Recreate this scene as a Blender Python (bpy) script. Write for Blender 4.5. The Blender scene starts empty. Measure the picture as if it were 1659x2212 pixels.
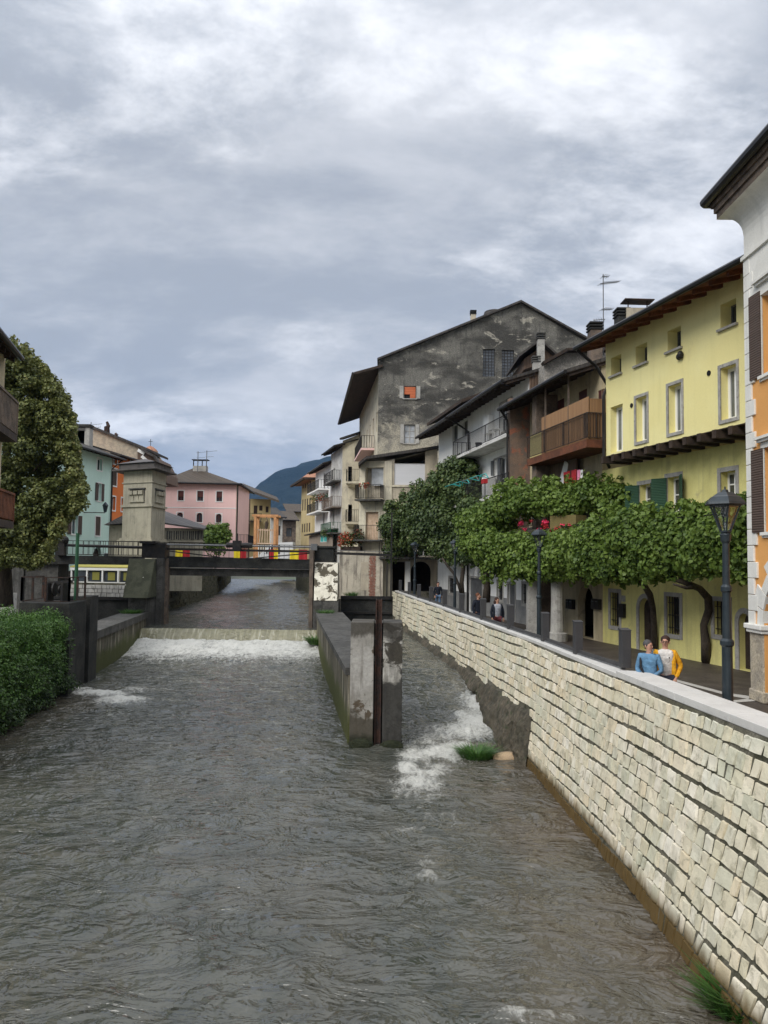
import bpy, bmesh, math, random
import numpy as np
from mathutils import Vector, Matrix
random.seed(7); rs = np.random.RandomState(7)
S = bpy.context.scene; COL = S.collection
V = Vector; R_ = math.radians
# ------------------------------------------------------------------ camera, world, sun
E = 3.05                                   # eye height above the promenade (z = 0)
FD, CX, CY = 1728.2, 829.5, 1106.0         # focal length and centre in units of a 1659 x 2212 picture
TT, RO = R_(3.44), R_(0.7)
Fv = V((0, math.cos(TT), math.sin(TT))); R0 = V((1, 0, 0)); U0 = V((0, -math.sin(TT), math.cos(TT)))
Rv = R0*math.cos(RO)+U0*math.sin(RO); Uv = U0*math.cos(RO)-R0*math.sin(RO)
cd = bpy.data.cameras.new('camera'); cam = bpy.data.objects.new('camera', cd); COL.objects.link(cam)
cd.sensor_fit = 'VERTICAL'; cd.sensor_height = 36; cd.lens = 36*FD/2212; cd.clip_start = .1; cd.clip_end = 20000
cam.matrix_world = Matrix(((Rv.x, Uv.x, -Fv.x, 0), (Rv.y, Uv.y, -Fv.y, 0), (Rv.z, Uv.z, -Fv.z, E), (0, 0, 0, 1)))
S.camera = cam
S.view_settings.view_transform = 'Standard'; S.view_settings.look = 'None'; S.view_settings.exposure = 0.68; S.view_settings.gamma = 1
S.view_settings.use_curve_mapping = False

class NT:
    def __init__(s, nt): s.n = nt.nodes; s.l = nt.links
    def __call__(s, typ, ins=None, **kw):
        nd = s.n.new(typ)
        for k, v in kw.items(): setattr(nd, k, v)
        for k, v in (ins or {}).items():
            if isinstance(v, bpy.types.NodeSocket): s.l.new(v, nd.inputs[k])
            else: nd.inputs[k].default_value = v
        return nd
    def math(s, op, a, b=0.0, clamp=False): return s('ShaderNodeMath', {0: a, 1: b}, operation=op, use_clamp=clamp).outputs[0]
    def noise(s, vec, sc, det=4, rough=.55, dist=0.0): return s('ShaderNodeTexNoise', {'Vector': vec, 'Scale': sc, 'Detail': det, 'Roughness': rough, 'Distortion': dist}).outputs['Fac']
    def ss(s, v, a, b, lo=0.0, hi=1.0): return s('ShaderNodeMapRange', {0: v, 1: a, 2: b, 3: lo, 4: hi}, interpolation_type='SMOOTHSTEP').outputs[0]
    def mix(s, f, a, b, mode='MIX'):
        nd = s.n.new('ShaderNodeMix'); nd.data_type = 'RGBA'; nd.blend_type = mode
        for i, v in ((0, f), (6, a), (7, b)):
            if isinstance(v, bpy.types.NodeSocket): s.l.new(v, nd.inputs[i])
            else: nd.inputs[i].default_value = v if i == 0 else (*v[:3], 1)
        return nd.outputs[2]
    def map(s, vec, scale=(1, 1, 1), loc=(0, 0, 0), rot=(0, 0, 0)): return s('ShaderNodeMapping', {'Vector': vec, 'Scale': scale, 'Location': loc, 'Rotation': rot}).outputs[0]

w = bpy.data.worlds.new('World'); S.world = w; w.use_nodes = True; w.node_tree.nodes.clear(); N = NT(w.node_tree)
SUN_EL, SUN_AZ = R_(38), R_(222)            # azimuth clockwise from +Y: behind the camera, over the left bank
sky = N('ShaderNodeTexSky', sky_type='NISHITA', sun_disc=False, sun_elevation=SUN_EL, sun_rotation=SUN_AZ)
tc = N('ShaderNodeTexCoord').outputs['Generated']
sep = N('ShaderNodeSeparateXYZ', {0: tc}); zc = N.math('MAXIMUM', sep.outputs[2], 0.0); zz = N.math('ADD', zc, .36)
pv = N('ShaderNodeCombineXYZ', {0: N.math('DIVIDE', sep.outputs[0], zz), 1: N.math('DIVIDE', sep.outputs[1], zz), 2: 0.0}).outputs[0]
pv = N.map(pv, rot=(0, 0, R_(-18)), scale=(1.15, 1.75, 1), loc=(3.1, 1.2, 0))
wv = N('ShaderNodeTexNoise', {'Vector': pv, 'Scale': .8, 'Detail': 3.0}).outputs['Color']
pw2 = N('ShaderNodeVectorMath', {0: pv, 1: N('ShaderNodeVectorMath', {0: wv, 'Scale': .30}, operation='SCALE').outputs[0]}, operation='ADD').outputs[0]
n1 = N.noise(pw2, 1.25, 6, .55, .3); n2 = N.noise(pw2, 3.9, 9, .62, .1); n3 = N.noise(N.map(pw2, loc=(5, 2, 0)), 1.25, 9, .62, .15)
c = N.math('ADD', N.math('MULTIPLY', n1, .60), N.math('MULTIPLY', n2, .40))
c = N.math('ADD', c, N.math('MULTIPLY', sep.outputs[0], .10)); c = N.math('ADD', c, N.math('MULTIPLY', zc, .13))
f = N.ss(c, .43, .66)
dk = N.mix(f, (.285, .303, .332), (.46, .468, .485)); g = N.ss(N.math('ADD', N.math('MULTIPLY', n3, .55), N.math('ADD', N.math('MULTIPLY', c, .6), N.math('MULTIPLY', zc, .06))), .61, .77)
ccol = N.mix(g, dk, (.72, .725, .74))
elev = N.ss(zc, .40, .95, 1.0, 2.2)         # an overcast sky grows brighter towards the zenith
cc = N('ShaderNodeVectorMath', {0: ccol, 'Scale': elev}, operation='SCALE').outputs[0]
skys = N('ShaderNodeVectorMath', {0: sky.outputs[0], 'Scale': .10}, operation='SCALE').outputs[0]
fin = N.mix(.93, skys, cc)
bg = N('ShaderNodeBackground', {'Color': fin, 'Strength': 1.0})
N('ShaderNodeOutputWorld', {0: bg.outputs[0]})
sd = bpy.data.lights.new('sun', 'SUN'); sd.energy = 1.5; sd.angle = R_(30); sd.color = (1, .965, .91)
sun = bpy.data.objects.new('sun', sd); COL.objects.link(sun)
sdir = V((math.sin(SUN_AZ)*math.cos(SUN_EL), math.cos(SUN_AZ)*math.cos(SUN_EL), math.sin(SUN_EL)))
sun.rotation_euler = sdir.to_track_quat('Z', 'Y').to_euler(); sun.location = (0, -20, 60)

# ------------------------------------------------------------------ geometry helpers
def ray(px, py): return Fv+Rv*((px-CX)/FD)-Uv*((py-CY)/FD)
def at(px, py, y): v = ray(px, py); t = y/v.y; return V((v.x*t, y, E+v.z*t))
def atz(px, py, z): v = ray(px, py); t = (z-E)/v.z; return V((v.x*t, v.y*t, z))
def hz(py, px, y): return at(px, py, y).z

class Fac:                                   # a vertical facade plane from p to q
    def __init__(s, p, q):
        s.o = V((p[0], p[1], 0)); d = V((q[0]-p[0], q[1]-p[1], 0)); s.L = d.length; s.u = d.normalized(); s.n = V((s.u.y, -s.u.x, 0))
        if s.n.dot(-s.o) < 0: s.n = -s.n
    def P(s, u, z, o=0.0): return s.o+s.u*u+s.n*o+V((0, 0, z))
    def uv(s, px, py, o=0.0):
        v = ray(px, py); q = s.o+s.n*o; t = q.dot(s.n)/v.dot(s.n); p = v*t; return ((p-q).dot(s.u), E+p.z)
    def rc(s, x0, x1, yt, yb, o=0.0):
        xm = (x0+x1)/2; ym = (yt+yb)/2; a = s.uv(x0, ym, o)[0]; b = s.uv(x1, ym, o)[0]
        return (min(a, b), max(a, b), s.uv(xm, yb, o)[1], s.uv(xm, yt, o)[1])

class MB:
    def __init__(s): s.v = []; s.f = []; s.m = []; s.k = 0
    def vs(s, pts): n = len(s.v); s.v += [tuple(p) for p in pts]; return n
    def face(s, *pts): n = s.vs(pts); s.f.append(tuple(range(n, n+len(pts)))); s.m.append(s.k); return s
    def hexa(s, p):                          # 8 points: bottom ring then top ring
        n = s.vs(p)
        for q in ((0, 3, 2, 1), (4, 5, 6, 7), (0, 1, 5, 4), (1, 2, 6, 5), (2, 3, 7, 6), (3, 0, 4, 7)): s.f.append(tuple(n+i for i in q)); s.m.append(s.k)
        return s
    def box(s, x0, x1, y0, y1, z0, z1): return s.hexa([(x0, y0, z0), (x1, y0, z0), (x1, y1, z0), (x0, y1, z0), (x0, y0, z1), (x1, y0, z1), (x1, y1, z1), (x0, y1, z1)])
    def fb(s, F, u0, u1, z0, z1, o0, o1): return s.hexa([F.P(u0, z0, o0), F.P(u1, z0, o0), F.P(u1, z0, o1), F.P(u0, z0, o1), F.P(u0, z1, o0), F.P(u1, z1, o0), F.P(u1, z1, o1), F.P(u0, z1, o1)])
    def bar(s, a, b, w=.05, h=None, up=V((0, 0, 1))):
        a = V(a); b = V(b); h = h or w; d = (b-a)
        if d.length < 1e-6: return s
        d.normalize(); sd_ = d.cross(up)
        if sd_.length < 1e-3: sd_ = d.cross(V((1, 0, 0)))
        sd_.normalize(); u = sd_.cross(d); i = sd_*w/2; j = u*h/2
        return s.hexa([a-i-j, a+i-j, b+i-j, b-i-j, a-i+j, a+i+j, b+i+j, b-i+j])
    def tube(s, pts, r, n=8, caps=True):
        pts = [V(p) for p in pts]; rr = r if isinstance(r, (list, tuple)) else [r]*len(pts); rings = []; ref = V((0.13, .2, 1)).normalized()
        for i, p in enumerate(pts):
            d = (pts[min(i+1, len(pts)-1)]-pts[max(i-1, 0)]).normalized()
            a = d.cross(ref)
            if a.length < .1: a = d.cross(V((1, 0, 0)))
            a.normalize(); b = d.cross(a)
            rings.append(s.vs([p+(a*math.cos(2*math.pi*k/n)+b*math.sin(2*math.pi*k/n))*rr[i] for k in range(n)]))
        for q in range(len(pts)-1):
            for k in range(n):
                k2 = (k+1) % n; s.f.append((rings[q]+k, rings[q]+k2, rings[q+1]+k2, rings[q+1]+k)); s.m.append(s.k)
        if caps: s.f.append(tuple(rings[0]+k for k in range(n))[::-1]); s.m.append(s.k); s.f.append(tuple(rings[-1]+k for k in range(n))); s.m.append(s.k)
        return s
    def lathe(s, c, prof, n=12, rot=0.0):     # prof: (radius, z)
        rings = [s.vs([(c[0]+r*math.cos(2*math.pi*k/n+rot), c[1]+r*math.sin(2*math.pi*k/n+rot), c[2]+z) for k in range(n)]) for r, z in prof]
        for q in range(len(prof)-1):
            for k in range(n):
                k2 = (k+1) % n; s.f.append((rings[q]+k, rings[q]+k2, rings[q+1]+k2, rings[q+1]+k)); s.m.append(s.k)
        s.f.append(tuple(rings[0]+k for k in range(n))[::-1]); s.m.append(s.k); s.f.append(tuple(rings[-1]+k for k in range(n))); s.m.append(s.k)
        return s
    def ell(s, c, r, n=12, m=8, jit=0.0):
        prof = []; b = s.vs([])
        rings = []
        for j in range(m+1):
            t = math.pi*j/m
            rings.append(s.vs([(c[0]+r[0]*math.sin(t)*math.cos(2*math.pi*k/n)*(1+random.uniform(-jit, jit)), c[1]+r[1]*math.sin(t)*math.sin(2*math.pi*k/n)*(1+random.uniform(-jit, jit)), c[2]+r[2]*math.cos(t)) for k in range(n)]))
        for q in range(m):
            for k in range(n):
                k2 = (k+1) % n; s.f.append((rings[q]+k, rings[q+1]+k, rings[q+1]+k2, rings[q]+k2)); s.m.append(s.k)
        return s
    def build(s, name, mats, parent=None, smooth=False, bevel=0.0, weld=False):
        me = bpy.data.meshes.new(name); off = V((0, 0, 0))
        if parent is None and s.v:
            a = np.array(s.v); off = V(((a[:, 0].min()+a[:, 0].max())/2, (a[:, 1].min()+a[:, 1].max())/2, a[:, 2].min()))
        me.from_pydata([tuple(V(p)-off) for p in s.v], [], s.f)
        for m_ in (mats if isinstance(mats, (list, tuple)) else [mats]): me.materials.append(m_)
        me.polygons.foreach_set('material_index', s.m)
        if smooth: me.polygons.foreach_set('use_smooth', [True]*len(s.f))
        if weld:
            bm = bmesh.new(); bm.from_mesh(me); bmesh.ops.remove_doubles(bm, verts=bm.verts, dist=1e-4); bmesh.ops.recalc_face_normals(bm, faces=bm.faces); bm.to_mesh(me); bm.free()
        me.update(); o = bpy.data.objects.new(name, me); COL.objects.link(o); o.location = off
        if parent is not None: adopt(o, parent)
        if bevel:
            b = o.modifiers.new('bevel', 'BEVEL'); b.width = bevel; b.segments = 2; b.limit_method = 'ANGLE'
        return o
def adopt(o, parent):
    o.parent = parent
    o.matrix_parent_inverse = Matrix.Translation(-parent.location) if parent.type == 'EMPTY' else Matrix.Identity(4)
def npmesh(name, verts, faces, mat, parent=None, attrs=None, smooth=False):
    """verts (n,3) array, faces (m,k) array"""
    me = bpy.data.meshes.new(name); k = faces.shape[1]
    off = np.zeros(3)
    if parent is None: off = np.array([(verts[:, 0].min()+verts[:, 0].max())/2, (verts[:, 1].min()+verts[:, 1].max())/2, verts[:, 2].min()])
    me.vertices.add(len(verts)); me.vertices.foreach_set('co', (verts-off).astype(np.float32).ravel())
    me.loops.add(faces.size); me.loops.foreach_set('vertex_index', faces.astype(np.int32).ravel())
    me.polygons.add(len(faces)); me.polygons.foreach_set('loop_start', np.arange(0, faces.size, k, dtype=np.int32)); me.polygons.foreach_set('loop_total', np.full(len(faces), k, dtype=np.int32))
    me.polygons.foreach_set('use_smooth', np.full(len(faces), bool(smooth)))
    me.update(calc_edges=True); me.validate()
    for an, av in (attrs or {}).items():
        at_ = me.attributes.new(an, 'FLOAT', 'POINT'); at_.data.foreach_set('value', av.astype(np.float32))
    me.materials.append(mat); o = bpy.data.objects.new(name, me); COL.objects.link(o); o.location = off
    if parent is not None: adopt(o, parent)
    return o
def tag(o, label=None, cat=None, group=None, kind=None):
    if label: o['label'] = label
    if cat: o['category'] = cat
    if group: o['group'] = group
    if kind: o['kind'] = kind
    return o
def root(name, loc, label, cat, group=None):
    o = bpy.data.objects.new(name, None); COL.objects.link(o); o.location = loc; o.empty_display_size = .3; return tag(o, label, cat, group)
def dup(src, loc, label=None, rz=None):
    r = src.copy(); COL.objects.link(r); r.location = loc
    if rz is not None: r.rotation_euler = (0, 0, rz)
    if label: r['label'] = label
    for ch in list(src.children):
        c_ = ch.copy(); COL.objects.link(c_); c_.parent = r
        for g_ in list(ch.children):
            d_ = g_.copy(); COL.objects.link(d_); d_.parent = c_
    return r
def pnoise(x, y, seed=0):
    xi = np.floor(x).astype(np.int64); yi = np.floor(y).astype(np.int64); xf = x-xi; yf = y-yi
    def gr(ix, iy, dx, dy):
        h = (ix*374761393+iy*668265263+seed*982451653) & 0xffffffff; h = ((h ^ (h >> 13))*1274126177) & 0xffffffff; h = h ^ (h >> 16)
        a = (h & 0xffff)/65536.0*2*np.pi; return np.cos(a)*dx+np.sin(a)*dy
    u = xf*xf*xf*(xf*(xf*6-15)+10); v = yf*yf*yf*(yf*(yf*6-15)+10)
    a = gr(xi, yi, xf, yf); b = gr(xi+1, yi, xf-1, yf); c_ = gr(xi, yi+1, xf, yf-1); d = gr(xi+1, yi+1, xf-1, yf-1)
    return (a+(b-a)*u)*(1-v)+(c_+(d-c_)*u)*v
def fbm(x, y, oct=4, seed=0):
    r = 0; a = 1.0
    for k in range(oct): r = r+a*pnoise(x*2**k, y*2**k, seed+k); a *= .5
    return r

# ------------------------------------------------------------------ materials
def mk(name, c1, c2=None, sc=1.2, lo=.38, hi=.62, c3=None, sc3=4.0, lo3=.55, hi3=.68, streak=None, st=.5, rough=.85, bump=.25, bsc=30, metal=0.0, fine=.25, map_=(1, 1, 1), spec=.3, bd=.02, alpha=None, zones=()):
    m = bpy.data.materials.new(name); m.use_nodes = True; m.node_tree.nodes.clear(); n = NT(m.node_tree)
    oc = n('ShaderNodeTexCoord').outputs['Object']; oc = n.map(oc, scale=map_)
    col = n.mix(n.ss(n.noise(oc, sc, 5, .6, .3), lo, hi), c1, c2 or c1)
    if c3: col = n.mix(n.ss(n.noise(n.map(oc, loc=(7, 3, 1)), sc3, 6, .65, .5), lo3, hi3), col, c3)
    if streak:
        sv = n.map(oc, scale=(2.6, 2.6, .22)); col = n.mix(n.math('MULTIPLY', n.ss(n.noise(sv, 1.5, 5, .6), .48, .68), st), col, streak)
    for (za, zb_, zcol, zs_, zn, za_) in zones:      # stain whose edge lies between two heights, broken up by noise
        oz = n('ShaderNodeTexCoord').outputs['Object']; z_ = n('ShaderNodeSeparateXYZ', {0: oz}).outputs[2]
        z_ = n.math('ADD', z_, n.math('MULTIPLY', n.math('SUBTRACT', n.noise(n.map(oz, loc=(za, 2, 3)), zn, 6, .65, .4), .5), za_)); col = n.mix(n.math('MULTIPLY', n.ss(z_, za, zb_), zs_), col, zcol)
    fn = n.noise(oc, bsc, 4, .6)
    if fine: col = n.mix(1.0, col, n('ShaderNodeCombineColor', {0: n.ss(fn, .2, .8, 1-fine, 1+fine), 1: n.ss(fn, .2, .8, 1-fine, 1+fine), 2: n.ss(fn, .2, .8, 1-fine, 1+fine)}).outputs[0], 'MULTIPLY')
    b = n('ShaderNodeBsdfPrincipled', {'Base Color': col, 'Roughness': rough, 'Metallic': metal, 'Specular IOR Level': spec})
    if bump:
        bp = n('ShaderNodeBump', {'Strength': bump, 'Distance': bd, 'Height': n.math('ADD', fn, n.noise(oc, sc*3, 4))}); n.l.new(bp.outputs[0], b.inputs['Normal'])
    n('ShaderNodeOutputMaterial', {0: b.outputs[0]}); m.diffuse_color = (*c1[:3], 1); return m
def leafmat(name, cols, tr=.3, rough=.5):
    m = bpy.data.materials.new(name); m.use_nodes = True; m.node_tree.nodes.clear(); n = NT(m.node_tree)
    a = n('ShaderNodeAttribute', attribute_name='rnd').outputs['Fac']
    cr = n('ShaderNodeValToRGB', {0: a}); e = cr.color_ramp.elements
    for i, c_ in enumerate(cols):
        if i < 2: el = e[i]; el.position = i/(len(cols)-1) if i == 0 else 1
    e[0].color = (*cols[0], 1); e[1].position = 1; e[1].color = (*cols[-1], 1)
    for i in range(1, len(cols)-1): el = e.new(i/(len(cols)-1)); el.color = (*cols[i], 1)
    b = n('ShaderNodeBsdfPrincipled', {'Base Color': cr.outputs[0], 'Roughness': rough, 'Specular IOR Level': .35})
    t = n('ShaderNodeBsdfTranslucent', {'Color': cr.outputs[0]}); mx = n('ShaderNodeMixShader', {0: tr, 1: b.outputs[0], 2: t.outputs[0]})
    n('ShaderNodeOutputMaterial', {0: mx.outputs[0]}); return m
def slatmat(name, c1, c2, sc, axis=2, rough=.7, dark=.35, bump=.6):   # parallel boards or tiles across one axis of the object
    m = bpy.data.materials.new(name); m.use_nodes = True; m.node_tree.nodes.clear(); n = NT(m.node_tree)
    oc = n('ShaderNodeTexCoord').outputs['Object']; sp = n('ShaderNodeSeparateXYZ', {0: oc})
    if axis == 3: k = n.math('ADD', sp.outputs[0], sp.outputs[1])
    else: k = sp.outputs[axis]
    w_ = n.math('PINGPONG', n.math('MULTIPLY', k, sc), .5); idn = n.math('FLOOR', n.math('MULTIPLY', k, sc))
    wn = n('ShaderNodeTexWhiteNoise', {1: idn}, noise_dimensions='1D').outputs[0]
    col = n.mix(n.math('ADD', n.math('MULTIPLY', wn, .6), n.math('MULTIPLY', n.noise(oc, 3, 5), .4)), c1, c2)
    col = n.mix(n.ss(w_, 0, .12, dark, 0), col, (c1[0]*.3, c1[1]*.3, c1[2]*.3))
    b = n('ShaderNodeBsdfPrincipled', {'Base Color': col, 'Roughness': rough, 'Specular IOR Level': .3})
    bp = n('ShaderNodeBump', {'Strength': bump, 'Distance': .03, 'Height': n.ss(w_, 0, .3)}); n.l.new(bp.outputs[0], b.inputs['Normal'])
    n('ShaderNodeOutputMaterial', {0: b.outputs[0]}); return m
def glass(name, c=(.03, .035, .04), rough=.06):
    m = bpy.data.materials.new(name); m.use_nodes = True; m.node_tree.nodes.clear(); n = NT(m.node_tree)
    oc = n('ShaderNodeTexCoord').outputs['Object']; col = n.mix(n.ss(n.noise(oc, .9, 3), .35, .65), c, (c[0]*2, c[1]*2, c[2]*2.1))
    b = n('ShaderNodeBsdfPrincipled', {'Base Color': col, 'Roughness': rough, 'Specular IOR Level': .8})
    bp = n('ShaderNodeBump', {'Strength': .15, 'Distance': .02, 'Height': n.noise(oc, 1.5, 2)}); n.l.new(bp.outputs[0], b.inputs['Normal'])
    n('ShaderNodeOutputMaterial', {0: b.outputs[0]}); return m
M = {}
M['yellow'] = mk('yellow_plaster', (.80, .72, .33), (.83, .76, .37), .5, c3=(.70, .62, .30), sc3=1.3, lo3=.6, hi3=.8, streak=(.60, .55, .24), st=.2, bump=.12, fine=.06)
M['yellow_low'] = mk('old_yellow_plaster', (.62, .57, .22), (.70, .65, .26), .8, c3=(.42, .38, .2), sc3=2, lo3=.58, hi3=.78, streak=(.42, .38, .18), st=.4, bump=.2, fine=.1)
M['beige'] = mk('beige_plaster', (.50, .43, .29), (.40, .34, .22), .7, c3=(.30, .26, .19), sc3=2, streak=(.26, .22, .15), st=.5, bump=.3, fine=.12)
M['beige_wall'] = mk('patched_beige_plaster', (.52, .46, .35), (.40, .35, .27), .6, c3=(.30, .27, .22), sc3=1.5, lo3=.5, hi3=.7, streak=(.27, .24, .2), st=.6, bump=.4, fine=.15)
M['cream'] = mk('cream_plaster', (.66, .61, .47), (.52, .47, .36), .5, c3=(.36, .33, .27), sc3=1.2, lo3=.5, hi3=.72, streak=(.36, .33, .28), st=.6, bump=.4, fine=.12)
M['white'] = mk('white_plaster', (.84, .84, .82), (.78, .78, .76), .5, streak=(.5, .5, .48), st=.3, bump=.12, fine=.05)
M['white_old'] = mk('old_white_plaster', (.62, .61, .58), (.50, .49, .46), .8, c3=(.36, .35, .32), sc3=1.6, streak=(.3, .3, .28), st=.6, bump=.3, fine=.1)
M['dado'] = mk('grey_dado', (.20, .20, .20), (.26, .26, .25), 1.5, bump=.5, bsc=50, fine=.3)
M['grey_gable'] = mk('blackened_gable_plaster', (.050, .048, .043), (.15, .144, .127), .38, .38, .62, c3=(.33, .31, .26), sc3=.8, lo3=.57, hi3=.66, streak=(.045, .044, .04), st=.55, bump=.7, bsc=9, fine=.45, bd=.06, map_=(1, 1, 1.9), zones=((15.0, 12.0, (.24, .225, .19), .75, .5, 16.0), (14.0, 11.2, (.42, .385, .30), .7, 1.3, 12.0)))
M['grey_low'] = mk('weathered_gable_base', (.36, .33, .27), (.20, .19, .165), .5, .35, .6, c3=(.11, .105, .095), sc3=1.4, lo3=.52, hi3=.64, bump=.8, bsc=8, fine=.4, bd=.06, map_=(1, 1, 1.8))
M['streak_wall'] = mk('water_streaked_plaster', (.50, .45, .36), (.34, .31, .25), .8, c3=(.24, .21, .17), sc3=1.3, streak=(.12, .105, .09), st=1.0, bump=.4, fine=.2)
M['mint'] = mk('mint_plaster', (.60, .80, .72), (.56, .76, .68), .4, streak=(.4, .55, .5), st=.2, bump=.1, fine=.04)
M['orange'] = mk('orange_plaster', (.72, .20, .05), (.64, .18, .05), .5, bump=.1, fine=.06)
M['apricot'] = mk('apricot_plaster', (.76, .38, .12), (.71, .35, .11), .6, bump=.12, fine=.05)
M['pink'] = mk('pink_plaster', (.82, .56, .53), (.78, .53, .50), .4, streak=(.55, .36, .33), st=.2, bump=.1, fine=.04)
M['ochre'] = mk('ochre_plaster', (.56, .46, .25), (.50, .41, .22), .4, bump=.1, fine=.06)
M['pale_green'] = mk('pale_yellow_green_plaster', (.62, .62, .42), bump=.1)
M['stone_trim'] = mk('pale_painted_stone', (.76, .75, .70), (.70, .69, .64), 1.2, streak=(.45, .45, .42), st=.3, bump=.25, fine=.08)
M['surround'] = mk('grey_stone_surround', (.38, .37, .34), (.30, .29, .27), 3, c3=(.22, .21, .19), sc3=8, bump=.35, fine=.2)
M['rough_stone'] = mk('pitted_limestone', (.46, .40, .30), (.34, .30, .24), 2.5, c3=(.22, .19, .15), sc3=9, lo3=.6, hi3=.75, bump=.8, bsc=22, fine=.3, bd=.03)
M['tower'] = mk('tower_render', (.37, .345, .27), (.30, .28, .22), .7, c3=(.20, .19, .15), sc3=1.6, lo3=.55, hi3=.75, streak=(.17, .16, .13), st=.5, bump=.35, fine=.15)
M['sill'] = mk('white_paint', (.78, .78, .76), bump=.05, fine=.03, rough=.5)
M['brown'] = mk('brown_shutter_paint', (.085, .055, .042), (.06, .04, .032), 2, rough=.6, bump=.2, fine=.15)
M['green'] = mk('green_shutter_paint', (.025, .10, .045), (.02, .075, .04), 2, rough=.55, bump=.2, fine=.15)
M['wood_dark'] = mk('dark_old_timber', (.032, .023, .018), (.055, .038, .028), 3, bump=.5, bsc=25, fine=.4)
M['wood_red'] = mk('red_brown_timber', (.17, .062, .03), (.10, .04, .022), 3, bump=.4, fine=.35)
M['wood_new'] = mk('fresh_larch_timber', (.62, .32, .15), (.50, .25, .11), 3, bump=.2, fine=.15)
M['wood_pale'] = mk('pale_slats', (.66, .50, .36), (.55, .40, .28), 3, bump=.2, fine=.1)
M['wood_grey'] = mk('weathered_grey_timber', (.17, .13, .10), (.10, .08, .065), 2.5, bump=.5, fine=.35)
M['door_brown'] = mk('red_brown_door_paint', (.10, .03, .025), (.07, .025, .02), 2, rough=.6, bump=.1)
M['gutter'] = mk('dark_gutter_metal', (.02, .019, .019), (.032, .03, .03), 2, rough=.4, metal=.4, bump=.05, fine=.1)
M['iron'] = mk('black_iron', (.018, .018, .019), (.03, .027, .025), 4, rough=.55, metal=.3, bump=.1, fine=.2)
M['rust'] = mk('rusty_steel', (.055, .028, .020), (.028, .021, .018), 5, rough=.8, bump=.4, fine=.4)
M['steel_grey'] = mk('grey_painted_steel', (.16, .165, .17), (.12, .125, .13), 3, rough=.5, metal=.3, bump=.05)
M['lamp'] = mk('blue_black_lamp_paint', (.018, .027, .034), (.028, .038, .045), 4, rough=.35, metal=.2, bump=.03, fine=.1, spec=.5)
M['post'] = mk('anthracite_post_paint', (.055, .055, .058), (.068, .067, .068), 2, rough=.55, metal=.2, bump=.03, fine=.08)
M['tile'] = slatmat('brown_roof_tiles', (.045, .036, .028), (.10, .078, .058), 4.5, 3)
M['tile_red'] = slatmat('clay_roof_tiles', (.30, .13, .075), (.42, .22, .14), 4.5, 3)
M['slate'] = slatmat('grey_slate', (.032, .029, .027), (.07, .062, .056), 4, 3)
M['metal_roof'] = slatmat('standing_seam_metal', (.075, .068, .065), (.11, .10, .095), 1.4, 3, rough=.6, dark=.4)
M['concrete'] = mk('wet_grey_concrete', (.10, .097, .09), (.06, .058, .054), .9, c3=(.045, .045, .04), sc3=2.2, lo3=.5, hi3=.68, streak=(.035, .035, .032), st=.7, bump=.5, bsc=14, fine=.3)
M['concrete_dark'] = mk('blackened_concrete', (.017, .018, .017), (.034, .034, .031), 1.3, c3=(.018, .018, .018), sc3=3, bump=.5, bsc=15, fine=.4)
M['moss_wall'] = mk('streaked_mossy_concrete', (.10, .09, .065), (.055, .052, .035), 1.0, streak=(.36, .33, .26), st=.95, bump=.5, fine=.35, zones=((-1.1, -1.55, (.045, .048, .018), .92, 1.4, 1.3), (-1.0, -1.4, (.07, .082, .016), .5, .6, 1.6)))
M['peeling'] = mk('peeling_white_paint', (.66, .63, .53), (.58, .55, .45), 1.0, c3=(.075, .065, .045), sc3=1.7, lo3=.50, hi3=.545, streak=(.15, .12, .08), st=.35, bump=.4, fine=.15)
M['mossy_slab'] = mk('mossy_slab_concrete', (.075, .078, .05), (.045, .048, .03), 1.5, c3=(.55, .54, .47), sc3=1.9, lo3=.665, hi3=.69, bump=.4, fine=.3)
M['bank_stone'] = mk('mossy_bank_stones', (.12, .115, .075), (.06, .062, .04), 2.2, c3=(.035, .045, .02), sc3=1.2, bump=1, bsc=5, fine=.5, bd=.08, map_=(1, 1, 2.2))
M['founda'] = mk('dark_foundation_rock', (.10, .085, .062), (.055, .05, .036), 1.5, c3=(.035, .045, .02), sc3=3, bump=.8, bsc=8, fine=.4, bd=.06)
M['coping'] = mk('pale_granite_coping', (.60, .59, .56), (.55, .54, .51), 2, c3=(.5, .49, .46), sc3=6, bump=.15, bsc=60, fine=.06, rough=.6)
M['paving'] = mk('dark_wet_paving', (.055, .045, .038), (.085, .070, .058), 1.2, c3=(.11, .09, .075), sc3=5, bump=.6, bsc=16, fine=.4, rough=.55)
M['kerb'] = mk('pale_paving_strip', (.48, .46, .42), (.40, .38, .34), 2, bump=.2, fine=.12)
M['ground'] = mk('valley_ground', (.10, .10, .08), (.07, .09, .05), .05, bump=.3)
M['gravel'] = mk('river_mud', (.08, .062, .045), (.05, .042, .03), 3, bump=.8, fine=.4, rough=.5)
M['glass'] = glass('window_glass'); M['glass_light'] = glass('curtained_glass', (.22, .23, .23), .12); M['black'] = mk('painted_inner_shade', (.012, .012, .013), bump=0, fine=0)  # near-black: shade inside openings put into the colour
M['glass_mid'] = glass('pale_reflecting_glass', (.09, .10, .10), .08); M['lampglass'] = glass('lantern_glass', (.10, .11, .11), .1)
M['brick'] = mk('exposed_brick', (.27, .12, .085), (.20, .10, .075), 5, c3=(.38, .33, .26), sc3=7, bump=.6, fine=.3)
M['red_brick'] = slatmat('orange_brick_infill', (.55, .15, .06), (.45, .12, .05), 8, 2)
M['reed'] = slatmat('reed_screen', (.40, .23, .11), (.27, .15, .075), 16, 3, dark=.5)
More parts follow.
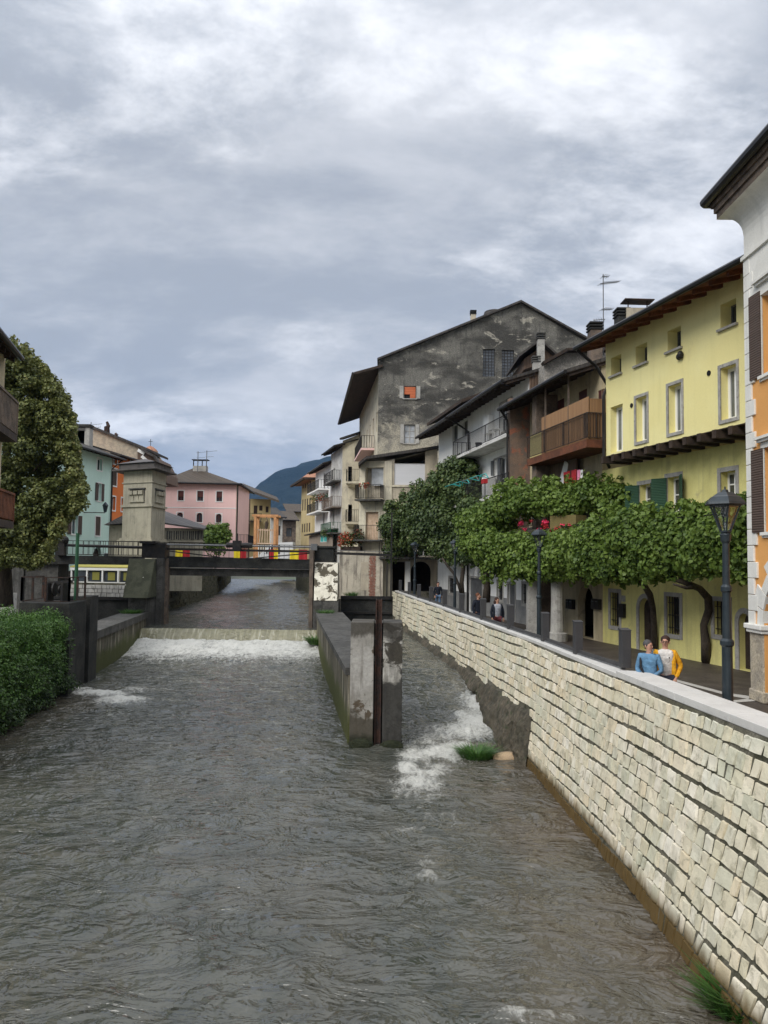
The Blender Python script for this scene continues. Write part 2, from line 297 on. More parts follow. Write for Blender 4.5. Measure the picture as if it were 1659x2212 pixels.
M['planks'] = slatmat('brown_board_cladding', (.10, .065, .045), (.15, .10, .07), 6, 3)
M['corr'] = slatmat('grey_board_cladding', (.24, .20, .16), (.32, .27, .22), 5, 3)
M['roller'] = slatmat('white_roller_shutter', (.58, .585, .60), (.62, .62, .64), 14, 2, dark=.12, bump=.15)
M['louver'] = slatmat('green_louvres', (.022, .062, .035), (.03, .08, .042), 18, 2, dark=.6)
M['louverb'] = slatmat('brown_louvres', (.08, .055, .043), (.10, .068, .053), 18, 2, dark=.5)
M['louverd'] = slatmat('dark_brown_louvres', (.05, .032, .026), (.06, .038, .03), 12, 2, dark=.5)
def cloth(name, c): return mk(name, c, tuple(x*.72 for x in c), 5, .35, .65, rough=.85, bump=.9, bsc=11, bd=.035, fine=.12)
def flat(name, c, rough=.7, **k): return mk(name, c, rough=rough, bump=k.pop('bump', .05), fine=k.pop('fine', .06), **k)
M['c_red'] = flat('red_cloth', (.42, .025, .03)); M['c_yellow'] = flat('yellow_cloth', (.80, .62, .03)); M['c_pink'] = flat('pink_cloth', (.75, .28, .42)); M['c_white'] = flat('white_cloth', (.78, .77, .76))
M['teal'] = flat('teal_plastic', (.05, .38, .36), .4); M['carwhite'] = flat('white_car_paint', (.7, .71, .72), .25); M['petal'] = flat('orange_red_petals', (.55, .07, .035)); M['pinkpetal'] = flat('pink_petals', (.8, .05, .14))
M['terracotta'] = flat('terracotta', (.36, .13, .07))
M['leafv'] = leafmat('vine_leaves', [(.036, .07, .016), (.085, .145, .026), (.145, .22, .04), (.21, .30, .065), (.31, .38, .11)], .36, .48)
M['leafd'] = leafmat('dark_creeper_leaves', [(.026, .045, .017), (.052, .085, .027), (.085, .125, .038), (.13, .175, .055), (.25, .20, .07)], .2, .45)
M['leaft'] = leafmat('plane_tree_leaves', [(.04, .05, .016), (.08, .10, .028), (.14, .16, .045), (.20, .21, .065), (.30, .24, .09)], .25)
M['leafb'] = leafmat('bank_leaves', [(.02, .035, .014), (.045, .085, .022), (.075, .155, .03), (.12, .23, .05), (.17, .28, .07)], .25)
M['leafg'] = leafmat('grass_blades', [(.03, .075, .015), (.05, .13, .025), (.075, .18, .035), (.1, .16, .04)], .3)
M['leaff'] = leafmat('flower_mass', [(.03, .08, .02), (.05, .11, .03), (.50, .06, .03), (.62, .10, .05)], .2)
M['bark'] = mk('vine_bark', (.075, .06, .045), (.045, .036, .028), 4, bump=1, bsc=18, fine=.4, map_=(2, 2, .5))
M['skin'] = flat('skin', (.50, .28, .20), .55, bump=0, fine=.02)
M['hair_grey'] = flat('grey_hair', (.07, .068, .07)); M['hair_brown'] = flat('dark_brown_hair', (.035, .017, .012)); M['hair_ginger'] = flat('ginger_brown_hair', (.12, .045, .02))
M['j_blue'] = cloth('blue_jacket', (.13, .27, .43)); M['j_yellow'] = cloth('yellow_cardigan', (.85, .42, .02)); M['s_white'] = cloth('white_jumper', (.72, .70, .67)); M['denim'] = cloth('dark_denim', (.03, .035, .055)); M['jeans'] = cloth('blue_jeans', (.12, .19, .30))
M['navy'] = cloth('navy_jacket', (.014, .018, .03)); M['shirt_grey'] = cloth('pale_grey_shirt', (.38, .40, .45)); M['trouser_red'] = cloth('wine_trousers', (.10, .02, .025)); M['bagred'] = flat('red_bag', (.38, .02, .03)); M['dark'] = flat('black_strap', (.012, .012, .015))
# ------------------------------------------------------------------ ground, banks, mountain
ZW, ZU = -2.15, -1.05                       # water level below and above the weir
XC = ([-6, 4, 10.1, 15, 18.4, 21.25, 24.9, 28.7, 32.7, 36.8, 40.9, 44.8, 49.2, 54.1, 57], [5.6, 5.25, 4.87, 4.49, 4.27, 4.10, 3.76, 3.40, 3.0, 2.64, 2.26, 1.83, 1.43, .98, .72])
xc = lambda y: float(np.interp(y, *XC)); bt = lambda y: float(np.interp(y, [4, 10, 15, 20, 25, 55], [.3, .25, .14, .11, .09, .05]))
def wallx(y, z): return xc(y)-.06-bt(y)*(.88-z)
mb = MB(); mb.box(-4000, 4000, -500, 8000, -9, -3.4); tag(mb.build('ground', M['ground']), kind='structure')
mb = MB(); ys = [-6, 4, 10.1, 15, 21, 28, 36, 44, 50, 57]
for a, b in zip(ys, ys[1:]): mb.hexa([(xc(a)+.1, a, -3.3), (60, a, -3.3), (60, b, -3.3), (xc(b)+.1, b, -3.3), (xc(a)+.1, a, 0), (60, a, 0), (60, b, 0), (xc(b)+.1, b, 0)])
tag(mb.build('promenade_paving', M['paving']), kind='structure')
mb = MB()
for a, b in ((( 60, 57), (0.2, 57)), ): pass
for p in ([(.9, 57.05), (60, 57.05), (60, 300), (-16, 300), (-11.6, 112), (-6, 90), (-3.0, 83), (-.6, 63)],):
    n0 = len(p); mb.face(*[(x, y, .02) for x, y in p])
    for i in range(n0): a, b = p[i], p[(i+1) % n0]; mb.face((*a, -3.3), (*b, -3.3), (*b, .02), (*a, .02))
tag(mb.build('right_bank_terrace', M['paving']), kind='structure')
LB = [(-14.2, 50), (-16.9, 62), (-17.7, 76), (-18.6, 87), (-22, 110), (-27, 141), (-40, 200)]   # left bank upstream
mb = MB(); p = [(-60, 62.5)]+[(-22.5, 62.5)]+[(x-.4, y) for x, y in LB[1:]]+[(-60, 300)]
mb.face(*[(x, y, 1.9) for x, y in p]); n0 = len(p)
for i in range(n0): a, b = p[i], p[(i+1) % n0]; mb.face((*a, -3.3), (*b, -3.3), (*b, 1.9), (*a, 1.9))
tag(mb.build('left_bank_terrace', M['paving']), kind='structure')
mb = MB(); p = [(-60, -6), (-10.9, -6), (-11.4, 22), (-12.4, 30), (-14.5, 31.5), (-16.5, 36), (-24, 40), (-60, 44)]; n0 = len(p)
mb.face(*[(x, y, .25) for x, y in p])
for i in range(n0): a, b = p[i], p[(i+1) % n0]; mb.face((*a, -3.3), (*b, -3.3), (*b, .25), (*a, .25))
tag(mb.build('left_bank_soil', M['gravel']), kind='structure')

def mountain():
    m = bpy.data.materials.new('forested_mountain'); m.use_nodes = True; m.node_tree.nodes.clear(); n = NT(m.node_tree)
    oc = n('ShaderNodeTexCoord').outputs['Object']; col = n.mix(n.ss(n.noise(oc, .004, 8, .7), .4, .6), (.006, .014, .012), (.016, .026, .02))
    b = n('ShaderNodeBsdfPrincipled', {'Base Color': col, 'Roughness': .95, 'Specular IOR Level': .1})
    bp = n('ShaderNodeBump', {'Strength': 1, 'Distance': 25, 'Height': n.noise(oc, .02, 6, .7)}); n.l.new(bp.outputs[0], b.inputs['Normal']); n('ShaderNodeOutputMaterial', {0: b.outputs[0]})
    nx, ny = 200, 90; x = np.linspace(-1500, 2600, nx); y = np.linspace(2300, 4600, ny); X, Y = np.meshgrid(x, y)
    yr = 3300
    # ridge profile read along the sky line: image x of the ridge against its height
    px = np.array([300, 480, 545, 565, 600, 640, 680, 712, 760, 900, 1400]); py = np.array([1190, 1120, 1056, 1040, 1019, 1001, 989, 984, 978, 950, 900])
    rx = (px-CX)/FD*yr; rz = (1207-py)/FD*yr
    H = np.interp(X, rx, rz); D = np.clip(1-np.abs(Y-yr)/np.where(Y < yr, 900., 1200.), 0, 1)
    Z = H*D**.8+E+18*fbm(X/170, Y/170, 5, 3)*D**.3+6*fbm(X/25, Y/25, 3, 9)*np.clip(D, 0, 1)
    Z[D <= 0] = -10
    v = np.stack([X, Y, Z], -1).reshape(-1, 3); i = np.arange(nx*ny).reshape(ny, nx); f = np.stack([i[:-1, :-1], i[:-1, 1:], i[1:, 1:], i[1:, :-1]], -1).reshape(-1, 4)
    tag(npmesh('mountain', v, f, m, smooth=True), kind='structure')
mountain()

# ------------------------------------------------------------------ river
def water_mat():
    m = bpy.data.materials.new('river_water'); m.use_nodes = True; m.node_tree.nodes.clear(); n = NT(m.node_tree)
    oc = n('ShaderNodeTexCoord').outputs['Object']
    fo = n('ShaderNodeAttribute', attribute_name='foam_sheen').outputs['Fac']; fall = n('ShaderNodeAttribute', attribute_name='fall').outputs['Fac']
    fv = n.map(oc, scale=(1.25, .6, 1), rot=(0, 0, .1)); fn = n.noise(fv, 3.2, 10, .74, 1.2); f4 = n.noise(n.map(oc, loc=(3, 5, 0)), 11, 6, .7, .8); f2 = n.noise(fv, 1.1, 3, .5)
    nn = n.math('ADD', n.math('MULTIPLY', fn, .62), n.math('MULTIPLY', f4, .38))
    fm = n.ss(n.math('ADD', nn, n.math('MULTIPLY', fo, .46)), .70, .98, 0, .93)
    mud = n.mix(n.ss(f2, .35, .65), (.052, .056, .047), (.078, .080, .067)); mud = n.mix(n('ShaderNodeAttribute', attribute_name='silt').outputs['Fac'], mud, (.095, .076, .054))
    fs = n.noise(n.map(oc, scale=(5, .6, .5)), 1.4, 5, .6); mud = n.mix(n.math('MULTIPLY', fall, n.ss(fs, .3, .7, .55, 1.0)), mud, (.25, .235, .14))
    fm = n.math('MAXIMUM', fm, n.math('MULTIPLY', fall, n.ss(fs, .50, .75, 0, .5)))
    b = n('ShaderNodeBsdfPrincipled', {'Base Color': mud, 'Roughness': n('ShaderNodeAttribute', attribute_name='rough').outputs['Fac'], 'IOR': 1.33, 'Specular IOR Level': 1.0})
    rv = n.map(oc, scale=(1, 1.45, 1), rot=(0, 0, .12)); h1 = n.noise(rv, 1.7, 2, .5, .6)
    rid = n.math('POWER', n.math('ABSOLUTE', n.math('SUBTRACT', n.noise(rv, .85, 4, .55, .9), .5)), .8); rid2 = n.math('ABSOLUTE', n.math('SUBTRACT', n.noise(rv, 2.7, 3, .5, .8), .5))
    h = n.math('ADD', n.math('MULTIPLY', h1, 1.2), n.math('ADD', n.math('MULTIPLY', rid, 2.1), n.math('MULTIPLY', rid2, .6)))
    h = n.math('MULTIPLY', h, n('ShaderNodeAttribute', attribute_name='chop').outputs['Fac'])
    bp = n('ShaderNodeBump', {'Strength': 1.0, 'Distance': .11, 'Height': h}); n.l.new(bp.outputs[0], b.inputs['Normal'])
    fw = n('ShaderNodeBsdfPrincipled', {'Base Color': (.60, .60, .56, 1), 'Roughness': .6, 'Specular IOR Level': .2})
    bp2 = n('ShaderNodeBump', {'Strength': .9, 'Distance': .15, 'Height': nn}); n.l.new(bp2.outputs[0], fw.inputs['Normal'])
    mx = n('ShaderNodeMixShader', {0: fm, 1: b.outputs[0], 2: fw.outputs[0]}); n('ShaderNodeOutputMaterial', {0: mx.outputs[0]}); return m
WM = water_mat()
cwl = lambda y: np.interp(y, [22.6, 47, 60], [-.95, -3.95, -4.2]); cwr = lambda y: np.interp(y, [22.6, 47, 60], [.5, -2.4, -2.6])
def sst(v, a, b): t = np.clip((v-a)/(b-a), 0, 1); return t*t*(3-2*t)
def river_fields(X, Y):
    right = (X > (cwl(Y)+cwr(Y))/2) & (Y > 22.5); left = (X < np.interp(Y, [34, 50], [-13.2, -15])) & (Y > 33)
    main = ZW+(np.interp(Y, [40, 43, 45.9, 46.25], [0, .14, .5, .52])+(ZU-ZW-.52)*np.clip((Y-46.25)/.55, 0, 1)**.6*(Y > 46.25))
    main = np.where(Y > 46.85, ZU, main)
    side = ZW+(ZU-ZW-.05)*sst(Y, 21.5, 30.5); lv = np.where(right, side, np.where(left, ZU, main))
    lv = np.where((~right) & (Y <= 22.5) & (X > .4) & (Y > 20), side, lv)
    foam_sheen = np.zeros_like(X)
    def g(cx, cy, rx, ry, a, rot=0.0):
        a = min(a*1.22, 1.12)
        dx = X-cx; dy = Y-cy; c_, s_ = math.cos(rot), math.sin(rot); u = (dx*c_+dy*s_)/rx; v = (-dx*s_+dy*c_)/ry
        np.maximum(foam_sheen, a*np.exp(-(u*u+v*v)), out=foam_sheen)
    inmain = (X > -15.2) & (X < cwl(Y)+.2)
    fb_ = np.interp(Y, [34, 38, 41, 43.2, 45.9, 46.3], [.1, .34, .56, .92, 1, 0])*(1+.25*fbm(X/1.3, Y/.8, 3, 40)); foam_sheen = np.where(inmain, np.maximum(foam_sheen, fb_), foam_sheen)
    for px_, py_, z_, rx, ry, a, ro in ((1055, 1550, -1.9, .8, 2.2, 1.0, .3), (1030, 1570, -2.0, 1.0, 1.5, .85, .2), (985, 1620, -2.1, 1.0, 1.2, .8, 0), (1010, 1590, -2.1, 1.2, 1.2, .8, 0), (945, 1625, -2.12, 1.0, 1.0, .85, 0), (905, 1690, -2.15, .8, 1.0, .78, 0), (960, 1590, -2.1, 1.3, 1.1, .6, 0), (930, 1600, -2.1, .8, 1.5, .6, 0), (900, 1632, -2.15, .7, 1.3, .75, 0), (880, 1662, -2.15, .42, .8, 1, 0), (915, 1672, -2.15, .7, .55, .8, .2), (945, 1660, -2.15, .7, .9, .62, 0), (890, 1705, -2.15, .7, 1.0, .60, -.5), (930, 1720, -2.15, .8, .8, .5, .4), (880, 1790, -2.15, .42, .6, .52, -.6), (920, 1860, -2.15, .35, .7, .42, -.3), (925, 1890, -2.15, .3, .3, .52, 0), (990, 1650, -2.15, .7, .8, .45, 0),
                                        (1000, 1510, -1.7, 1.3, 2.4, .42, 0), (215, 1497, ZW, 1.5, .8, .92, -.35), (262, 1512, ZW, 1.2, 1.2, .85, -.5), (290, 1490, ZW, 1.4, 1.2, .55, 0), (180, 1488, ZW, .6, .4, .8, 0), (250, 1545, ZW, 1.1, .9, .4, -.6), (1105, 2190, ZW, .45, .16, .62, 0), (1210, 2195, ZW, .5, .2, .50, 0), (560, 1440, ZW, 3.5, 2.5, .30, 0), (300, 1420, ZW, 2.2, 3.0, .36, 0), (950, 1760, ZW, .9, 1.3, .36, -.4), (1050, 1950, ZW, .5, .8, .3, -.4)):
        q = atz(px_, py_, z_); g(q.x, q.y, rx, ry, a, ro)
    foam_sheen = np.where(X < np.interp(Y, [34, 50], [-13.2, -15]), np.where(Y > 33, 0, foam_sheen), foam_sheen)
    foam_sheen = np.maximum(foam_sheen, np.where((Y > 46.9) & (Y < 130), .33, 0)); foam_sheen = np.maximum(foam_sheen, np.where(right & (Y < 34), .40, np.where(right, .2, 0)))  # upstream of the weir: pale flecks painted in for sky sheen on ripples
    foam_sheen = np.maximum(foam_sheen, .12)+.22*np.clip(fbm(X/2.2, Y/1.6, 3, 44)-.12, 0, 1); return lv, foam_sheen, inmain
def river(name, xs, ys_):
    X, Y = np.meshgrid(xs, ys_); lv, foam_sheen, inmain = river_fields(X, Y)
    wx = X+.5*fbm(X/2.3, Y/2.3, 2, 21); wy = Y+.5*fbm(X/2.3+9, Y/2.3, 2, 22)
    amp = np.where((Y > 21) & (Y < 31) & (X > .3), 1.6, 1.0)*np.where((Y > 46.3) & (Y < 46.9), .35, 1)
    h = .055*fbm(wx/1.5, wy/.9, 3, 1)-.045*np.abs(fbm(wx/1.1, wy/.62, 3, 5))-.018*np.abs(fbm(wx/.36, wy/.22, 2, 7))
    h = h*amp*np.interp(Y, [46, 52, 70, 120], [1, 1.3, 1.6, 1.9])+np.clip(foam_sheen-.35, 0, 1)*(.30*np.abs(fbm(X/.55, Y/.5, 3, 11))+.05)
    Z = lv+h; fall = np.where(inmain, np.interp(Y, [46.0, 46.25, 46.8, 46.95], [0, 1, 1, 0]), 0)
    v = np.stack([X, Y, Z], -1).reshape(-1, 3); ny, nx = X.shape; i = np.arange(nx*ny).reshape(ny, nx)
    f = np.stack([i[:-1, :-1], i[:-1, 1:], i[1:, 1:], i[1:, :-1]], -1).reshape(-1, 4)
    f = f[:, [0, 1, 2, 3]]
    o = npmesh(name, v, f, WM, attrs={'chop': np.interp(Y, [8, 46, 60, 120], [1, .85, .5, .4]).ravel(), 'rough': np.interp(Y, [30, 46, 60, 100], [.05, .08, .14, .2]).ravel(), 'foam_sheen': foam_sheen.ravel(), 'fall': fall.ravel(), 'silt': (np.clip(sst(X, .8, 3.6)*(Y < 23)+.75*(1-sst(X+.12*(Y-22), -11.5, -8.2))*(Y < 31)*(1+0*X), 0, 1)*(.65+.5*fbm(X/1.2, Y/2.5, 3, 51))+.12*(fbm(X/2, Y/3, 3, 52) > .1)).clip(0, 1).ravel()}, smooth=True); tag(o, kind='structure'); return o
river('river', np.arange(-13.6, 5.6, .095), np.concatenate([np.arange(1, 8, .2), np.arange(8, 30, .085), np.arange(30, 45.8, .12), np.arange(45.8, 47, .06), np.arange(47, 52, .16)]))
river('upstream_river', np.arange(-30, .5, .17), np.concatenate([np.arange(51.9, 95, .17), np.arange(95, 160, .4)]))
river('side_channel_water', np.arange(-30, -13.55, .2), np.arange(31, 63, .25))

# ------------------------------------------------------------------ river wall of coursed stones
def stone_mat():
    m = bpy.data.materials.new('cream_rubble_stone'); m.use_nodes = True; m.node_tree.nodes.clear(); n = NT(m.node_tree)
    oc = n('ShaderNodeTexCoord').outputs['Object']; a = n('ShaderNodeAttribute', attribute_name='rnd').outputs['Fac']; wet = n('ShaderNodeAttribute', attribute_name='wet').outputs['Fac']
    cr = n('ShaderNodeValToRGB', {0: a}); e = cr.color_ramp.elements; e[0].color = (.60, .55, .40, 1); e[1].color = (.76, .72, .61, 1)
    for p_, c_ in ((.25, (.66, .60, .46)), (.45, (.54, .52, .40)), (.6, (.74, .69, .57)), (.8, (.66, .57, .40))): el = e.new(p_); el.color = (*c_, 1)
    col = n.mix(n.ss(n.noise(oc, 5, 6, .7, .5), .5, .72), cr.outputs[0], (.34, .31, .22))
    col = n.mix(n.math('MULTIPLY', n.ss(n.noise(oc, .5, 4), .48, .7), .55), col, (.43, .47, .36))
    col = n.mix(n.math('MULTIPLY', n.ss(n.noise(n.map(oc, scale=(1.3, 1.3, .4)), 1.1, 6, .7), .56, .70), .6), col, (.22, .21, .15))
    sp = n.ss(n.noise(oc, 30, 4, .7), .62, .75); col = n.mix(n.math('MULTIPLY', sp, .5), col, (.18, .16, .11))
    col = n.mix(wet, col, (.10, .065, .022))
    b = n('ShaderNodeBsdfPrincipled', {'Base Color': col, 'Roughness': .85, 'Specular IOR Level': .25})
    bp = n('ShaderNodeBump', {'Strength': .8, 'Distance': .02, 'Height': n.math('ADD', n.noise(oc, 9, 6, .7), n.math('MULTIPLY', n.noise(oc, 35, 4), .4))}); n.l.new(bp.outputs[0], b.inputs['Normal'])
    n('ShaderNodeOutputMaterial', {0: b.outputs[0]}); return m
STM = stone_mat(); MORT = mk('dark_mossy_mortar', (.085, .08, .055), (.15, .14, .11), 1.0, c3=(.035, .035, .02), sc3=2, lo3=.45, hi3=.65, bump=.8, bsc=30, fine=.4)
wallroot = root('river_wall', (4, 20, ZW), 'cream coursed stone embankment wall rising from the river along the promenade', 'wall')
def stone_wall(parent, y0, y1, zt, zbf, hc=.225, wx=wallx, wmin=.13, wmax=.33, wetz=ZW+.32):
    vs, fs, rn, wt = [], [], [], []; G = 5; z = zt; k = 0; rk = random.Random(3)
    while z > -2.45:
        h = hc*rk.uniform(.86, 1.16); zb = z-h; y = y0-rk.random()*.3
        while y < y1:
            wdt = rk.uniform(wmin, wmax)*(1 if rk.random() < .85 else 1.5)
            if zb+.06 > zbf(y):
                r = rk.random(); th = rk.uniform(.026, .046); j = .011; dz = [rk.uniform(-j, j) for _ in range(4)]; dy = [rk.uniform(-.022, .022) for _ in range(4)]; gap = rk.uniform(.006, .013); tl = rk.uniform(-.009, .009); tk = rk.uniform(-.008, .008); sk = rk.uniform(-.02, .02)
                wob = .022*math.sin(y*.9+k*1.3)+.012*math.sin(y*2.3+k*.7); b0 = len(vs); ST = (0, .07, .5, .93, 1)
                for a in range(G):
                    for b in range(G):
                        s = ST[a]; t = ST[b]; ed = a in (0, G-1) or b in (0, G-1); ss_, tt_ = (s-.5)*2, (t-.5)*2; cr_ = .010 if (a in (0, G-1) and b in (0, G-1)) else 0
                        yy = y+gap+(wdt-2*gap)*s+(dy[0]*(1-s)*(1-t)+dy[1]*s*(1-t)+dy[2]*s*t+dy[3]*(1-s)*t)+sk*tt_-cr_*ss_+rk.uniform(-.006, .006)
                        zz_ = zb+gap+(h-2*gap)*t+(dz[0]*(1-s)*(1-t)+dz[1]*s*(1-t)+dz[2]*s*t+dz[3]*(1-s)*t)-cr_*tt_+wob+rk.uniform(-.005, .005)
                        ou = -.02 if ed else th+tl*ss_+tk*tt_+rk.uniform(-.007, .007)
                        vs.append((wx(yy, zz_)-ou, yy, min(zz_, zt+.02))); rn.append(r); wt.append(max(0, min(1, (wetz-zz_)/.16+.5+rk.uniform(-.25, .25))) if zz_ < wetz+.3 else 0)
                for a in range(G-1):
                    for b in range(G-1): q = b0+a*G+b; fs.append((q, q+1, q+G+1, q+G))
            y += wdt
        z = zb; k += 1
    return npmesh('stone_course', np.array(vs), np.array(fs), STM, parent, {'rnd': np.array(rn), 'wet': np.array(wt)})
zbf = lambda y: -2.6 if y < 20.9 else -.93-.12*math.sin(y*1.7)
stone_wall(wallroot, 2, 56.5, .87, zbf)
mb = MB(); yy = np.arange(1, 57, .5)
for a, b in zip(yy, yy[1:]):
    for z0, z1 in ((-3, -1), (-1, .9)): mb.face((wallx(a, z0)-.010, a, z0), (wallx(b, z0)-.010, b, z0), (wallx(b, z1)-.010, b, z1), (wallx(a, z1)-.010, a, z1))
mb.face((wallx(56.5, .9), 56.5, .9), (wallx(56.5, -3), 56.5, -3), (4, 56.6, -3), (4, 56.6, .9)); mb.build('mortar', MORT, wallroot)
# foundation rock below the masonry, upstream part
ny_, nz_ = 300, 12; yv = np.linspace(20.7, 56.5, ny_); X = np.zeros((nz_, ny_)); Y = X.copy(); Z = X.copy()
for j in range(nz_):
    t = j/(nz_-1); zr = -.78-1.75*t; Z[j] = zr+.10*fbm(yv/.7, yv*0+j*.3, 3, 31)
    base = np.array([wallx(a, zr) for a in yv]); blk = np.floor(yv/.9+.3*np.floor(t*3)); ro = (np.sin(blk*12.9898+np.floor(t*3)*78.2)*43758.5) % 1
    X[j] = base-(.04 if j else -.08)-np.minimum(t*4, 1)*(.05+.15*ro+.14*np.abs(fbm(yv/.6, yv*0+t*2.5, 4, 33))+.12*t)*np.clip((yv-20.7)/.6, 0.1, 1); Y[j] = yv
v = np.stack([X, Y, Z], -1).reshape(-1, 3); i = np.arange(nz_*ny_).reshape(nz_, ny_); f = np.stack([i[:-1, :-1], i[:-1, 1:], i[1:, 1:], i[1:, :-1]], -1).reshape(-1, 4)
npmesh('foundation', v, f, M['founda'], wallroot)
# coping slabs: a wide raised near stretch, then the lower stretch that carries the posts
mb = MB(); mb2 = MB()
yy = [1, 3.2, 5.4, 7.4, 9.3, 11.1, 12.8, 14.4, 15.35]; o0, o1 = 0, .52
for a, b in zip(yy, yy[1:]):
    a2 = a+.012; mb.hexa([(xc(a2)-.03, a2, .89), (xc(a2)+o1, a2, .89), (xc(b)+o1, b, .89), (xc(b)-.03, b, .89), (xc(a2)-.03, a2, 1.01), (xc(a2)+o1, a2, 1.01), (xc(b)+o1, b, 1.01), (xc(b)-.03, b, 1.01)])
    mb2.hexa([(xc(a)+.06, a, 0), (xc(a)+.46, a, 0), (xc(b)+.46, b, 0), (xc(b)+.06, b, 0), (xc(a)+.06, a, .89), (xc(a)+.46, a, .89), (xc(b)+.46, b, .89), (xc(b)+.06, b, .89)])
yy = list(np.arange(15.36, 56.5, 1.75))
for a, b in zip(yy, yy[1:]):
    a2 = a+.012; mb.hexa([(xc(a2)-.03, a2, .87), (xc(a2)+.36, a2, .87), (xc(b)+.36, b, .87), (xc(b)-.03, b, .87), (xc(a2)-.03, a2, .965), (xc(a2)+.36, a2, .965), (xc(b)+.36, b, .965), (xc(b)-.03, b, .965)])
    mb2.hexa([(xc(a)+.03, a, 0), (xc(a)+.33, a, 0), (xc(b)+.33, b, 0), (xc(b)+.03, b, 0), (xc(a)+.03, a, .87), (xc(a)+.33, a, .87), (xc(b)+.33, b, .87), (xc(b)+.03, b, .87)])
mb.build('coping', M['coping'], wallroot, bevel=.008); mb2.build('parapet', M['dado'], wallroot)
# posts with a low rail between them
POST = [(4.83, 15.8), (4.54, 18.4), (4.37, 21.25), (4.03, 24.9), (3.66, 28.7), (3.28, 32.7), (2.91, 36.8), (2.53, 40.9), (2.09, 44.8), (1.69, 49.2), (1.24, 54.1)]
pr = root('railing_post', (0, 0, 0), '', 'post', 'anthracite posts on the wall coping')
mb = MB(); mb.box(-.095, .095, -.095, .095, 0, .72); mb.build('shaft', M['post'], pr, bevel=.01)
mb = MB(); mb.hexa([(-.1, -.1, .722), (.1, -.1, .722), (.1, .1, .722), (-.1, .1, .722), (-.1, -.1, .735), (.1, -.1, .735), (.1, .1, .765), (-.1, .1, .765)]); mb.build('cap', M['post'], pr)
LBP = ['nearest anthracite post, where the raised pale coping begins beside the two women', 'anthracite post second from the two women, in front of the round stone column', 'anthracite post third from the two women, just past the middle street lamp', 'anthracite post to the near side of the dark-haired woman in a navy jacket', 'anthracite post between the bearded man and the dark-haired woman', 'anthracite post just beyond the bearded man in a navy jacket', 'anthracite post beside the twisted vine trunk by the grey door', 'anthracite post right in front of the man in jeans', 'fourth post from the far end of the coping, before the dark arch', 'third post from the far end of the coping, before the dark arch', 'farthest anthracite post, at the far end of the coping']
for i, (x, y) in enumerate(POST):
    ang = math.atan2(xc(y+1)-xc(y-1), 2); o = pr if i == 0 else dup(pr, (0, 0, 0))
    o.location = (x-.08, y, .966 if i else 1.011); o.rotation_euler = (0, 0, -ang); o['label'] = LBP[i]
ra = root('parapet_rail', (3, 30, .966), 'low dark flat rail running between the anthracite posts on the coping', 'rail')
mb = MB()
for (x0, y0), (x1, y1) in zip(POST, POST[1:]): mb.bar((x0-.08, y0+.1, 1.04), (x1-.08, y1-.1, 1.04), .05, .07)
mb.build('rail_bar', M['post'], ra); mb = MB()
for (x0, y0), (x1, y1) in zip(POST, POST[1:]): mb.bar((x0-.08, y0+.1, .985), (x1-.08, y1-.1, .985), .09, .03)
mb.build('base_channel', M['steel_grey'], ra)
# pale strips in the paving
mb = MB(); A = [(1500, 1478), (1560, 1496), (1625, 1505)]
pts = [atz(1455, 1466, .006), atz(1568, 1496, .006), atz(1622, 1504, .006)]; pts2 = [atz(1455, 1471, .006), atz(1568, 1501.5, .006), atz(1622, 1511, .006)]
for i in range(2): mb.face(pts2[i], pts2[i+1], pts[i+1], pts[i])
mb.face(atz(1560, 1520, .006), atz(1560, 1515, .006), atz(1640, 1507, .006), atz(1655, 1512, .006)); tag(mb.build('paving_strip', M['kerb']), kind='structure')
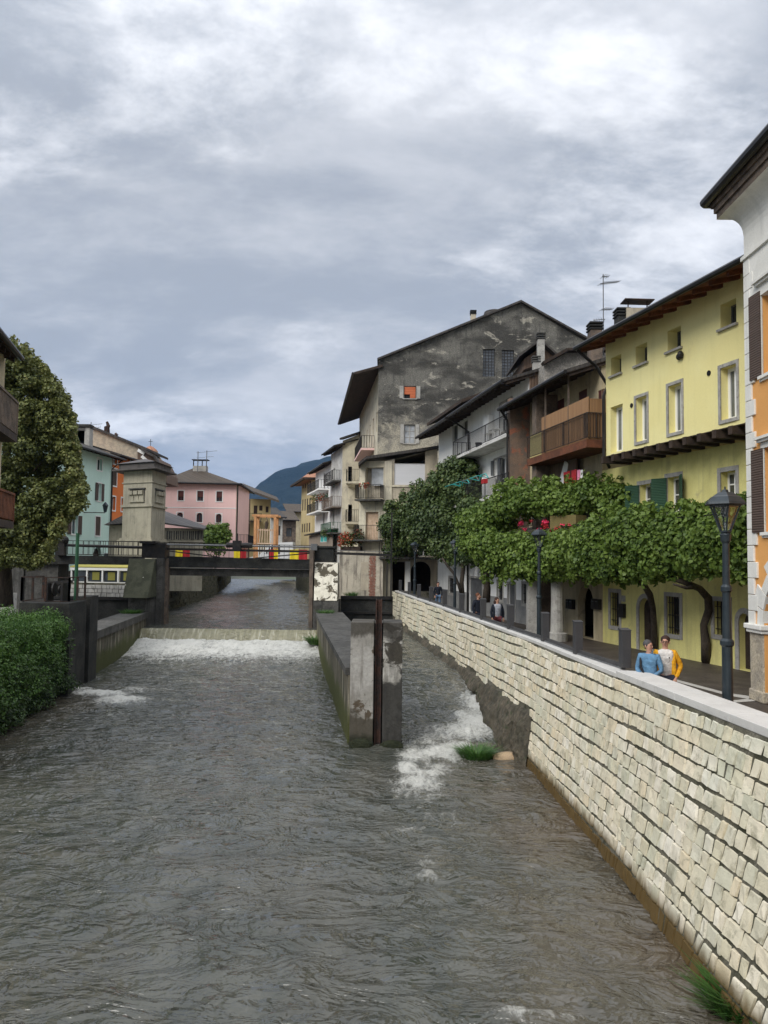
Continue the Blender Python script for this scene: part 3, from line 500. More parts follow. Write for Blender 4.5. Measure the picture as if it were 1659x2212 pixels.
# ------------------------------------------------------------------ builders for facades
def wall(mb, F, u0, u1, z0, z1, holes=(), dep=.25, top=None, bot=None, brk=(), o=0.0):
    us = sorted({round(a, 4) for a in [u0, u1, *brk]+[h[0] for h in holes]+[h[1] for h in holes] if u0-1e-4 <= a <= u1+1e-4})
    zs = sorted({round(a, 4) for a in [z0, z1]+[h[2] for h in holes]+[h[3] for h in holes] if z0-1e-4 <= a <= z1+1e-4})
    tp = top or (lambda u: z1); bo = bot or (lambda u: z0)
    for i in range(len(us)-1):
        for j in range(len(zs)-1):
            a, b, c_, d = us[i], us[i+1], zs[j], zs[j+1]; uc, zc_ = (a+b)/2, (c_+d)/2
            if any(h[0] < uc < h[1] and h[2] < zc_ < h[3] for h in holes): continue
            last = j == len(zs)-2; da, db = (max(tp(a), d) if last else min(d, tp(a)), max(tp(b), d) if last else min(d, tp(b))) if top else (d, d)
            if last and top: da, db = tp(a), tp(b)
            ca, cb = (bo(a), bo(b)) if j == 0 else (c_, c_)
            if top:
                ca, cb = min(ca, da, tp(a)), min(cb, db, tp(b))
                if da-ca < 1e-4 and db-cb < 1e-4: continue
            mb.face(F.P(a, ca, o), F.P(b, cb, o), F.P(b, db, o), F.P(a, da, o))
    for h in holes:
        a, b, c_, d = h[:4]; arch = len(h) > 4 and h[4]; r = (b-a)/2 if arch else 0; cz = d-r
        if arch and arch != True: r = arch; cz = d-r
        q = F.P; mb.face(q(a, c_, o), q(a, c_, o-dep), q(a, cz, o-dep), q(a, cz, o)); mb.face(q(b, c_, o), q(b, cz, o), q(b, cz, o-dep), q(b, c_, o-dep)); mb.face(q(a, c_, o), q(b, c_, o), q(b, c_, o-dep), q(a, c_, o-dep))
        if not arch: mb.face(q(a, d, o), q(a, d, o-dep), q(b, d, o-dep), q(b, d, o))
        else:
            n_ = 12; ar = [((a+b)/2-(b-a)/2*math.cos(math.pi*k/n_), cz+r*math.sin(math.pi*k/n_)) for k in range(n_+1)]
            for k in range(n_):
                (ua, za), (ub, zb) = ar[k], ar[k+1]
                mb.face(q(ua, za, o), q(ua, za, o-dep), q(ub, zb, o-dep), q(ub, zb, o)); mb.face(q(ua, za, o), q(ub, zb, o), q(ub, d, o), q(ua, d, o))
    return mb
def bld(name, label, F, u0, u1, z0, z1, D, mat, holes=(), cat='house', dep=.25, top=None, bot=None, brk=(), roofed=True, group=None, wname='wall', ends=True, o=0.0):
    p = F.P((u0+u1)/2, z0, 0); rt = root(name, p, label, cat, group); mb = MB(); wall(mb, F, u0, u1, z0, z1, holes, dep, top, bot, brk, o)
    tp = top or (lambda u: z1)
    if ends:
        for u in (u0, u1): mb.face(F.P(u, z0, o), F.P(u, z0, -D), F.P(u, tp(u), -D), F.P(u, tp(u), o))
        mb.face(F.P(u0, z0, -D), F.P(u1, z0, -D), F.P(u1, tp(u1), -D), F.P(u0, tp(u0), -D))
        ks = sorted([u0, u1, *brk])
        for a, b in zip(ks, ks[1:]): mb.face(F.P(a, tp(a)-.02, o-.02), F.P(b, tp(b)-.02, o-.02), F.P(b, tp(b)-.02, -D), F.P(a, tp(a)-.02, -D))
    mb.build(wname, mat, rt); return rt
def win(par, F, h, rec=.16, frame='sill', fw=.06, mull=1, bars=0, pane='glass', sur=None, shut=None, sill=None, iron=False, label=None, name='window', o=0.0, sw=None):
    a, b, c_, d = h[:4]; arch = len(h) > 4 and h[4]; mb = MB(); oo = o-rec; t = .05
    mb.fb(F, a, b, c_, c_+fw, oo-t, oo); mb.fb(F, a, a+fw, c_+fw, d, oo-t, oo); mb.fb(F, b-fw, b, c_+fw, d, oo-t, oo)
    if not arch: mb.fb(F, a+fw, b-fw, d-fw, d, oo-t, oo)
    for k in range(mull): m_ = a+(b-a)*(k+1)/(mull+1); mb.fb(F, m_-fw*.6, m_+fw*.6, c_+fw, d-fw, oo-t+.002, oo+.004)
    for k in range(bars): z = c_+(d-c_)*(k+1)/(bars+1); mb.fb(F, a+fw, b-fw, z-.02, z+.02, oo-t+.004, oo-.003)
    w_ = mb.build(name, M[frame], par)
    if label: w_['label'] = label
    mb = MB(); mb.face(F.P(a, c_, oo-.03), F.P(b, c_, oo-.03), F.P(b, d, oo-.03), F.P(a, d, oo-.03)); mb.build('pane', M[pane], w_)
    if sur:
        s, mt = sur; mb = MB(); mb.fb(F, a-s, a, c_-s, d+s, o-.02, o+.025); mb.fb(F, b, b+s, c_-s, d+s, o-.02, o+.025); mb.fb(F, a, b, d, d+s, o-.02, o+.025); mb.fb(F, a, b, c_-s, c_, o-.02, o+.045)
        mb.build('surround', M[mt], w_)
    if sill: mb = MB(); mb.fb(F, a-.08, b+.08, c_-.07, c_, o-.02, o+.09); mb.build('sill', M[sill], w_)
    if shut:
        mt, mode = shut; W = (b-a)/2 if sw is None else sw; mt = M[mt] if isinstance(mt, str) else mt
        for s in (0, 1):
            mb = MB()
            if mode == 'open':
                x0, x1 = (a-W-.02, a-.02) if s == 0 else (b+.02, b+W+.02); mb.fb(F, x0, x1, c_, d, o+.03, o+.075)
            elif mode == 'closed':
                x0, x1 = (a, a+W-.005) if s == 0 else (b-W+.005, b); mb.fb(F, x0, x1, c_+.01, d-.01, o-.06, o-.02)
            else:                            # swung out at an angle
                e = a if s == 0 else b; sg = -1 if s == 0 else 1; q0 = F.P(e, 0, o+.03); dr = F.u*sg*math.cos(mode)+F.n*math.sin(mode); e1 = q0+dr*W; nn = dr.cross(V((0, 0, 1)))*.022
                mb.hexa([q0-nn+V((0, 0, c_)), e1-nn+V((0, 0, c_)), e1+nn+V((0, 0, c_)), q0+nn+V((0, 0, c_)), q0-nn+V((0, 0, d)), e1-nn+V((0, 0, d)), e1+nn+V((0, 0, d)), q0+nn+V((0, 0, d))])
            mb.build('shutter', mt, w_)
    if iron:
        mb = MB(); k = max(2, int((b-a)/.14))
        for i in range(k): x = a+(b-a)*(i+.5)/k; mb.fb(F, x-.012, x+.012, c_, d, o-.07, o-.045)
        for i in range(3): z = c_+(d-c_)*(i+.5)/3; mb.fb(F, a, b, z-.012, z+.012, o-.075, o-.04)
        mb.build('iron_bars', M['iron'], w_)
    return w_
def door(par, F, h, mat='wood_grey', rec=.18, o=0.0, sur=None, arch=False, label=None):
    a, b, c_, d = h[:4]; mb = MB(); mb.fb(F, a, b, c_, d, o-rec-.06, o-rec)
    for k in range(2):
        for j in range(2): x0 = a+(b-a)*(.1+.45*k); z0 = c_+(d-c_)*(.06+.45*j); mb.fb(F, x0, x0+(b-a)*.35, z0, z0+(d-c_)*.38, o-rec, o-rec+.015)
    dr = mb.build('door', M[mat], par); mb = MB(); mb.fb(F, b-.14, b-.1, (c_+d)/2-.08, (c_+d)/2+.05, o-rec+.01, o-rec+.05); mb.build('handle', M['iron'], dr)
    if label: dr['label'] = label
    if sur:
        s, mt = sur; mb = MB(); mb.fb(F, a-s, a, c_, d+s, o-.02, o+.03); mb.fb(F, b, b+s, c_, d+s, o-.02, o+.03); mb.fb(F, a, b, d, d+s, o-.02, o+.03); mb.build('surround', M[mt], dr)
    return dr
def rail(par, pts, h=.95, mat='iron', sp=.12, br=.009, name='railing', tr=.022, low=.08):
    mb = MB(); pts = [V(p) for p in pts]; up = V((0, 0, 1))
    for a, b in zip(pts, pts[1:]):
        mb.bar(a+up*h, b+up*h, tr*2, tr*1.6); mb.bar(a+up*low, b+up*low, tr*1.2); L = (b-a).length; n = max(1, int(L/sp))
        for k in range(n+1): q = a+(b-a)*(k/n); e = br*(2.2 if k % max(1, int(n/3)) == 0 else 1); mb.box(q.x-e, q.x+e, q.y-e, q.y+e, q.z+low, q.z+h)
    return mb.build(name, M[mat] if isinstance(mat, str) else mat, par)
def balcony(par, F, u0, u1, z, dp, h=.95, th=.14, slab='concrete', rm='iron', sp=.12, o=0.0, name='balcony', curved=False):
    mb = MB()
    if curved:
        mb.hexa([F.P(u0+.15, z-th*2.6, o), F.P(u1-.15, z-th*2.6, o), F.P(u1-.3, z-th*2.2, o+dp*.4), F.P(u0+.3, z-th*2.2, o+dp*.4), F.P(u0, z-th, o), F.P(u1, z-th, o), F.P(u1, z-th, o+dp), F.P(u0, z-th, o+dp)])
    mb.fb(F, u0, u1, z-th+.001, z, o, o+dp); b = mb.build(name, M[slab], par); e = .04
    rail(b, [F.P(u0+e, z, o), F.P(u0+e, z, o+dp-e), F.P(u1-e, z, o+dp-e), F.P(u1-e, z, o)], h, rm, sp); return b
def roof(par, F, u0, u1, ze, ov, D, rise, mat='tile', th=.14, eb=.3, soff='wood_dark', gut=True, raf=.7, ze1=None):
    """mono-pitch slab rising from the eave line (out = ov) to out = -D; ze1: eave height at u1"""
    ze1 = ze if ze1 is None else ze1; mb = MB(); q = F.P; a0, a1 = u0-eb, u1+eb; sl = rise/(D+ov)
    mb.hexa([q(a0, ze, ov), q(a1, ze1, ov), q(a1, ze1+rise, -D), q(a0, ze+rise, -D), q(a0, ze+th, ov), q(a1, ze1+th, ov), q(a1, ze1+rise+th, -D), q(a0, ze+rise+th, -D)])
    rf = mb.build('roof', M[mat], par); mb = MB(); n = max(2, int((u1-u0)/raf))
    for k in range(n+1):
        u = a0+.12+(a1-a0-.24)*k/n; z = ze+(ze1-ze)*(u-u0)/(u1-u0); mb.hexa([q(u-.06, z-.13+ov*0, ov-.12), q(u+.06, z-.13, ov-.12), q(u+.06, z-.13+sl*(ov+.1), -.2), q(u-.06, z-.13+sl*(ov+.1), -.2), q(u-.06, z+.012, ov-.12), q(u+.06, z+.012, ov-.12), q(u+.06, z-.01+sl*(ov+.2), -.2), q(u-.06, z-.01+sl*(ov+.2), -.2)])
    mb.hexa([q(a0, ze-.02, ov-.03), q(a1, ze1-.02, ov-.03), q(a1, ze1-.02+sl*(ov+.3), -.3), q(a0, ze-.02+sl*(ov+.3), -.3), q(a0, ze-.002, ov-.03), q(a1, ze1-.002, ov-.03), q(a1, ze1-.002+sl*(ov+.3), -.3), q(a0, ze-.002+sl*(ov+.3), -.3)])
    mb.build('soffit', M[soff], rf)
    if gut: mb = MB(); mb.tube([q(a0, ze+.03, ov+.07), q(a1, ze1+.03, ov+.07)], .085, 8); mb.build('gutter', M['gutter'], rf)
    return rf
def chimney(par, c, w, d, h, mat='brick', cap='concrete', rz=0.0, name='chimney'):
    mb = MB(); x, y, z = c; mb.box(x-w/2, x+w/2, y-d/2, y+d/2, z, z+h); o = mb.build(name, M[mat], par); mb = MB()
    for k in range(3): mb.box(x-w/2-.05, x+w/2+.05, y-d/2-.05, y+d/2+.05, z+h+.02+k*.13, z+h+.08+k*.13)
    mb.box(x-w/2+.04, x+w/2-.04, y-d/2+.04, y+d/2-.04, z+h+.001, z+h+.34); mb.build('cap', M[cap], o); return o
def pipe(par, pts, r=.05, mat='gutter', name='downpipe'): mb = MB(); mb.tube(pts, r, 8); return mb.build(name, M[mat], par)
def antenna(p, h, label, arms, mat='steel_grey', name='roof_antenna'):
    rt = root(name, p, label, 'antenna'); x, y, z = p; mb = MB(); mb.tube([(x, y, z), (x, y, z+h)], .022*max(1, y/45), 6); mb.build('mast', M[mat], rt)
    for hz_, L, up, n, ang in arms:
        mb = MB(); d = V((math.cos(ang), math.sin(ang), up)).normalized(); a = V((x, y, z+hz_))-d*L*.15; b = a+d*L; mb.bar(a, b, .03); s = d.cross(V((0, 0, 1))).normalized()
        if n < 0: s = V((0, 0, 1)); n = -n
        for k in range(n): c_ = a+(b-a)*((k+.5)/n); l_ = .28-.1*k/n; mb.bar(c_-s*l_, c_+s*l_, .014)
        mb.build('aerial', M[mat], rt)
    return rt
# ------------------------------------------------------------------ weir, sluices, footbridge
def slab(mb, pts, z0, z1):                   # vertical prism over a plan polygon
    n = len(pts); mb.face(*[(x, y, z1) for x, y in pts]); mb.face(*[(x, y, z0) for x, y in pts][::-1])
    for i in range(n): a, b = pts[i], pts[(i+1) % n]; mb.face((*a, z0), (*b, z0), (*b, z1), (*a, z1))
    return mb
cw = root('divider_wall', (-1.5, 35, ZW), 'low mossy concrete divider wall with wet top running from the tall pier to the weir', 'wall')
L_ = [(float(cwl(y)), y) for y in (23.2, 30, 38, 47.6)]; Rr = [(float(cwr(y)), y) for y in (23.2, 30, 38, 47.6)]
mb = MB(); slab(mb, [(x+.06, y) for x, y in L_]+[(x-.04, y) for x, y in Rr[::-1]], -3.2, -.26); mb.build('wall_body', M['moss_wall'], cw)
mb = MB(); slab(mb, [(x-.03, y) for x, y in L_]+[(x+.03, y) for x, y in Rr[::-1]], -.257, -.05); mb.build('wall_top', M['concrete'], cw)
pr_ = root('sluice_pier', (-.17, 23.1, ZW), 'tall stained concrete pier with a rusty steel slot standing in mid river', 'pier')
mb = MB(); mb.box(-.89, -.235, 22.6, 23.9, -3.2, 1.30); mb.k = 1; mb.box(.02, .565, 22.62, 23.9, -3.2, 1.30); mb.box(-.235, .02, 22.85, 23.9, -3.2, 1.27)
pier_mat = M['pier'] = mk('pier_concrete', (.36, .35, .325), (.26, .25, .225), .8, c3=(.085, .066, .045), sc3=1.9, lo3=.55, hi3=.60, streak=(.07, .055, .04), st=.7, bump=.5, bsc=14, fine=.18, zones=((.78, 1.0, (.050, .045, .036), .88, 1.1, 1.3), (-1.05, -1.2, (.060, .052, .038), .93, .9, 2.0), (-1.75, -1.95, (.02, .022, .012), .9, 2.5, .4)))
pier_dark = mk('pier_concrete_stained', (.44, .43, .40), (.32, .31, .28), .9, c3=(.05, .045, .036), sc3=1.3, lo3=.52, hi3=.58, streak=(.04, .036, .03), st=.8, bump=.5, bsc=14, fine=.2, zones=((.78, 1.0, (.035, .032, .027), .9, 1.1, 1.3), (-.05, -.2, (.032, .031, .028), .95, .9, 1.8)))
mb.build('pier_block', [pier_mat, pier_dark], pr_, bevel=.02)
mb = MB(); mb.box(-.20, -.17, 22.70, 22.84, -3, 1.95); mb.box(-.05, -.02, 22.70, 22.84, -3, 1.95); mb.box(-.17, -.05, 22.78, 22.81, -3, 1.93); mb.build('steel_guide', M['rust'], pr_)
mb = MB(); mb.ell((-.55, 22.6, -2.1), (.36, .12, .2), 14, 8, .12); mb.ell((.3, 22.6, -2.12), (.34, .12, .18), 14, 8, .12); mb.build('moss_cushion', mk('dark_moss', (.014, .018, .008), (.022, .026, .012), 6, bump=1, fine=.4), pr_)
# left wall with its end columns
lw = root('left_channel_wall', (-13.5, 42, ZW), 'streaked mossy concrete wall leading from the dark sluice block to the weir', 'wall')
LW = [(-12.55, 34.6), (-13.4, 42), (-14.3, 49.5)]
mb = MB(); slab(mb, [(x-.06, y) for x, y in LW]+[(x-1.35, y) for x, y in LW[::-1]], -3.2, -.62); mb.build('wall_body', M['moss_wall'], lw)
mb = MB(); slab(mb, [(x+.03, y) for x, y in LW]+[(x-1.4, y) for x, y in LW[::-1]], -.617, -.25); mb.build('wall_top', M['concrete'], lw)
sb = root('sluice_block', (-12.9, 32, ZW), 'blackened concrete sluice block with slot columns beside the overgrown bank', 'sluice')
zt = 1.22
mb = MB(); slab(mb, [(-14.1, 31.2), (-12.15, 31.2), (-12.3, 33.4), (-14.3, 33.4)], -3.2, zt); mb.build('block', M['concrete_dark'], sb, bevel=.02)
mb = MB(); slab(mb, [(-12.14, 30.2), (-11.72, 30.2), (-11.85, 31.19), (-12.14, 31.19)], -3.2, -.1); mb.build('column', M['concrete_dark'], sb, bevel=.02)
mb = MB(); slab(mb, [(-12.75, 33.6), (-12.22, 33.6), (-12.35, 34.9), (-12.9, 34.9)], -3.2, 1.38); mb.build('column', M['concrete_dark'], sb, bevel=.02)
rail(sb, [(-14.05, 33.2, zt), (-14.05, 31.25, zt), (-12.2, 31.25, zt), (-12.35, 33.3, zt)], 1.0, 'rust', .9, .016, 'guard_frame')
gm = root('sluice_winch', (-13.1, 32.4, zt), 'black cast gear winch standing on the sluice block inside the guard frame', 'winch')
mb = MB(); mb.box(-13.45, -13.35, 32, 32.6, zt, zt+.75); mb.box(-12.85, -12.75, 32, 32.6, zt, zt+.75); mb.bar((-13.7, 32.3, zt+.72), (-12.5, 32.3, zt+.82), .1, .12); mb.build('winch_frame', M['iron'], gm)
for x, r in ((-13.2, .28), (-12.98, .17)): mb = MB(); mb.tube([(x-.03, 32.3, zt+.5), (x+.03, 32.3, zt+.5)], r, 16); mb.build('gear', M['iron'], gm)
mb = MB(); mb.tube([(-12.62, 33, zt-.3), (-12.62, 33, 4.0)], .07, 8); tag(mb.build('green_pole', M['green']), 'tall dark green pole rising beside the sluice block', 'pole')
# weir buttresses
def sloped(mb, x0, x1, ztop, zbot, ytop, ybot, yb):   # slab whose front face leans back
    mb.hexa([(x0[1], ybot, zbot), (x1[1], ybot, zbot), (x1[1], yb, zbot), (x0[1], yb, zbot), (x0[0], ytop, ztop), (x1[0], ytop, ztop), (x1[0], yb, ztop), (x0[0], yb, ztop)]); return mb
b1 = root('weir_buttress', (-15, 49, ZW), 'left weir pillar with an inclined mossy slab and grey gate post', 'pillar')
mb = MB(); sloped(mb, (-15.65, -15.45), (-14.05, -13.95), 2.95, .62, 49.3, 47.7, 50.2); mb.build('sloping_slab', M['mossy_slab'], b1, bevel=.03)
mb = MB(); slab(mb, [(-15.3, 48.3), (-14.25, 48.3), (-13.9, 50.3), (-15.2, 50.3)], -3.2, .615); mb.build('pillar_base', M['concrete'], b1)
mb = MB(); mb.box(-14.0, -13.62, 49.5, 50.1, -2.3, 3.0); mb.build('gate_post', M['concrete'], b1)
mb = MB(); mb.box(-14.05, -13.45, 50.12, 50.6, -3.2, 3.0); mb.build('gate_guide', M['wood_grey'], b1)
mb = MB(); mb.box(-15.0, -13.55, 49.7, 50.6, 3.003, 3.95); mb.box(-15.1, -14.1, 49.5, 50.5, 3.9, 4.05); mb.build('winch_housing', M['iron'], b1)
b2 = root('weir_buttress', (-3.5, 49, ZW), 'right weir pillar with an inclined slab of peeling white paint', 'pillar')
mb = MB(); sloped(mb, (-4.22, -4.1), (-2.78, -2.7), 2.86, .60, 49.2, 47.7, 50.2); mb.build('sloping_slab', M['peeling'], b2, bevel=.03)
mb = MB(); slab(mb, [(-4.15, 47.75), (-2.65, 47.75), (-2.65, 50.3), (-4.15, 50.3)], -3.2, .595); mb.build('pillar_base', M['concrete'], b2)
mb = MB(); mb.box(-4.48, -4.26, 48.6, 50.2, -3.2, 3.6); mb.build('gate_guide', M['wood_grey'], b2)
mb = MB(); mb.box(-4.25, -3.1, 49.6, 50.6, 2.88, 3.75); mb.box(-4.35, -3.0, 49.5, 50.7, 3.76, 3.87); mb.build('winch_housing', M['concrete_dark'], b2)
mb = MB(); mb.box(-4.5, -4.1, 49.4, 49.8, 3.6, 4.0); mb.build('bearing', M['steel_grey'], b2)
sg = root('side_gate', (-1.1, 50.3, ZU), 'black steel gate leaf closing the side channel beside the white pillar', 'gate')
mb = MB(); mb.box(-2.64, .62, 50.2, 50.4, -1.3, .72); mb.build('gate_leaf', M['concrete_dark'], sg); mb = MB(); mb.box(-2.64, .62, 50.08, 50.2, .60, .80); mb.box(-2.64, .62, 50.08, 50.2, -.3, -.18); mb.build('gate_beam', M['iron'], sg)
lg = root('side_gate', (-18, 49, ZU), 'black steel gate leaf across the left side channel below the market stall', 'gate')
mb = MB(); mb.box(-20.8, -15.32, 49.6, 49.8, -1.3, .55); mb.build('gate_leaf', M['concrete_dark'], lg); mb = MB(); mb.box(-20.8, -15.32, 49.48, 49.6, .4, .58); mb.build('gate_beam', M['iron'], lg)
# footbridge
fbz = lambda x: 3.03-.012*(x+14)
fb = root('footbridge', (-9, 51, 2), 'dark footbridge with thin railings carried on a long black beam over the weir', 'bridge')
mb = MB(); mb.hexa([(-13.6, 50.3, 2.44), (-4.3, 50.3, 2.40), (-4.3, 50.7, 2.40), (-13.6, 50.7, 2.44), (-13.6, 50.3, 3.12), (-4.3, 50.3, 3.02), (-4.3, 50.7, 3.02), (-13.6, 50.7, 3.12)]); mb.build('steel_beam', M['concrete_dark'], fb)
mb = MB(); mb.box(-13.6, -4.3, 50.71, 52.6, 1.92, 2.38); mb.build('deck', M['concrete'], fb)
mb = MB(); mb.box(-22.6, -15.6, 50.3, 52.4, 2.55, 3.1); mb.build('side_deck', M['concrete_dark'], fb)
rail(fb, [(-22.6, 52.3, 3.1), (-14, 52.3, 3.05), (-4.2, 52.3, 2.95)], .98, 'iron', .32, .011)
rail(fb, [(-22.6, 50.35, 3.1), (-15.1, 50.35, 3.1)], .93, 'iron', .34, .011)
ws = root('gate_shaft', (-9, 49.9, 3.2), 'long horizontal winding shaft with a gearbox above the weir beam', 'shaft')
mb = MB(); mb.tube([(-13.6, 50.0, 3.86), (-4.2, 49.9, 3.80)], .055, 8); mb.build('shaft_rod', M['steel_grey'], ws)
mb = MB(); mb.bar((-13.6, 50.1, 3.58), (-4.2, 50.0, 3.52), .1, .14); mb.bar((-13.4, 50.1, 3.45), (-10.2, 50.1, 3.1), .07); mb.bar((-4.6, 50.1, 3.42), (-8.0, 50.1, 3.08), .07); mb.build('tie_beam', M['iron'], ws)
mb = MB(); mb.box(-9.4, -8.9, 49.8, 50.3, 3.5, 4.15); mb.tube([(-9.8, 50, 3.86), (-8.2, 50, 3.86)], .16, 10); mb.tube([(-9.15, 50, 4.1), (-9.15, 50, 4.6)], .05, 8); mb.build('gearbox', M['iron'], ws)
ws2 = root('gate_shaft', (-18, 50, 3.2), 'black winding shaft with a hanging rod over the left side deck', 'shaft')
mb = MB(); mb.tube([(-20.3, 50.1, 3.75), (-14.9, 50.1, 3.65)], .09, 8); mb.build('shaft_rod', M['iron'], ws2); mb = MB(); mb.box(-20.45, -19.9, 49.9, 50.35, 3.1, 4.1); mb.tube([(-20.0, 50.1, 3.9), (-20.0, 50.1, 6.0)], .05, 6); mb.ell((-20.0, 50.1, 4.05), (.3, .3, .3), 10, 6); mb.build('gearbox', M['iron'], ws2)
ws3 = root('gate_shaft', (-1.5, 49.6, 3.3), 'thin black catwalk beam in front of the streaked wall right of the weir', 'shaft')
mb = MB(); mb.bar((-3.0, 49.7, 3.44), (.55, 49.7, 3.36), .12, .16); mb.build('shaft_rod', M['iron'], ws3); mb = MB(); mb.bar((-3.0, 49.7, 3.62), (.55, 49.7, 3.56), .03); mb.build('hand_rod', M['steel_grey'], ws3)
mb = MB(); mb.box(.44, .54, 49.6, 49.7, .75, 6.0); mb.box(.2, .28, 49.6, 49.7, .75, 2.9); mb.build('steel_mast', M['iron'], ws3)
# railing with flags on the bridge behind
for i, (x0, x1, sw_, lb) in enumerate(((379, 410, 0, 'first flag from the stone tower'), (505, 532, 0, 'flag below the middle gearbox'), (582, 601, 1, 'flag in front of the wooden frame tower'), (626, 664, 0, 'flag nearest the white pillar'))):
    a = at(x0, 1190, 52.22).x; b = at(x1, 1190, 52.22).x; m_ = (a+b)/2
    r = root('flag_banner', (m_, 52.22, 3.0), 'yellow and red banner on the bridge railing, '+lb, 'banner', 'banners on the bridge railing')
    for k, (p, q) in enumerate(((a, m_), (m_, b))):
        mb = MB(); n = 5
        for j in range(n): t0, t1 = j/n, (j+1)/n; y_ = lambda t: 52.22+.03*math.sin(t*9+i); mb.hexa([(p+(q-p)*t0, y_(t0)-.01, 2.96+.0), (p+(q-p)*t1, y_(t1)-.01, 2.96+.0), (p+(q-p)*t1, y_(t1)+.01, 2.96+.0), (p+(q-p)*t0, y_(t0)+.01, 2.96+.0), (p+(q-p)*t0, y_(t0)-.01, 3.66+.0), (p+(q-p)*t1, y_(t1)-.01, 3.66+.0), (p+(q-p)*t1, y_(t1)+.01, 3.66+.0), (p+(q-p)*t0, y_(t0)+.01, 3.66+.0)])
        mb.build('yellow_half' if k == sw_ else 'red_half', M['c_yellow' if k == sw_ else 'c_red'], r)
# upstream left bank wall
bw = root('bank_wall', (-18, 80, ZU), 'old mossy rubble bank wall seen beneath the footbridge', 'wall')
vs, fs = [], []; rk = random.Random(5); mb = MB()
for (ax, ay), (bx_, by) in zip(LB, LB[1:]):
    a, b = V((ax, ay, 0)), V((bx_, by, 0)); L = (b-a).length; d = (b-a)/L; n_ = V((d.y, -d.x, 0)); z = -1.6
    while z < 1.75:
        h = rk.uniform(.22, .36); s = 0.0
        while s < L:
            w_ = rk.uniform(.4, 1.0); e = min(L, s+w_); o_ = rk.uniform(0, .09)+.12*(1.8-z)*.6; p = a+d*(s+.02); q = a+d*(e-.02); z1 = min(z+h-.02, 1.9)
            mb.hexa([p+n_*o_+V((0, 0, z)), q+n_*o_+V((0, 0, z)), q-n_*.3+V((0, 0, z)), p-n_*.3+V((0, 0, z)), p+n_*o_+V((0, 0, z1)), q+n_*o_+V((0, 0, z1)), q-n_*.3+V((0, 0, z1)), p-n_*.3+V((0, 0, z1))]); s = e
        z += h
mb.build('stonework', M['bank_stone'], bw)
qw = root('quay_wall', (-20, 54.9, 0), 'pale rubble quay wall below the market shelter on the left channel', 'wall')
mb = MB(); slab(mb, [(-60, 57.2), (-24.5, 55.6), (-16.3, 54.3), (-17.1, 62.1), (-60, 62.6)], -3, 1.25); mb.build('core', MORT, qw)
mb = MB(); QF = Fac((-24.5, 55.6), (-16.3, 54.3)); z = -1.3; rk = random.Random(8)
while z < 1.1:
    u = 0.0
    while u < QF.L: w_ = rk.uniform(.22, .5); e = min(u+w_, QF.L); mb.fb(QF, u+.02, e-.02, z+.02, min(z+.26, 1.24), -.05, rk.uniform(.03, .09)); u = e
    z += .27
mb.build('stonework', M['white_old'], qw)
mb = MB(); rk = random.Random(8)
# ------------------------------------------------------------------ right row of houses
zz_ = lambda F, px, py, o=0.0: F.uv(px, py, o)[1]
uu_ = lambda F, px, py, o=0.0: F.uv(px, py, o)[0]
# --- yellow house: lower storeys set back, upper storeys carried out on joists
FY = Fac((8.46, 31.1), (10.4, 23.3)); OU = .9
yz0 = zz_(FY, 1477, 946, OU); yu0 = uu_(FY, 1309, 870, OU); yu1 = 13.5; yzt = zz_(FY, 1455, 677, OU)+.2
H = lambda x0, x1, yt, yb, o=OU: FY.rc(x0, x1, yt, yb, o)
att = [H(1320, 1342, 769, 809), H(1373, 1398, 744, 786), H(1442, 1471, 709, 755), H(1556, 1590.5, 651, 705)]
big = [H(1319, 1345, 876, 972), H(1374, 1398, 857, 953), H(1444, 1473, 830, 934), H(1557, 1592, 790, 905)]
big[0] = (big[0][0], big[0][1], yz0+.08, big[0][3])
yh = bld('house', 'bright yellow house, its upper floors carried out on dark joists above the vines', FY, yu0, yu1, yz0, yzt, 9, M['yellow'], att+big, dep=.42, o=OU, wname='upper_wall')
for h in att: win(yh, FY, h, rec=.36, frame='steel_grey', mull=0, fw=.04, o=OU, sill='surround')
for i, h in enumerate(big): win(yh, FY, h, rec=.24, frame='sill', mull=1, fw=.10, pane='glass_mid', sur=(.10, 'surround') if i else None, o=OU)
mb = MB()
for px, py, r in ((1365, 876, .08), (1532, 806, .08)): u, z = FY.uv(px, py, OU); mb.tube([FY.P(u, z, OU-.01), FY.P(u, z, OU+.03)], r, 10)
mb.build('vent_hole', M['black'], yh)
u, z = FY.uv(1474.5, 767, OU); mb = MB(); mb.ell(FY.P(u, z, OU+.08), (.1, .1, .13), 10, 6); mb.ell(FY.P(u-.14, z-.03, OU+.06), (.07, .07, .1), 8, 6); mb.build('wall_lamp', M['iron'], yh)
low = [FY.rc(1382, 1408, 1046, 1108), FY.rc(1442, 1470, 1030, 1105), FY.rc(1557, 1590, 1018, 1072), FY.rc(1319, 1338, 1280, 1352), FY.rc(1441, 1469, 1289, 1370), FY.rc(1543, 1575, 1299, 1372)]
dd = [FY.rc(1381, 1408, 1292, 1396), FY.rc(1597, 1622, 1325, 1440)]; dd = [(a, b, .03, d, True) for a, b, c_, d in dd]
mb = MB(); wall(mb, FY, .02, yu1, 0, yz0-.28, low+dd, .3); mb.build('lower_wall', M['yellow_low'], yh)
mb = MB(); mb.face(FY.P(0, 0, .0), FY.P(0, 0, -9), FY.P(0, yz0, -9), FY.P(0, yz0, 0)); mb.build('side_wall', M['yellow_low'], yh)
for i, h in enumerate(low): win(yh, FY, h, rec=.24, frame='sill' if i < 3 else 'wood_grey', fw=.07, mull=1 if i < 3 else 0, bars=1, sur=(.14, 'surround'), shut=('louver', .5) if i < 2 else None, sw=.55, iron=i > 2)
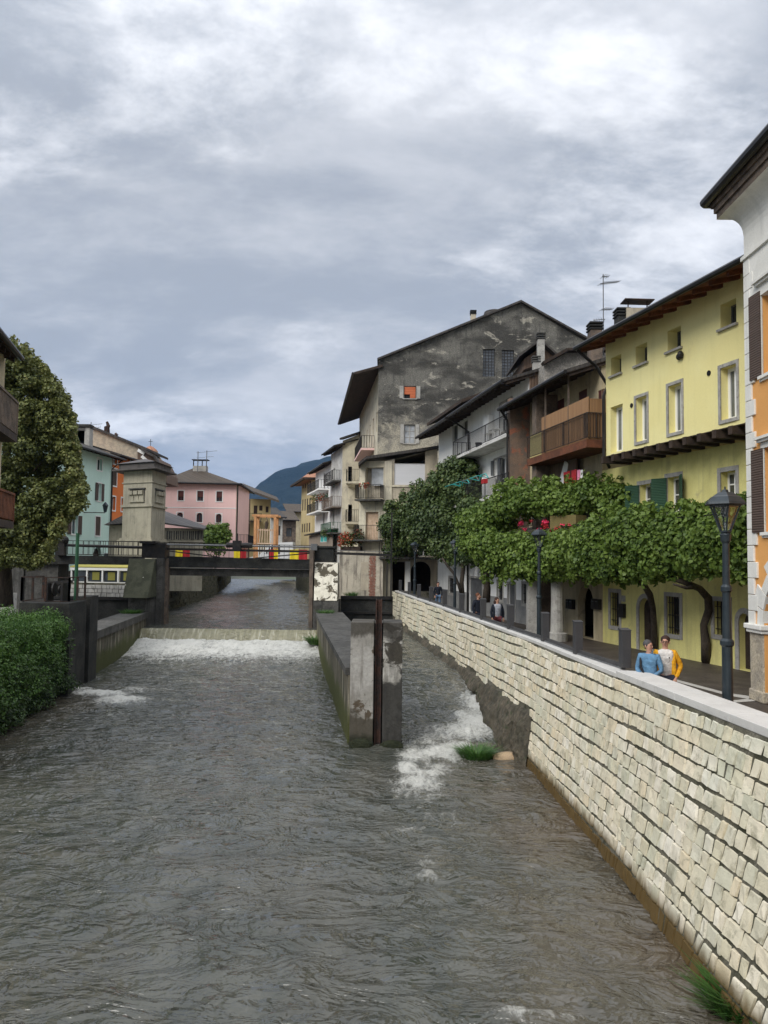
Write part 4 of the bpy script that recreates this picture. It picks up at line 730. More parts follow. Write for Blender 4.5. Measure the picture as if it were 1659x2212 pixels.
for h in dd:
    door(yh, FY, h, 'wood_dark', .2); mb = MB(); a, b, c_, d, _ = h; r = (b-a)/2; n = 10
    for k in range(n):
        t0, t1 = math.pi*k/n, math.pi*(k+1)/n; p = lambda t, q, o: FY.P((a+b)/2-q*math.cos(t), d-r+q*math.sin(t), o); mb.hexa([p(t0, r, -.02), p(t1, r, -.02), p(t1, r+.16, -.02), p(t0, r+.16, -.02), p(t0, r, .03), p(t1, r, .03), p(t1, r+.16, .03), p(t0, r+.16, .03)])
    mb.fb(FY, a-.16, a, 0, d-r, -.02, .03); mb.fb(FY, b, b+.16, 0, d-r, -.02, .03); mb.build('door_arch', M['surround'], yh)
mb = MB(); n = 17                              # joists under the overhang
for k in range(n): u = yu0+.1+(yu1-yu0-.3)*k/(n-1); mb.fb(FY, u-.09, u+.09, yz0-.27, yz0-.03, -.05, OU+.22)
mb.fb(FY, yu0, yu1, yz0-.029, yz0-.003, 0, OU+.06); mb.build('joist', M['wood_dark'], yh)
yr = roof(yh, FY, yu0+.1, yu1, yzt-.2-.1, OU+1.05, 5, 2.0, 'slate', .16, .35, 'wood_red')
pipe(yh, [FY.P(yu0-.2, yzt-.33, OU+1.05), FY.P(yu0-.1, yzt-.9, OU+.35), FY.P(yu0-.05, yzt-1.6, OU-.1), FY.P(yu0-.02, yzt-2.0, OU+.08), FY.P(yu0-.02, yz0-.0, OU+.08), FY.P(yu0-.3, yz0-.35, OU-.3)], .06, 'gutter')
u, z = FY.uv(1347.5, 1319); mb = MB(); mb.fb(FY, u-.15, u+.15, z-.25, z+.25, 0, .12); tag(mb.build('mailbox', M['iron']), 'small black mailbox on the yellow wall beside the dark arched door', 'mailbox')
mb = MB(); mb.fb(FY, u-.12, u+.12, z+.33, z+.55, 0, .03); tag(mb.build('notice_plate', M['surround']), 'grey plate fixed above the mailbox on the yellow wall', 'sign')
for px, y0_, y1_ in ((1510, 1010, 1090), (1430, 1040, 1110)):   # laundry brackets
    pass
# chimneys of the yellow roof
for (px, pyb, pyt, w_, d_, mt, lb) in ((1285, 735, 706, .6, .6, 'wood_grey', 'stepped brick chimney left of the tall antenna'), (1343, 712, 676, .6, .6, 'concrete_dark', 'dark square chimney beside the wide plated chimney'), (1373, 705, 676, 1.0, .8, 'beige_wall', None)):
    yy_ = 33.5; p = at(px, pyb, yy_); q = at(px, pyt, yy_)
    if lb: chimney(yh, (p.x, yy_, p.z-1.5), w_*.8, d_, q.z-p.z+1.3, mt, 'wood_grey' if mt == 'brick' else 'concrete_dark')
    else:
        mb = MB(); mb.box(p.x-w_/2, p.x+w_/2, yy_-d_/2, yy_+d_/2, p.z-1.5, q.z+.1); c_ = mb.build('chimney', M[mt], yh); mb = MB()
        for sx in (-.4, .4): mb.box(p.x+sx-.02, p.x+sx+.02, yy_-.3, yy_-.26, q.z+.1, q.z+.42)
        mb.hexa([(p.x-.62, yy_-.6, q.z+.40), (p.x+.62, yy_-.6, q.z+.38), (p.x+.75, yy_+.5, q.z+.5), (p.x-.5, yy_+.5, q.z+.52), (p.x-.62, yy_-.6, q.z+.44), (p.x+.62, yy_-.6, q.z+.42), (p.x+.75, yy_+.5, q.z+.55), (p.x-.5, yy_+.5, q.z+.57)]); mb.build('cap', M['rust'], c_)
p = at(1303.5, 718, 34); antenna((p.x, 34, p.z-1.0), hz(592, 1303, 34)-p.z+1.0, 'tall television antenna mast between the brick chimney and the dark chimney', [(hz(612, 1303, 34)-p.z+1.0, 1.0, .22, 9, .35), (hz(668, 1303, 34)-p.z+1, .55, .12, 5, .35), (hz(690, 1303, 34)-p.z+1, .5, 0, 5, 2.8), (hz(597, 1303, 34)-p.z+1, .3, 0, 3, .2)])

# --- brown balcony house
FB = Fac((7.05, 38.7), (8.47, 31.0)); LB_ = FB.L
zc = lambda px, py, o=0: zz_(FB, px, py, o)
bz = zc(1210, 968, 1.25); ez = zc(1211, 812, 1.5)
ups = [FB.rc(1202, 1219, 863, 893), FB.rc(1250, 1268, 843, 873), FB.rc(1292, 1304, 842, 867)]
gd = [FB.rc(1249, 1282, 1266, 1380)]; gd = [(gd[0][0], gd[0][1], .02, gd[0][3], True)]
d2 = [FB.rc(1182, 1200, 1000, 1040), FB.rc(1238, 1249, 988, 1030)]; d2 = [(a, b, bz-2.75, d) for a, b, c_, d in d2]
bh = bld('house', 'beige house with a long brown balcony screened with reed matting', FB, 0, LB_, 0, ez+.45, 9, M['beige'], ups+gd+d2, dep=.3)
for h in ups: win(bh, FB, h, rec=.12, frame='door_brown', mull=0, pane='glass', shut=('door_brown', 'closed'))
for h in d2: door(bh, FB, h, 'door_brown', .1)
mb = MB(); a, b, c_, d, _ = gd[0]; mb.face(FB.P(a, 0, -.9), FB.P(b, 0, -.9), FB.P(b, d, -.9), FB.P(a, d, -.9)); mb.build('passage_back', M['beige_wall'], bh)
roof(bh, FB, .15, LB_-.1, ez, 1.5, 4, 1.9, 'slate', .14, .25)
b1_ = uu_(FB, 1267, 945, 1.25); b0_ = uu_(FB, 1138, 990, 1.25)
mb = MB(); mb.fb(FB, b0_, b1_+.0, bz-.30, bz, 0, 1.25); bal = mb.build('balcony', M['wood_red'], bh)
rail(bal, [FB.P(b0_, bz, 1.22), FB.P(b1_, bz, 1.22), FB.P(b1_, bz, .02)], 1.0, 'wood_dark', .11, .011)
mb = MB(); mb.fb(FB, b0_+1.5, b1_-.04, bz+.02, bz+1.62, 1.12, 1.15); mb.fb(FB, b1_-.08, b1_-.05, bz+.02, bz+1.55, .05, 1.1); mb.build('reed_screen', M['reed'], bal)
mb = MB(); mb.fb(FB, b0_+.1, b0_+1.45, bz+.02, bz+1.05, 1.1, 1.14); mb.build('yellow_panel', M['c_yellow'] if False else mk('pale_yellow_panel', (.68, .60, .28)), bal)
mb = MB()
for u in (b0_+1.9, b0_+4.3): mb.fb(FB, u-.03, u+.03, bz, ez+.1, 1.1, 1.16)
mb.fb(FB, b0_, b0_+.5, 0, ez+.1, .0, 1.0); mb.build('balcony_post', M['wood_grey'], bh)
mb = MB(); mb.fb(FB, -.36, -.02, 2.6, ez+.6, -1, 1.0); mb.build('party_pier', mk('plastered_pier', (.22, .15, .11), (.15, .12, .10), 1.5, c3=(.34, .13, .08), sc3=1.6, lo3=.55, hi3=.65, bump=.5, fine=.3), bh)
mb = MB(); mb.fb(FB, b0_+.5, b0_+3.2, bz-3.2, bz-.31, .25, .35); mb.build('board_screen', M['planks'], bh)
mb = MB(); mb.fb(FB, 0, LB_, bz-3.15, bz-2.98, 0, .6); terr = mb.build('lower_balcony', M['concrete'], bh); rail(terr, [FB.P(0, bz-2.98, .57), FB.P(LB_, bz-2.98, .57)], .9)
pipe(bh, [FB.P(.1, ez+.02, 1.55), FB.P(.0, ez-.5, 1.15), FB.P(-.02, ez-.8, 1.12), FB.P(-.02, bz-3, 1.12)], .055)
# rough grey wall rising behind the brown balcony roof
mb = MB(); p = [at(1181, 812, 36.5), at(1308, 760, 36.5), at(1304, 757, 36.5), at(1224, 757, 36.5), at(1181, 790, 36.5)]
hb = root('house', (8.5, 40, 0), 'house with a rough pebbled grey wall behind the reed balcony roof', 'house'); pts = [at(1176, 840, 37.2), at(1310, 800, 37.2), at(1310, 756, 37.2), at(1222, 758, 37.2), at(1176, 783, 37.2)]
mb.face(*pts); mb.face(*[V((q.x, q.y+7, q.z)) for q in pts]); n = len(pts)
for i in range(n): a, b = pts[i], pts[(i+1) % n]; mb.face(a, b, b+V((0, 7, 0)), a+V((0, 7, 0)))
mb.build('wall', mk('pebbled_wall', (.30, .28, .25), (.20, .19, .17), 3, c3=(.42, .38, .33), sc3=7, bump=1, bsc=20, fine=.5), hb)
mb = MB(); a, b = at(1224, 757, 37.0), at(1172, 786, 37.0); mb.bar(a, b, .5, .14); a2, b2_ = at(1224, 757, 37), at(1310, 757, 37); mb.bar(a2, b2_, .5, .12); mb.build('roof_edge', M['wood_dark'], hb)
# laundry and things on the lower balcony
for px0, px1, yt, yb, mt, lb in ((1218, 1231.5, 1019, 1044, 'c_red', 'crumpled red cloth drying left on the balcony line'), (1235, 1246, 1015, 1044, 'c_red', 'smooth red towel drying in the middle of the balcony line'), (1247.5, 1254, 1015, 1044, 'c_pink', 'pink towel drying on the balcony line'), (1254.5, 1259.5, 1015, 1044, 'c_white', 'white towel at the right end of the balcony line')):
    o_ = .62; u0_, u1_ = uu_(FB, px0, 1030, o_), uu_(FB, px1, 1030, o_); z1_, z0_ = zz_(FB, (px0+px1)/2, yt, o_), zz_(FB, (px0+px1)/2, yb, o_); mb = MB(); n = 6
    for j in range(n):
        t0, t1 = j/n, (j+1)/n; g_ = lambda t: o_+.035*math.sin(t*11+px0); mb.hexa([FB.P(u0_+(u1_-u0_)*t0, z0_+.04*math.sin(j), g_(t0)), FB.P(u0_+(u1_-u0_)*t1, z0_+.04*math.sin(j+1), g_(t1)), FB.P(u0_+(u1_-u0_)*t1, z0_+.04*math.sin(j+1), g_(t1)+.02), FB.P(u0_+(u1_-u0_)*t0, z0_+.04*math.sin(j), g_(t0)+.02), FB.P(u0_+(u1_-u0_)*t0, z1_, o_), FB.P(u0_+(u1_-u0_)*t1, z1_, o_), FB.P(u0_+(u1_-u0_)*t1, z1_, o_+.02), FB.P(u0_+(u1_-u0_)*t0, z1_, o_+.02)])
    tag(mb.build('laundry', M[mt]), lb, 'laundry', 'laundry on the balcony line')
a, b = FB.uv(1211, 1040, .45), FB.uv(1220, 998, .45); mb = MB(); mb.bar(FB.P(a[0], a[1]-.2, .45), FB.P(b[0], b[1], .35), .05, .34); tag(mb.build('ironing_board', M['c_white'], bevel=.02), 'white ironing board leaning among the laundry under the brown balcony', 'ironing board')
for px, lb in ((1236, 'black mailboxes left of the arched passage'), (1292, 'black mailboxes right of the arched passage')):
    u, z = FB.uv(px, 1305); r = root('mailboxes', FB.P(u, z, .1), lb, 'mailbox', 'mailboxes by the arched passage')
    for k in range(2):
        mb = MB(); mb.fb(FB, u-.33+k*.34, u-.01+k*.34, z-.2, z+.2, 0, .16); bx_ = mb.build('box', M['iron'], r, bevel=.01); mb = MB(); mb.fb(FB, u-.27+k*.34, u-.07+k*.34, z+.09, z+.12, .16, .168); mb.build('slot', M['steel_grey'], bx_)

# --- white house with two balconies
FW = Fac((5.2, 48.5), (7.05, 38.7)); LWh = FW.L; BO = 1.15
wz1 = zz_(FW, 1071, 947, BO); wz0 = zz_(FW, 1071, 1070, BO); wez = zz_(FW, 1066, 838, 1.4)
hol = [FW.rc(1080, 1094, 871, 925), FW.rc(1095, 1106, 863, 915), FW.rc(1068, 1077, 993, 1035), FW.rc(1078, 1094, 988, 1045), FW.rc(1107, 1122, 978, 1035)]
hol = [(a, b, (wz1 if i < 2 else wz0)+(.02 if i in (1, 3) else .75), d) for i, (a, b, c_, d) in enumerate(hol)]
wg = [FW.rc(1075, 1086, 1258, 1296), FW.rc(1129, 1143, 1262, 1304)]; wgd = [(a, b, .02, d) for a, b, c_, d in (FW.rc(1010, 1042, 1249, 1320), FW.rc(1098, 1113, 1262, 1330))]
FG = Fac((5.2, 48.5), (8.47, 31.0))           # long white ground-floor front below the balconies
wh = bld('house', 'white house with two iron balconies above the vines', FW, 0, LWh, 0, wez+.4, 9, M['white'], hol+wg+wgd, dep=.28)
for i, h in enumerate(hol): win(wh, FW, h, rec=.14, frame='sill', mull=1, bars=1, sur=(.1, 'surround'), shut=('steel_grey', 'open') if i in (2, 4) else None, sw=.4)
for h in wg: win(wh, FW, h, rec=.15, frame='steel_grey', mull=0, sur=(.14, 'surround'), iron=True)
for h in wgd: door(wh, FW, h, 'steel_grey', .1, sur=(.12, 'surround'))
mb = MB(); wall(mb, FW, 0, LWh, 0, 1.15, wg+wgd, .02, o=.012); mb.build('dado', M['dado'], wh); mb = MB(); mb.fb(FW, LWh+.004, LWh+.05, 5, wez+.55, -9, .02); mb.build('side_boarding', M['planks'], wh)
roof(wh, FW, .1, LWh, wez, 1.4, 4.2, 1.9, 'slate', .14, .2)
b_ = balcony(wh, FW, .1, LWh-.1, wz1, BO, .98, .15, 'white_old', 'iron', .13); b_ = balcony(wh, FW, .1, LWh-.1, wz0, BO, .98, .15, 'white_old', 'iron', .13)
pipe(wh, [FW.P(.05, wez, 1.45), FW.P(.02, wez-.5, .6), FW.P(.0, wez-.8, .1), FW.P(.0, 0, .1)], .06)
def onbal(F, o, px, py, z=None): u, z_ = F.uv(px, py, o); return u, (z_ if z is None else z)
u, _ = onbal(FW, .3, 1051, 905); mb = MB(); mb.fb(FW, u-.45, u+.45, wz1+.9, wz1+1.9, .02, .35); tag(mb.build('wall_cabinet', M['sill'], bevel=.02), 'white wall cabinet on the upper balcony of the white house', 'cabinet')
u, _ = onbal(FW, .3, 1054, 1025); mb = MB(); mb.fb(FW, u-.5, u+.5, wz0+.02, wz0+1.35, .02, .5); tag(mb.build('storage_cabinet', M['sill'], bevel=.02), 'white storage cabinet on the lower balcony of the white house', 'cabinet')
u, _ = onbal(FW, .7, 1068, 940); tb = root('small_table', FW.P(u, wz1, .7), 'small white table on the upper balcony of the white house', 'table'); mb = MB(); mb.fb(FW, u-.4, u+.4, wz1+.68, wz1+.72, .45, .95); mb.build('top', M['sill'], tb)
for du in (-.36, .36):
    for oo in (.5, .9): mb = MB(); mb.fb(FW, u+du-.02, u+du+.02, wz1+.001, wz1+.68, oo-.02, oo+.02); mb.build('leg', M['sill'], tb)
u, _ = onbal(FW, .8, 1034, 958); mb = MB(); mb.lathe(FW.P(u, wz1+.001, .8), [(.15, 0), (.2, .36), (.17, .36), (.12, .05)], 12); tag(mb.build('bucket', M['dark'], smooth=True), 'dark bucket at the left end of the upper white balcony', 'bucket')
dr_ = root('drying_rack', FW.P(3.5, wz0+.9, 1.3), 'teal and white drying rack hung over the lower balcony railing', 'drying rack')
for k, (u0_, mt) in enumerate(((.6, 'teal'), (2.3, 'teal'), (4.0, 'steel_grey'), (5.6, 'teal'))):
    mb = MB(); q = lambda u, z, o: FW.P(u, z, o); mb.tube([q(u0_, wz0+1.0, 1.15), q(u0_+.3, wz0+1.25, 1.2), q(u0_+1.2, wz0+1.25, 1.2), q(u0_+1.5, wz0+1.0, 1.15)], .03, 6); mb.tube([q(u0_, wz0+1.0, 1.2), q(u0_, wz0+1.1, 1.7), q(u0_+1.5, wz0+1.1, 1.7), q(u0_+1.5, wz0+1.0, 1.2)], .022, 6); mb.build('rack_frame', M[mt], dr_)
u, _ = onbal(FW, 1.25, 1049, 1041); mb = MB(); mb.fb(FW, u-.28, u+.2, wz0+.72, wz0+.95, 1.2, 1.4); tag(mb.build('flower_box', M['c_red']), 'red flower box on the lower white balcony railing', 'flower box')
# dormer and chimneys on the roof of the white house
dm = root('dormer', at(1150, 790, 44), 'dark shed dormer with a tall chimney on the slate roof, against the blackened gable', 'dormer')
mb = MB(); a0, a1, a2_, a3, a4 = at(1132, 798, 44), at(1200, 775, 44), at(1200, 768, 44), at(1172, 748, 44), at(1132, 775, 44); pp = [a0, a1, a2_, a3, a4]; mb.face(*pp); mb.face(*[q+V((0, 4, 0)) for q in pp])
for i in range(5): q, r = pp[i], pp[(i+1) % 5]; mb.face(q, r, r+V((0, 4, 0)), q+V((0, 4, 0)))
mb.build('dormer_wall', M['planks'], dm); mb = MB(); t1, t2, t3 = at(1122, 770, 43.4), at(1168, 735, 43.4), at(1206, 770, 43.4)
for a, b in ((t1, t2), (t2, t3)): mb.hexa([a, b, b+V((0, 5, 0)), a+V((0, 5, 0)), a+V((0, 0, .14)), b+V((0, 0, .14)), b+V((0, 5, .14)), a+V((0, 5, .14))])
mb.build('roof', M['slate'], dm)
for (px, pyt, pyb, w_, lb) in ((1168, 722, 800, .36, ''), (1157.5, 772, 800, .34, ''), (1068, 882-0, 900, .36, '')):
    if px == 1068: continue
    p = at(px, pyb, 42.4); q = at(px, pyt, 42.4); chimney(dm, (p.x, 42.4, p.z-.6), w_, w_, q.z-p.z+.3, 'surround', 'concrete')

# --- narrow white house
FN = Fac((3.8, 56.0), (5.2, 48.5)); LN = FN.L; nez = zz_(FN, 957, 910, 1.5)
nh = [FN.rc(977, 988.5, 917, 952), FN.rc(999, 1010, 908, 943)]; ng = [FN.rc(970, 980, 1249, 1281)]
nb = bld('house', 'narrow white house with two small dark windows under a double dark eave', FN, 0, LN, 0, nez+.38, 8, M['white'], nh+ng, dep=.22)
for h in nh: win(nb, FN, h, rec=.14, frame='surround', mull=0, fw=.04)
win(nb, FN, ng[0], rec=.14, frame='surround', mull=0, sur=(.16, 'surround'), iron=True)
mb = MB(); wall(mb, FN, 0, LN, 0, 1.15, ng, .02, o=.012); mb.build('dado', M['dado'], nb)
roof(nb, FN, 0, LN-.2, nez, 1.5, 4, 1.6, 'slate', .14, .35)
mb = MB(); mb.hexa([FN.P(.5, nez+.75, 1.0), FN.P(LN+1.5, nez+.75, 1.0), FN.P(LN+1.5, nez+2.3, -3), FN.P(.5, nez+2.3, -3), FN.P(.5, nez+.95, 1.0), FN.P(LN+1.5, nez+.95, 1.0), FN.P(LN+1.5, nez+2.5, -3), FN.P(.5, nez+2.5, -3)]); mb.build('upper_roof', M['wood_dark'], nb)

# --- loggia house with arcade, in front of the big grey one
FL = Fac((-.02, 56.9), (3.85, 56.9)); lx = lambda px: uu_(FL, px, 1100)
l0, l1 = lx(830), lx(944); lzt = lambda u: float(np.interp(u, [l0, l1], [zz_(FL, 838, 996), zz_(FL, 938, 969)]))
sh = FL.rc(852, 918, 1000.7, 1047.5); ar = [FL.rc(862, 878, 1088, 1104), FL.rc(893, 908, 1090, 1106)]; ar = [(*a, True) for a in ar]
dz = zz_(FL, 880, 1203); gar = FL.rc(887, 930.5, 1213, 1286); gar = (gar[0], gar[1], .02, gar[3], True); rec_ = FL.rc(847, 874, 1214, 1286); rec_ = (rec_[0], rec_[1], .02, rec_[3])
tdo = FL.rc(905, 925, 1165, 1202); tdo = (tdo[0], tdo[1], dz+.05, tdo[3])
lh = bld('house', 'weathered beige house with a white roller shutter, stacked balconies and a dark arcade', FL, l0, l1, 0, 8.5, 5, M['beige_wall'], [sh, *ar, gar, rec_, tdo], dep=.3, top=lzt)
mb = MB(); mb.fb(FL, sh[0], sh[1], sh[2], sh[3], -.12, -.06); mb.build('roller_shutter', M['roller'], lh)
for a in ar: win(lh, FL, a, rec=.15, frame='sill', mull=1, fw=.05)
win(lh, FL, tdo, rec=.15, frame='sill', mull=1)
mb = MB(); mb.face(FL.P(rec_[0]-.3, 0, -3.9), FL.P(gar[1]+.3, 0, -3.9), FL.P(gar[1]+.3, 3.2, -3.9), FL.P(rec_[0]-.3, 3.2, -3.9)); mb.face(FL.P(rec_[0]-.3, 3.15, -.3), FL.P(gar[1]+.3, 3.15, -.3), FL.P(gar[1]+.3, 3.15, -3.9), FL.P(rec_[0]-.3, 3.15, -3.9)); mb.build('arcade_back', M['wood_dark'], lh)
mb = MB(); mb.fb(FL, rec_[1]+.03, gar[0]-.03, 0, rec_[3]+.05, .005, .08); mb.build('white_pier', M['white'], lh)
mb = MB(); mb.fb(FL, l0-.02, l0+.52, zz_(FL, 838, 1083), lzt(l0), .0, .07); mb.fb(FL, l0-.06, l0+.9, zz_(FL, 838, 1090), zz_(FL, 838, 1083), 0, .2); mb.fb(FL, l0-.02, l0+.8, zz_(FL, 838, 1096), zz_(FL, 838, 1090.5), 0, .12); mb.fb(FL, l0-.02, l0+.62, 0, zz_(FL, 838, 1096.5), 0, .06); mb.fb(FL, l0, l1, zz_(FL, 880, 1052), zz_(FL, 880, 1048.5), 0, .08); mb.build('pilaster', M['cream'], lh)
mb = MB(); mb.fb(FL, l0-.3, l1+.1, dz-.16, dz, .0, 1.2); tr_ = mb.build('terrace', M['concrete'], lh); rail(tr_, [FL.P(l0-.3, dz, 1.15), FL.P(l1, dz, 1.15)], 1.0)
# bay with the two balconies
FM = Fac((-1.82, 57.6), (-.02, 57.0)); LM = FM.L; z1_ = zz_(FM, 802, 1080); z2_ = zz_(FM, 802, 1166); zt1 = zz_(FM, 800, 996)
mh = [(.45, LM-.05, z1_, zz_(FM, 805, 1010)), (.55, 1.5, z2_, zz_(FM, 805, 1106))]
mb = MB(); wall(mb, FM, 0, LM, .5, zt1, mh, .6); mb.build('bay_wall', M['cream'], lh)
mb = MB(); mb.face(FM.P(.4, z1_-.1, -.62), FM.P(LM, z1_-.1, -.62), FM.P(LM, zt1, -.62), FM.P(.4, zt1, -.62)); mb.build('loggia_back', M['streak_wall'], lh)
door(lh, FM, mh[1], 'wood_pale', .2, sur=(.14, 'cream')); mb = MB(); mb.fb(FM, .85, LM-.15, z1_+1.05, z1_+2.3, -.3, -.28); mb.build('lace_curtain', M['glass_light'], lh)
balcony(lh, FM, .05, LM+.1, z1_, 1.05, 1.0, .12, 'concrete'); balcony(lh, FM, -.02, LM+.1, z2_, 1.05, 1.0, .12, 'concrete')
mb = MB(); q = FL.P; RO2 = .42; zl = zz_(FL, 778, 1003, RO2); zr = zz_(FL, 941, 968, RO2); um = uu_(FL, 774, 1000, RO2); zm = zz_(FL, 791, 990, RO2); ud = uu_(FL, 791, 990, RO2)
mb.hexa([q(um, zl-.1, RO2), q(ud, zm-.05, RO2), q(ud, zm-.05, -3), q(um, zl-.1, -3), q(um, zl+.12, RO2), q(ud, zm+.15, RO2), q(ud, zm+.15, -3), q(um, zl+.12, -3)]); mb.hexa([q(ud, zm-.05, RO2), q(l1+.1, zr, RO2), q(l1+.1, zr, -3), q(ud, zm-.05, -3), q(ud, zm+.15, RO2), q(l1+.1, zr+.2, RO2), q(l1+.1, zr+.2, -3), q(ud, zm+.15, -3)]); mb.build('roof', M['slate'], lh)
# streaked river wall below
FS = Fac((-3.15, 57.3), (-.02, 56.2)); st = root('river_house_wall', FS.P(1.5, -1.2, 0), 'streaked plaster wall with exposed bricks rising from the side channel', 'wall'); zs = zz_(FS, 790, 1190)
mb = MB(); wall(mb, FS, 0, FS.L, -1.6, zs, [], .2); mb.face(FS.P(0, -1.6), FS.P(0, -1.6, -6), FS.P(0, zs, -6), FS.P(0, zs)); mb.face(FS.P(0, zs), FS.P(FS.L, zs), FS.P(FS.L, zs, -6), FS.P(0, zs, -6)); mb.build('wall', M['streak_wall'], st)
mb = MB(); a, b = uu_(FS, 797, 1240), uu_(FS, 811, 1240); 
for k in range(26):
    z = .35+k*.115
    for j in range(2): s = a+(b-a)*j/2+random.uniform(-.02, .02)+(.05 if k % 2 else 0); mb.fb(FS, s, s+(b-a)/2-.02, z, z+.1, -.02, .012+random.random()*.012)
mb.build('brick_patch', M['brick'], st)
mb = MB(); a, b = uu_(FS, 780, 1240), uu_(FS, 796, 1240); mb.fb(FS, a, b, 0.9, 2.9, -.02, .02); mb.build('blocked_door', M['beige_wall'], st)

# --- big grey house: gable and river front
FGG = Fac((-.45, 62), (16.5, 62)); gx = lambda px: uu_(FGG, px, 800); gz = lambda px, py: zz_(FGG, px, py)
ga, gp, gr_ = gx(817.5), gx(1124), gx(1262); gtop = lambda u: float(np.interp(u, [ga, gp, gr_, gr_+3], [gz(817, 779), gz(1124, 655), gz(1262, 735), gz(1262, 735)-1.6]))
gh = [FGG.rc(872, 899, 834, 861), FGG.rc(873, 897, 917, 958), FGG.rc(1043, 1069, 754, 813), FGG.rc(1084, 1110.5, 756, 815)]
gg = bld('house', 'huge blackened grey house with a bare stained gable and deep eaves over the river', FGG, ga, gr_+3, 0, 22.5, 21, M['grey_gable'], gh, top=gtop, brk=(gp, gr_)+tuple(np.linspace(ga+.5, gp-.3, 14)), wname='gable_wall', dep=.3, ends=False)
win(gg, FGG, gh[0], rec=.12, frame='surround', mull=0, fw=.05, shut=('surround', 'open'), sw=.3, pane='black', sill='surround'); a, b, c_, d = gh[0]; mb = MB(); mb.fb(FGG, a+.05, b-.05, c_+.35, d-.05, -.1, -.06); mb.fb(FGG, a+.5, b-.05, c_+.05, c_+.35, -.1, -.06); mb.build('brick_infill', M['red_brick'], gg)
win(gg, FGG, gh[1], rec=.14, frame='surround', mull=1, bars=2, fw=.06, shut=('surround', 'open'), sw=.28, pane='glass_light', sill='surround')
for h in gh[2:]:
    win(gg, FGG, h, rec=.18, frame='iron', mull=3, bars=8, fw=.03)
FGR = Fac((-.45, 62), (-2.68, 83)); gez = at(765, 808, 62).z
rows = []
for z0_, z1_ in ((gez-4.2, gez-2.6), (gez-8.1, gez-6.1)):
    for k in range(6): rows.append((1.6+k*3.1, 2.6+k*3.1, z0_, z1_))
mb = MB(); wall(mb, FGR, 0, FGR.L, -1.5, at(817, 796, 62).z, rows, .3); mb.build('river_front', M['cream'], gg)
for h in rows: win(gg, FGR, h, rec=.2, frame='wood_dark', mull=0, pane='black')
# lower lighter band of the gable
mb = MB(); mb.face(FGG.P(FGG.L, 0, -21), FGG.P(0, 0, -21), FGG.P(0, 17, -21), FGG.P(gp, gtop(gp), -21), FGG.P(gr_+3, 17, -21)); mb.build('back_wall', M['grey_gable'], gg)
mb = MB(); D0, D1 = -.35, 21.5; q = lambda u, z, d: FGG.P(u, z, -d)
def slope(u0, z0, u1, z1, t=.16, sh=0.0): mb.hexa([q(u0, z0, D0), q(u1, z1, D0), q(u1+sh, z1, D1), q(u0+sh, z0, D1), q(u0, z0+t, D0), q(u1, z1+t, D0), q(u1+sh, z1+t, D1), q(u0+sh, z0+t, D1)])
slope(ga-.1, gtop(ga)-.03, gp, gtop(gp)-.0); slope(gp, gtop(gp), gr_+3.3, gtop(gr_+3)-.1); mb.build('roof', M['slate'], gg)
mb = MB(); e0, e1 = at(765, 809, 61.7), at(733, 918, 84); w0, w1 = FGR.P(-.2, at(817, 792, 61.8).z, -.2), FGR.P(FGR.L+1.5, at(817, 792, 61.8).z, -.2)
mb.hexa([e0, e1, w1, w0, e0+V((0, 0, .2)), e1+V((0, 0, .2)), w1+V((0, 0, .2)), w0+V((0, 0, .2))]); mb.build('deep_eave', M['wood_dark'], gg)
mb = MB(); mb.tube([e0+V((-.1, 0, .1)), e1+V((-.1, 0, .1))], .1, 8); mb.build('gutter', M['gutter'], gg)
bzg = zz_(FGR, 797, 985, 0); balcony(gg, FGR, 4, 12, bzg, 1.1, 1.05, .16, 'pink', 'iron', .2)
p = at(1022, 694, 66); chimney(gg, (p.x, 66, p.z-1.2), .42, .42, hz(680, 1022, 66)-p.z+1.2, 'beige_wall', 'concrete_dark')
p = at(1068, 683, 67); mb = MB(); mb.lathe((p.x, 67, p.z-1.2), [(.95, 0), (.95, 1.2), (.85, 1.55), (.1, 1.8)], 12); for_ = mb.build('roof_vent', M['slate'], gg)
# --- apricot corner house at the right edge (arcade on a stone pillar)
FA = Fac((8.42, 18.4), (8.36, 9.4)); LA = FA.L; az = lambda px, py, o=0: zz_(FA, px, py, o)
zsp = az(1640, 1358); zcap = az(1640, 1385); a_hi = az(1659, 1175)
za1 = az(1634, 543)                           # top of the apricot field, below the frieze
zc0 = 9.7; ov = .52
aw = [FA.rc(1646, 1700, 608, 800), FA.rc(1655, 1712, 955, 1160)]
aw = [(aw[0][0]+.0, aw[0][0]+1.1, aw[0][2], aw[0][3]), (aw[0][0], aw[0][0]+1.1, az(1650, 1150), az(1650, 968))]
zfr = az(1612, 556); pw = .62; arc = [(pw+.02+k*3.1, pw+2.5+k*3.1, 0, 2.95, True) for k in range(3)]; arc = [a for a in arc if a[1] < LA]
ah = bld('house', 'apricot corner house with pale quoins, brown shutters and an arcade pillar at the right edge', FA, 0, LA, 0, zfr, 9, M['apricot'], [(a, b, c_, d) for a, b, c_, d in aw]+[(aw[0][0]+3.1, aw[0][0]+4.2, h[2], h[3]) for h in aw]+arc, dep=.5)
for k in range(2):
    for h in aw:
        h = (h[0]+3.1*k, h[1]+3.1*k, h[2], h[3]); w_ = win(ah, FA, h, rec=.2, frame='sill', mull=1, bars=2, sur=(.12, 'stone_trim'), shut=('louverb', .04), sw=.5, sill='stone_trim'); mb = MB(); a, b = h[:2]; mb.fb(FA, a-.15, b+.15, h[3]+.13, h[3]+.19, 0, .1); mb.fb(FA, a-.2, b+.2, h[3]+.19, h[3]+.25, 0, .15); mb.build('cornice', M['stone_trim'], w_)
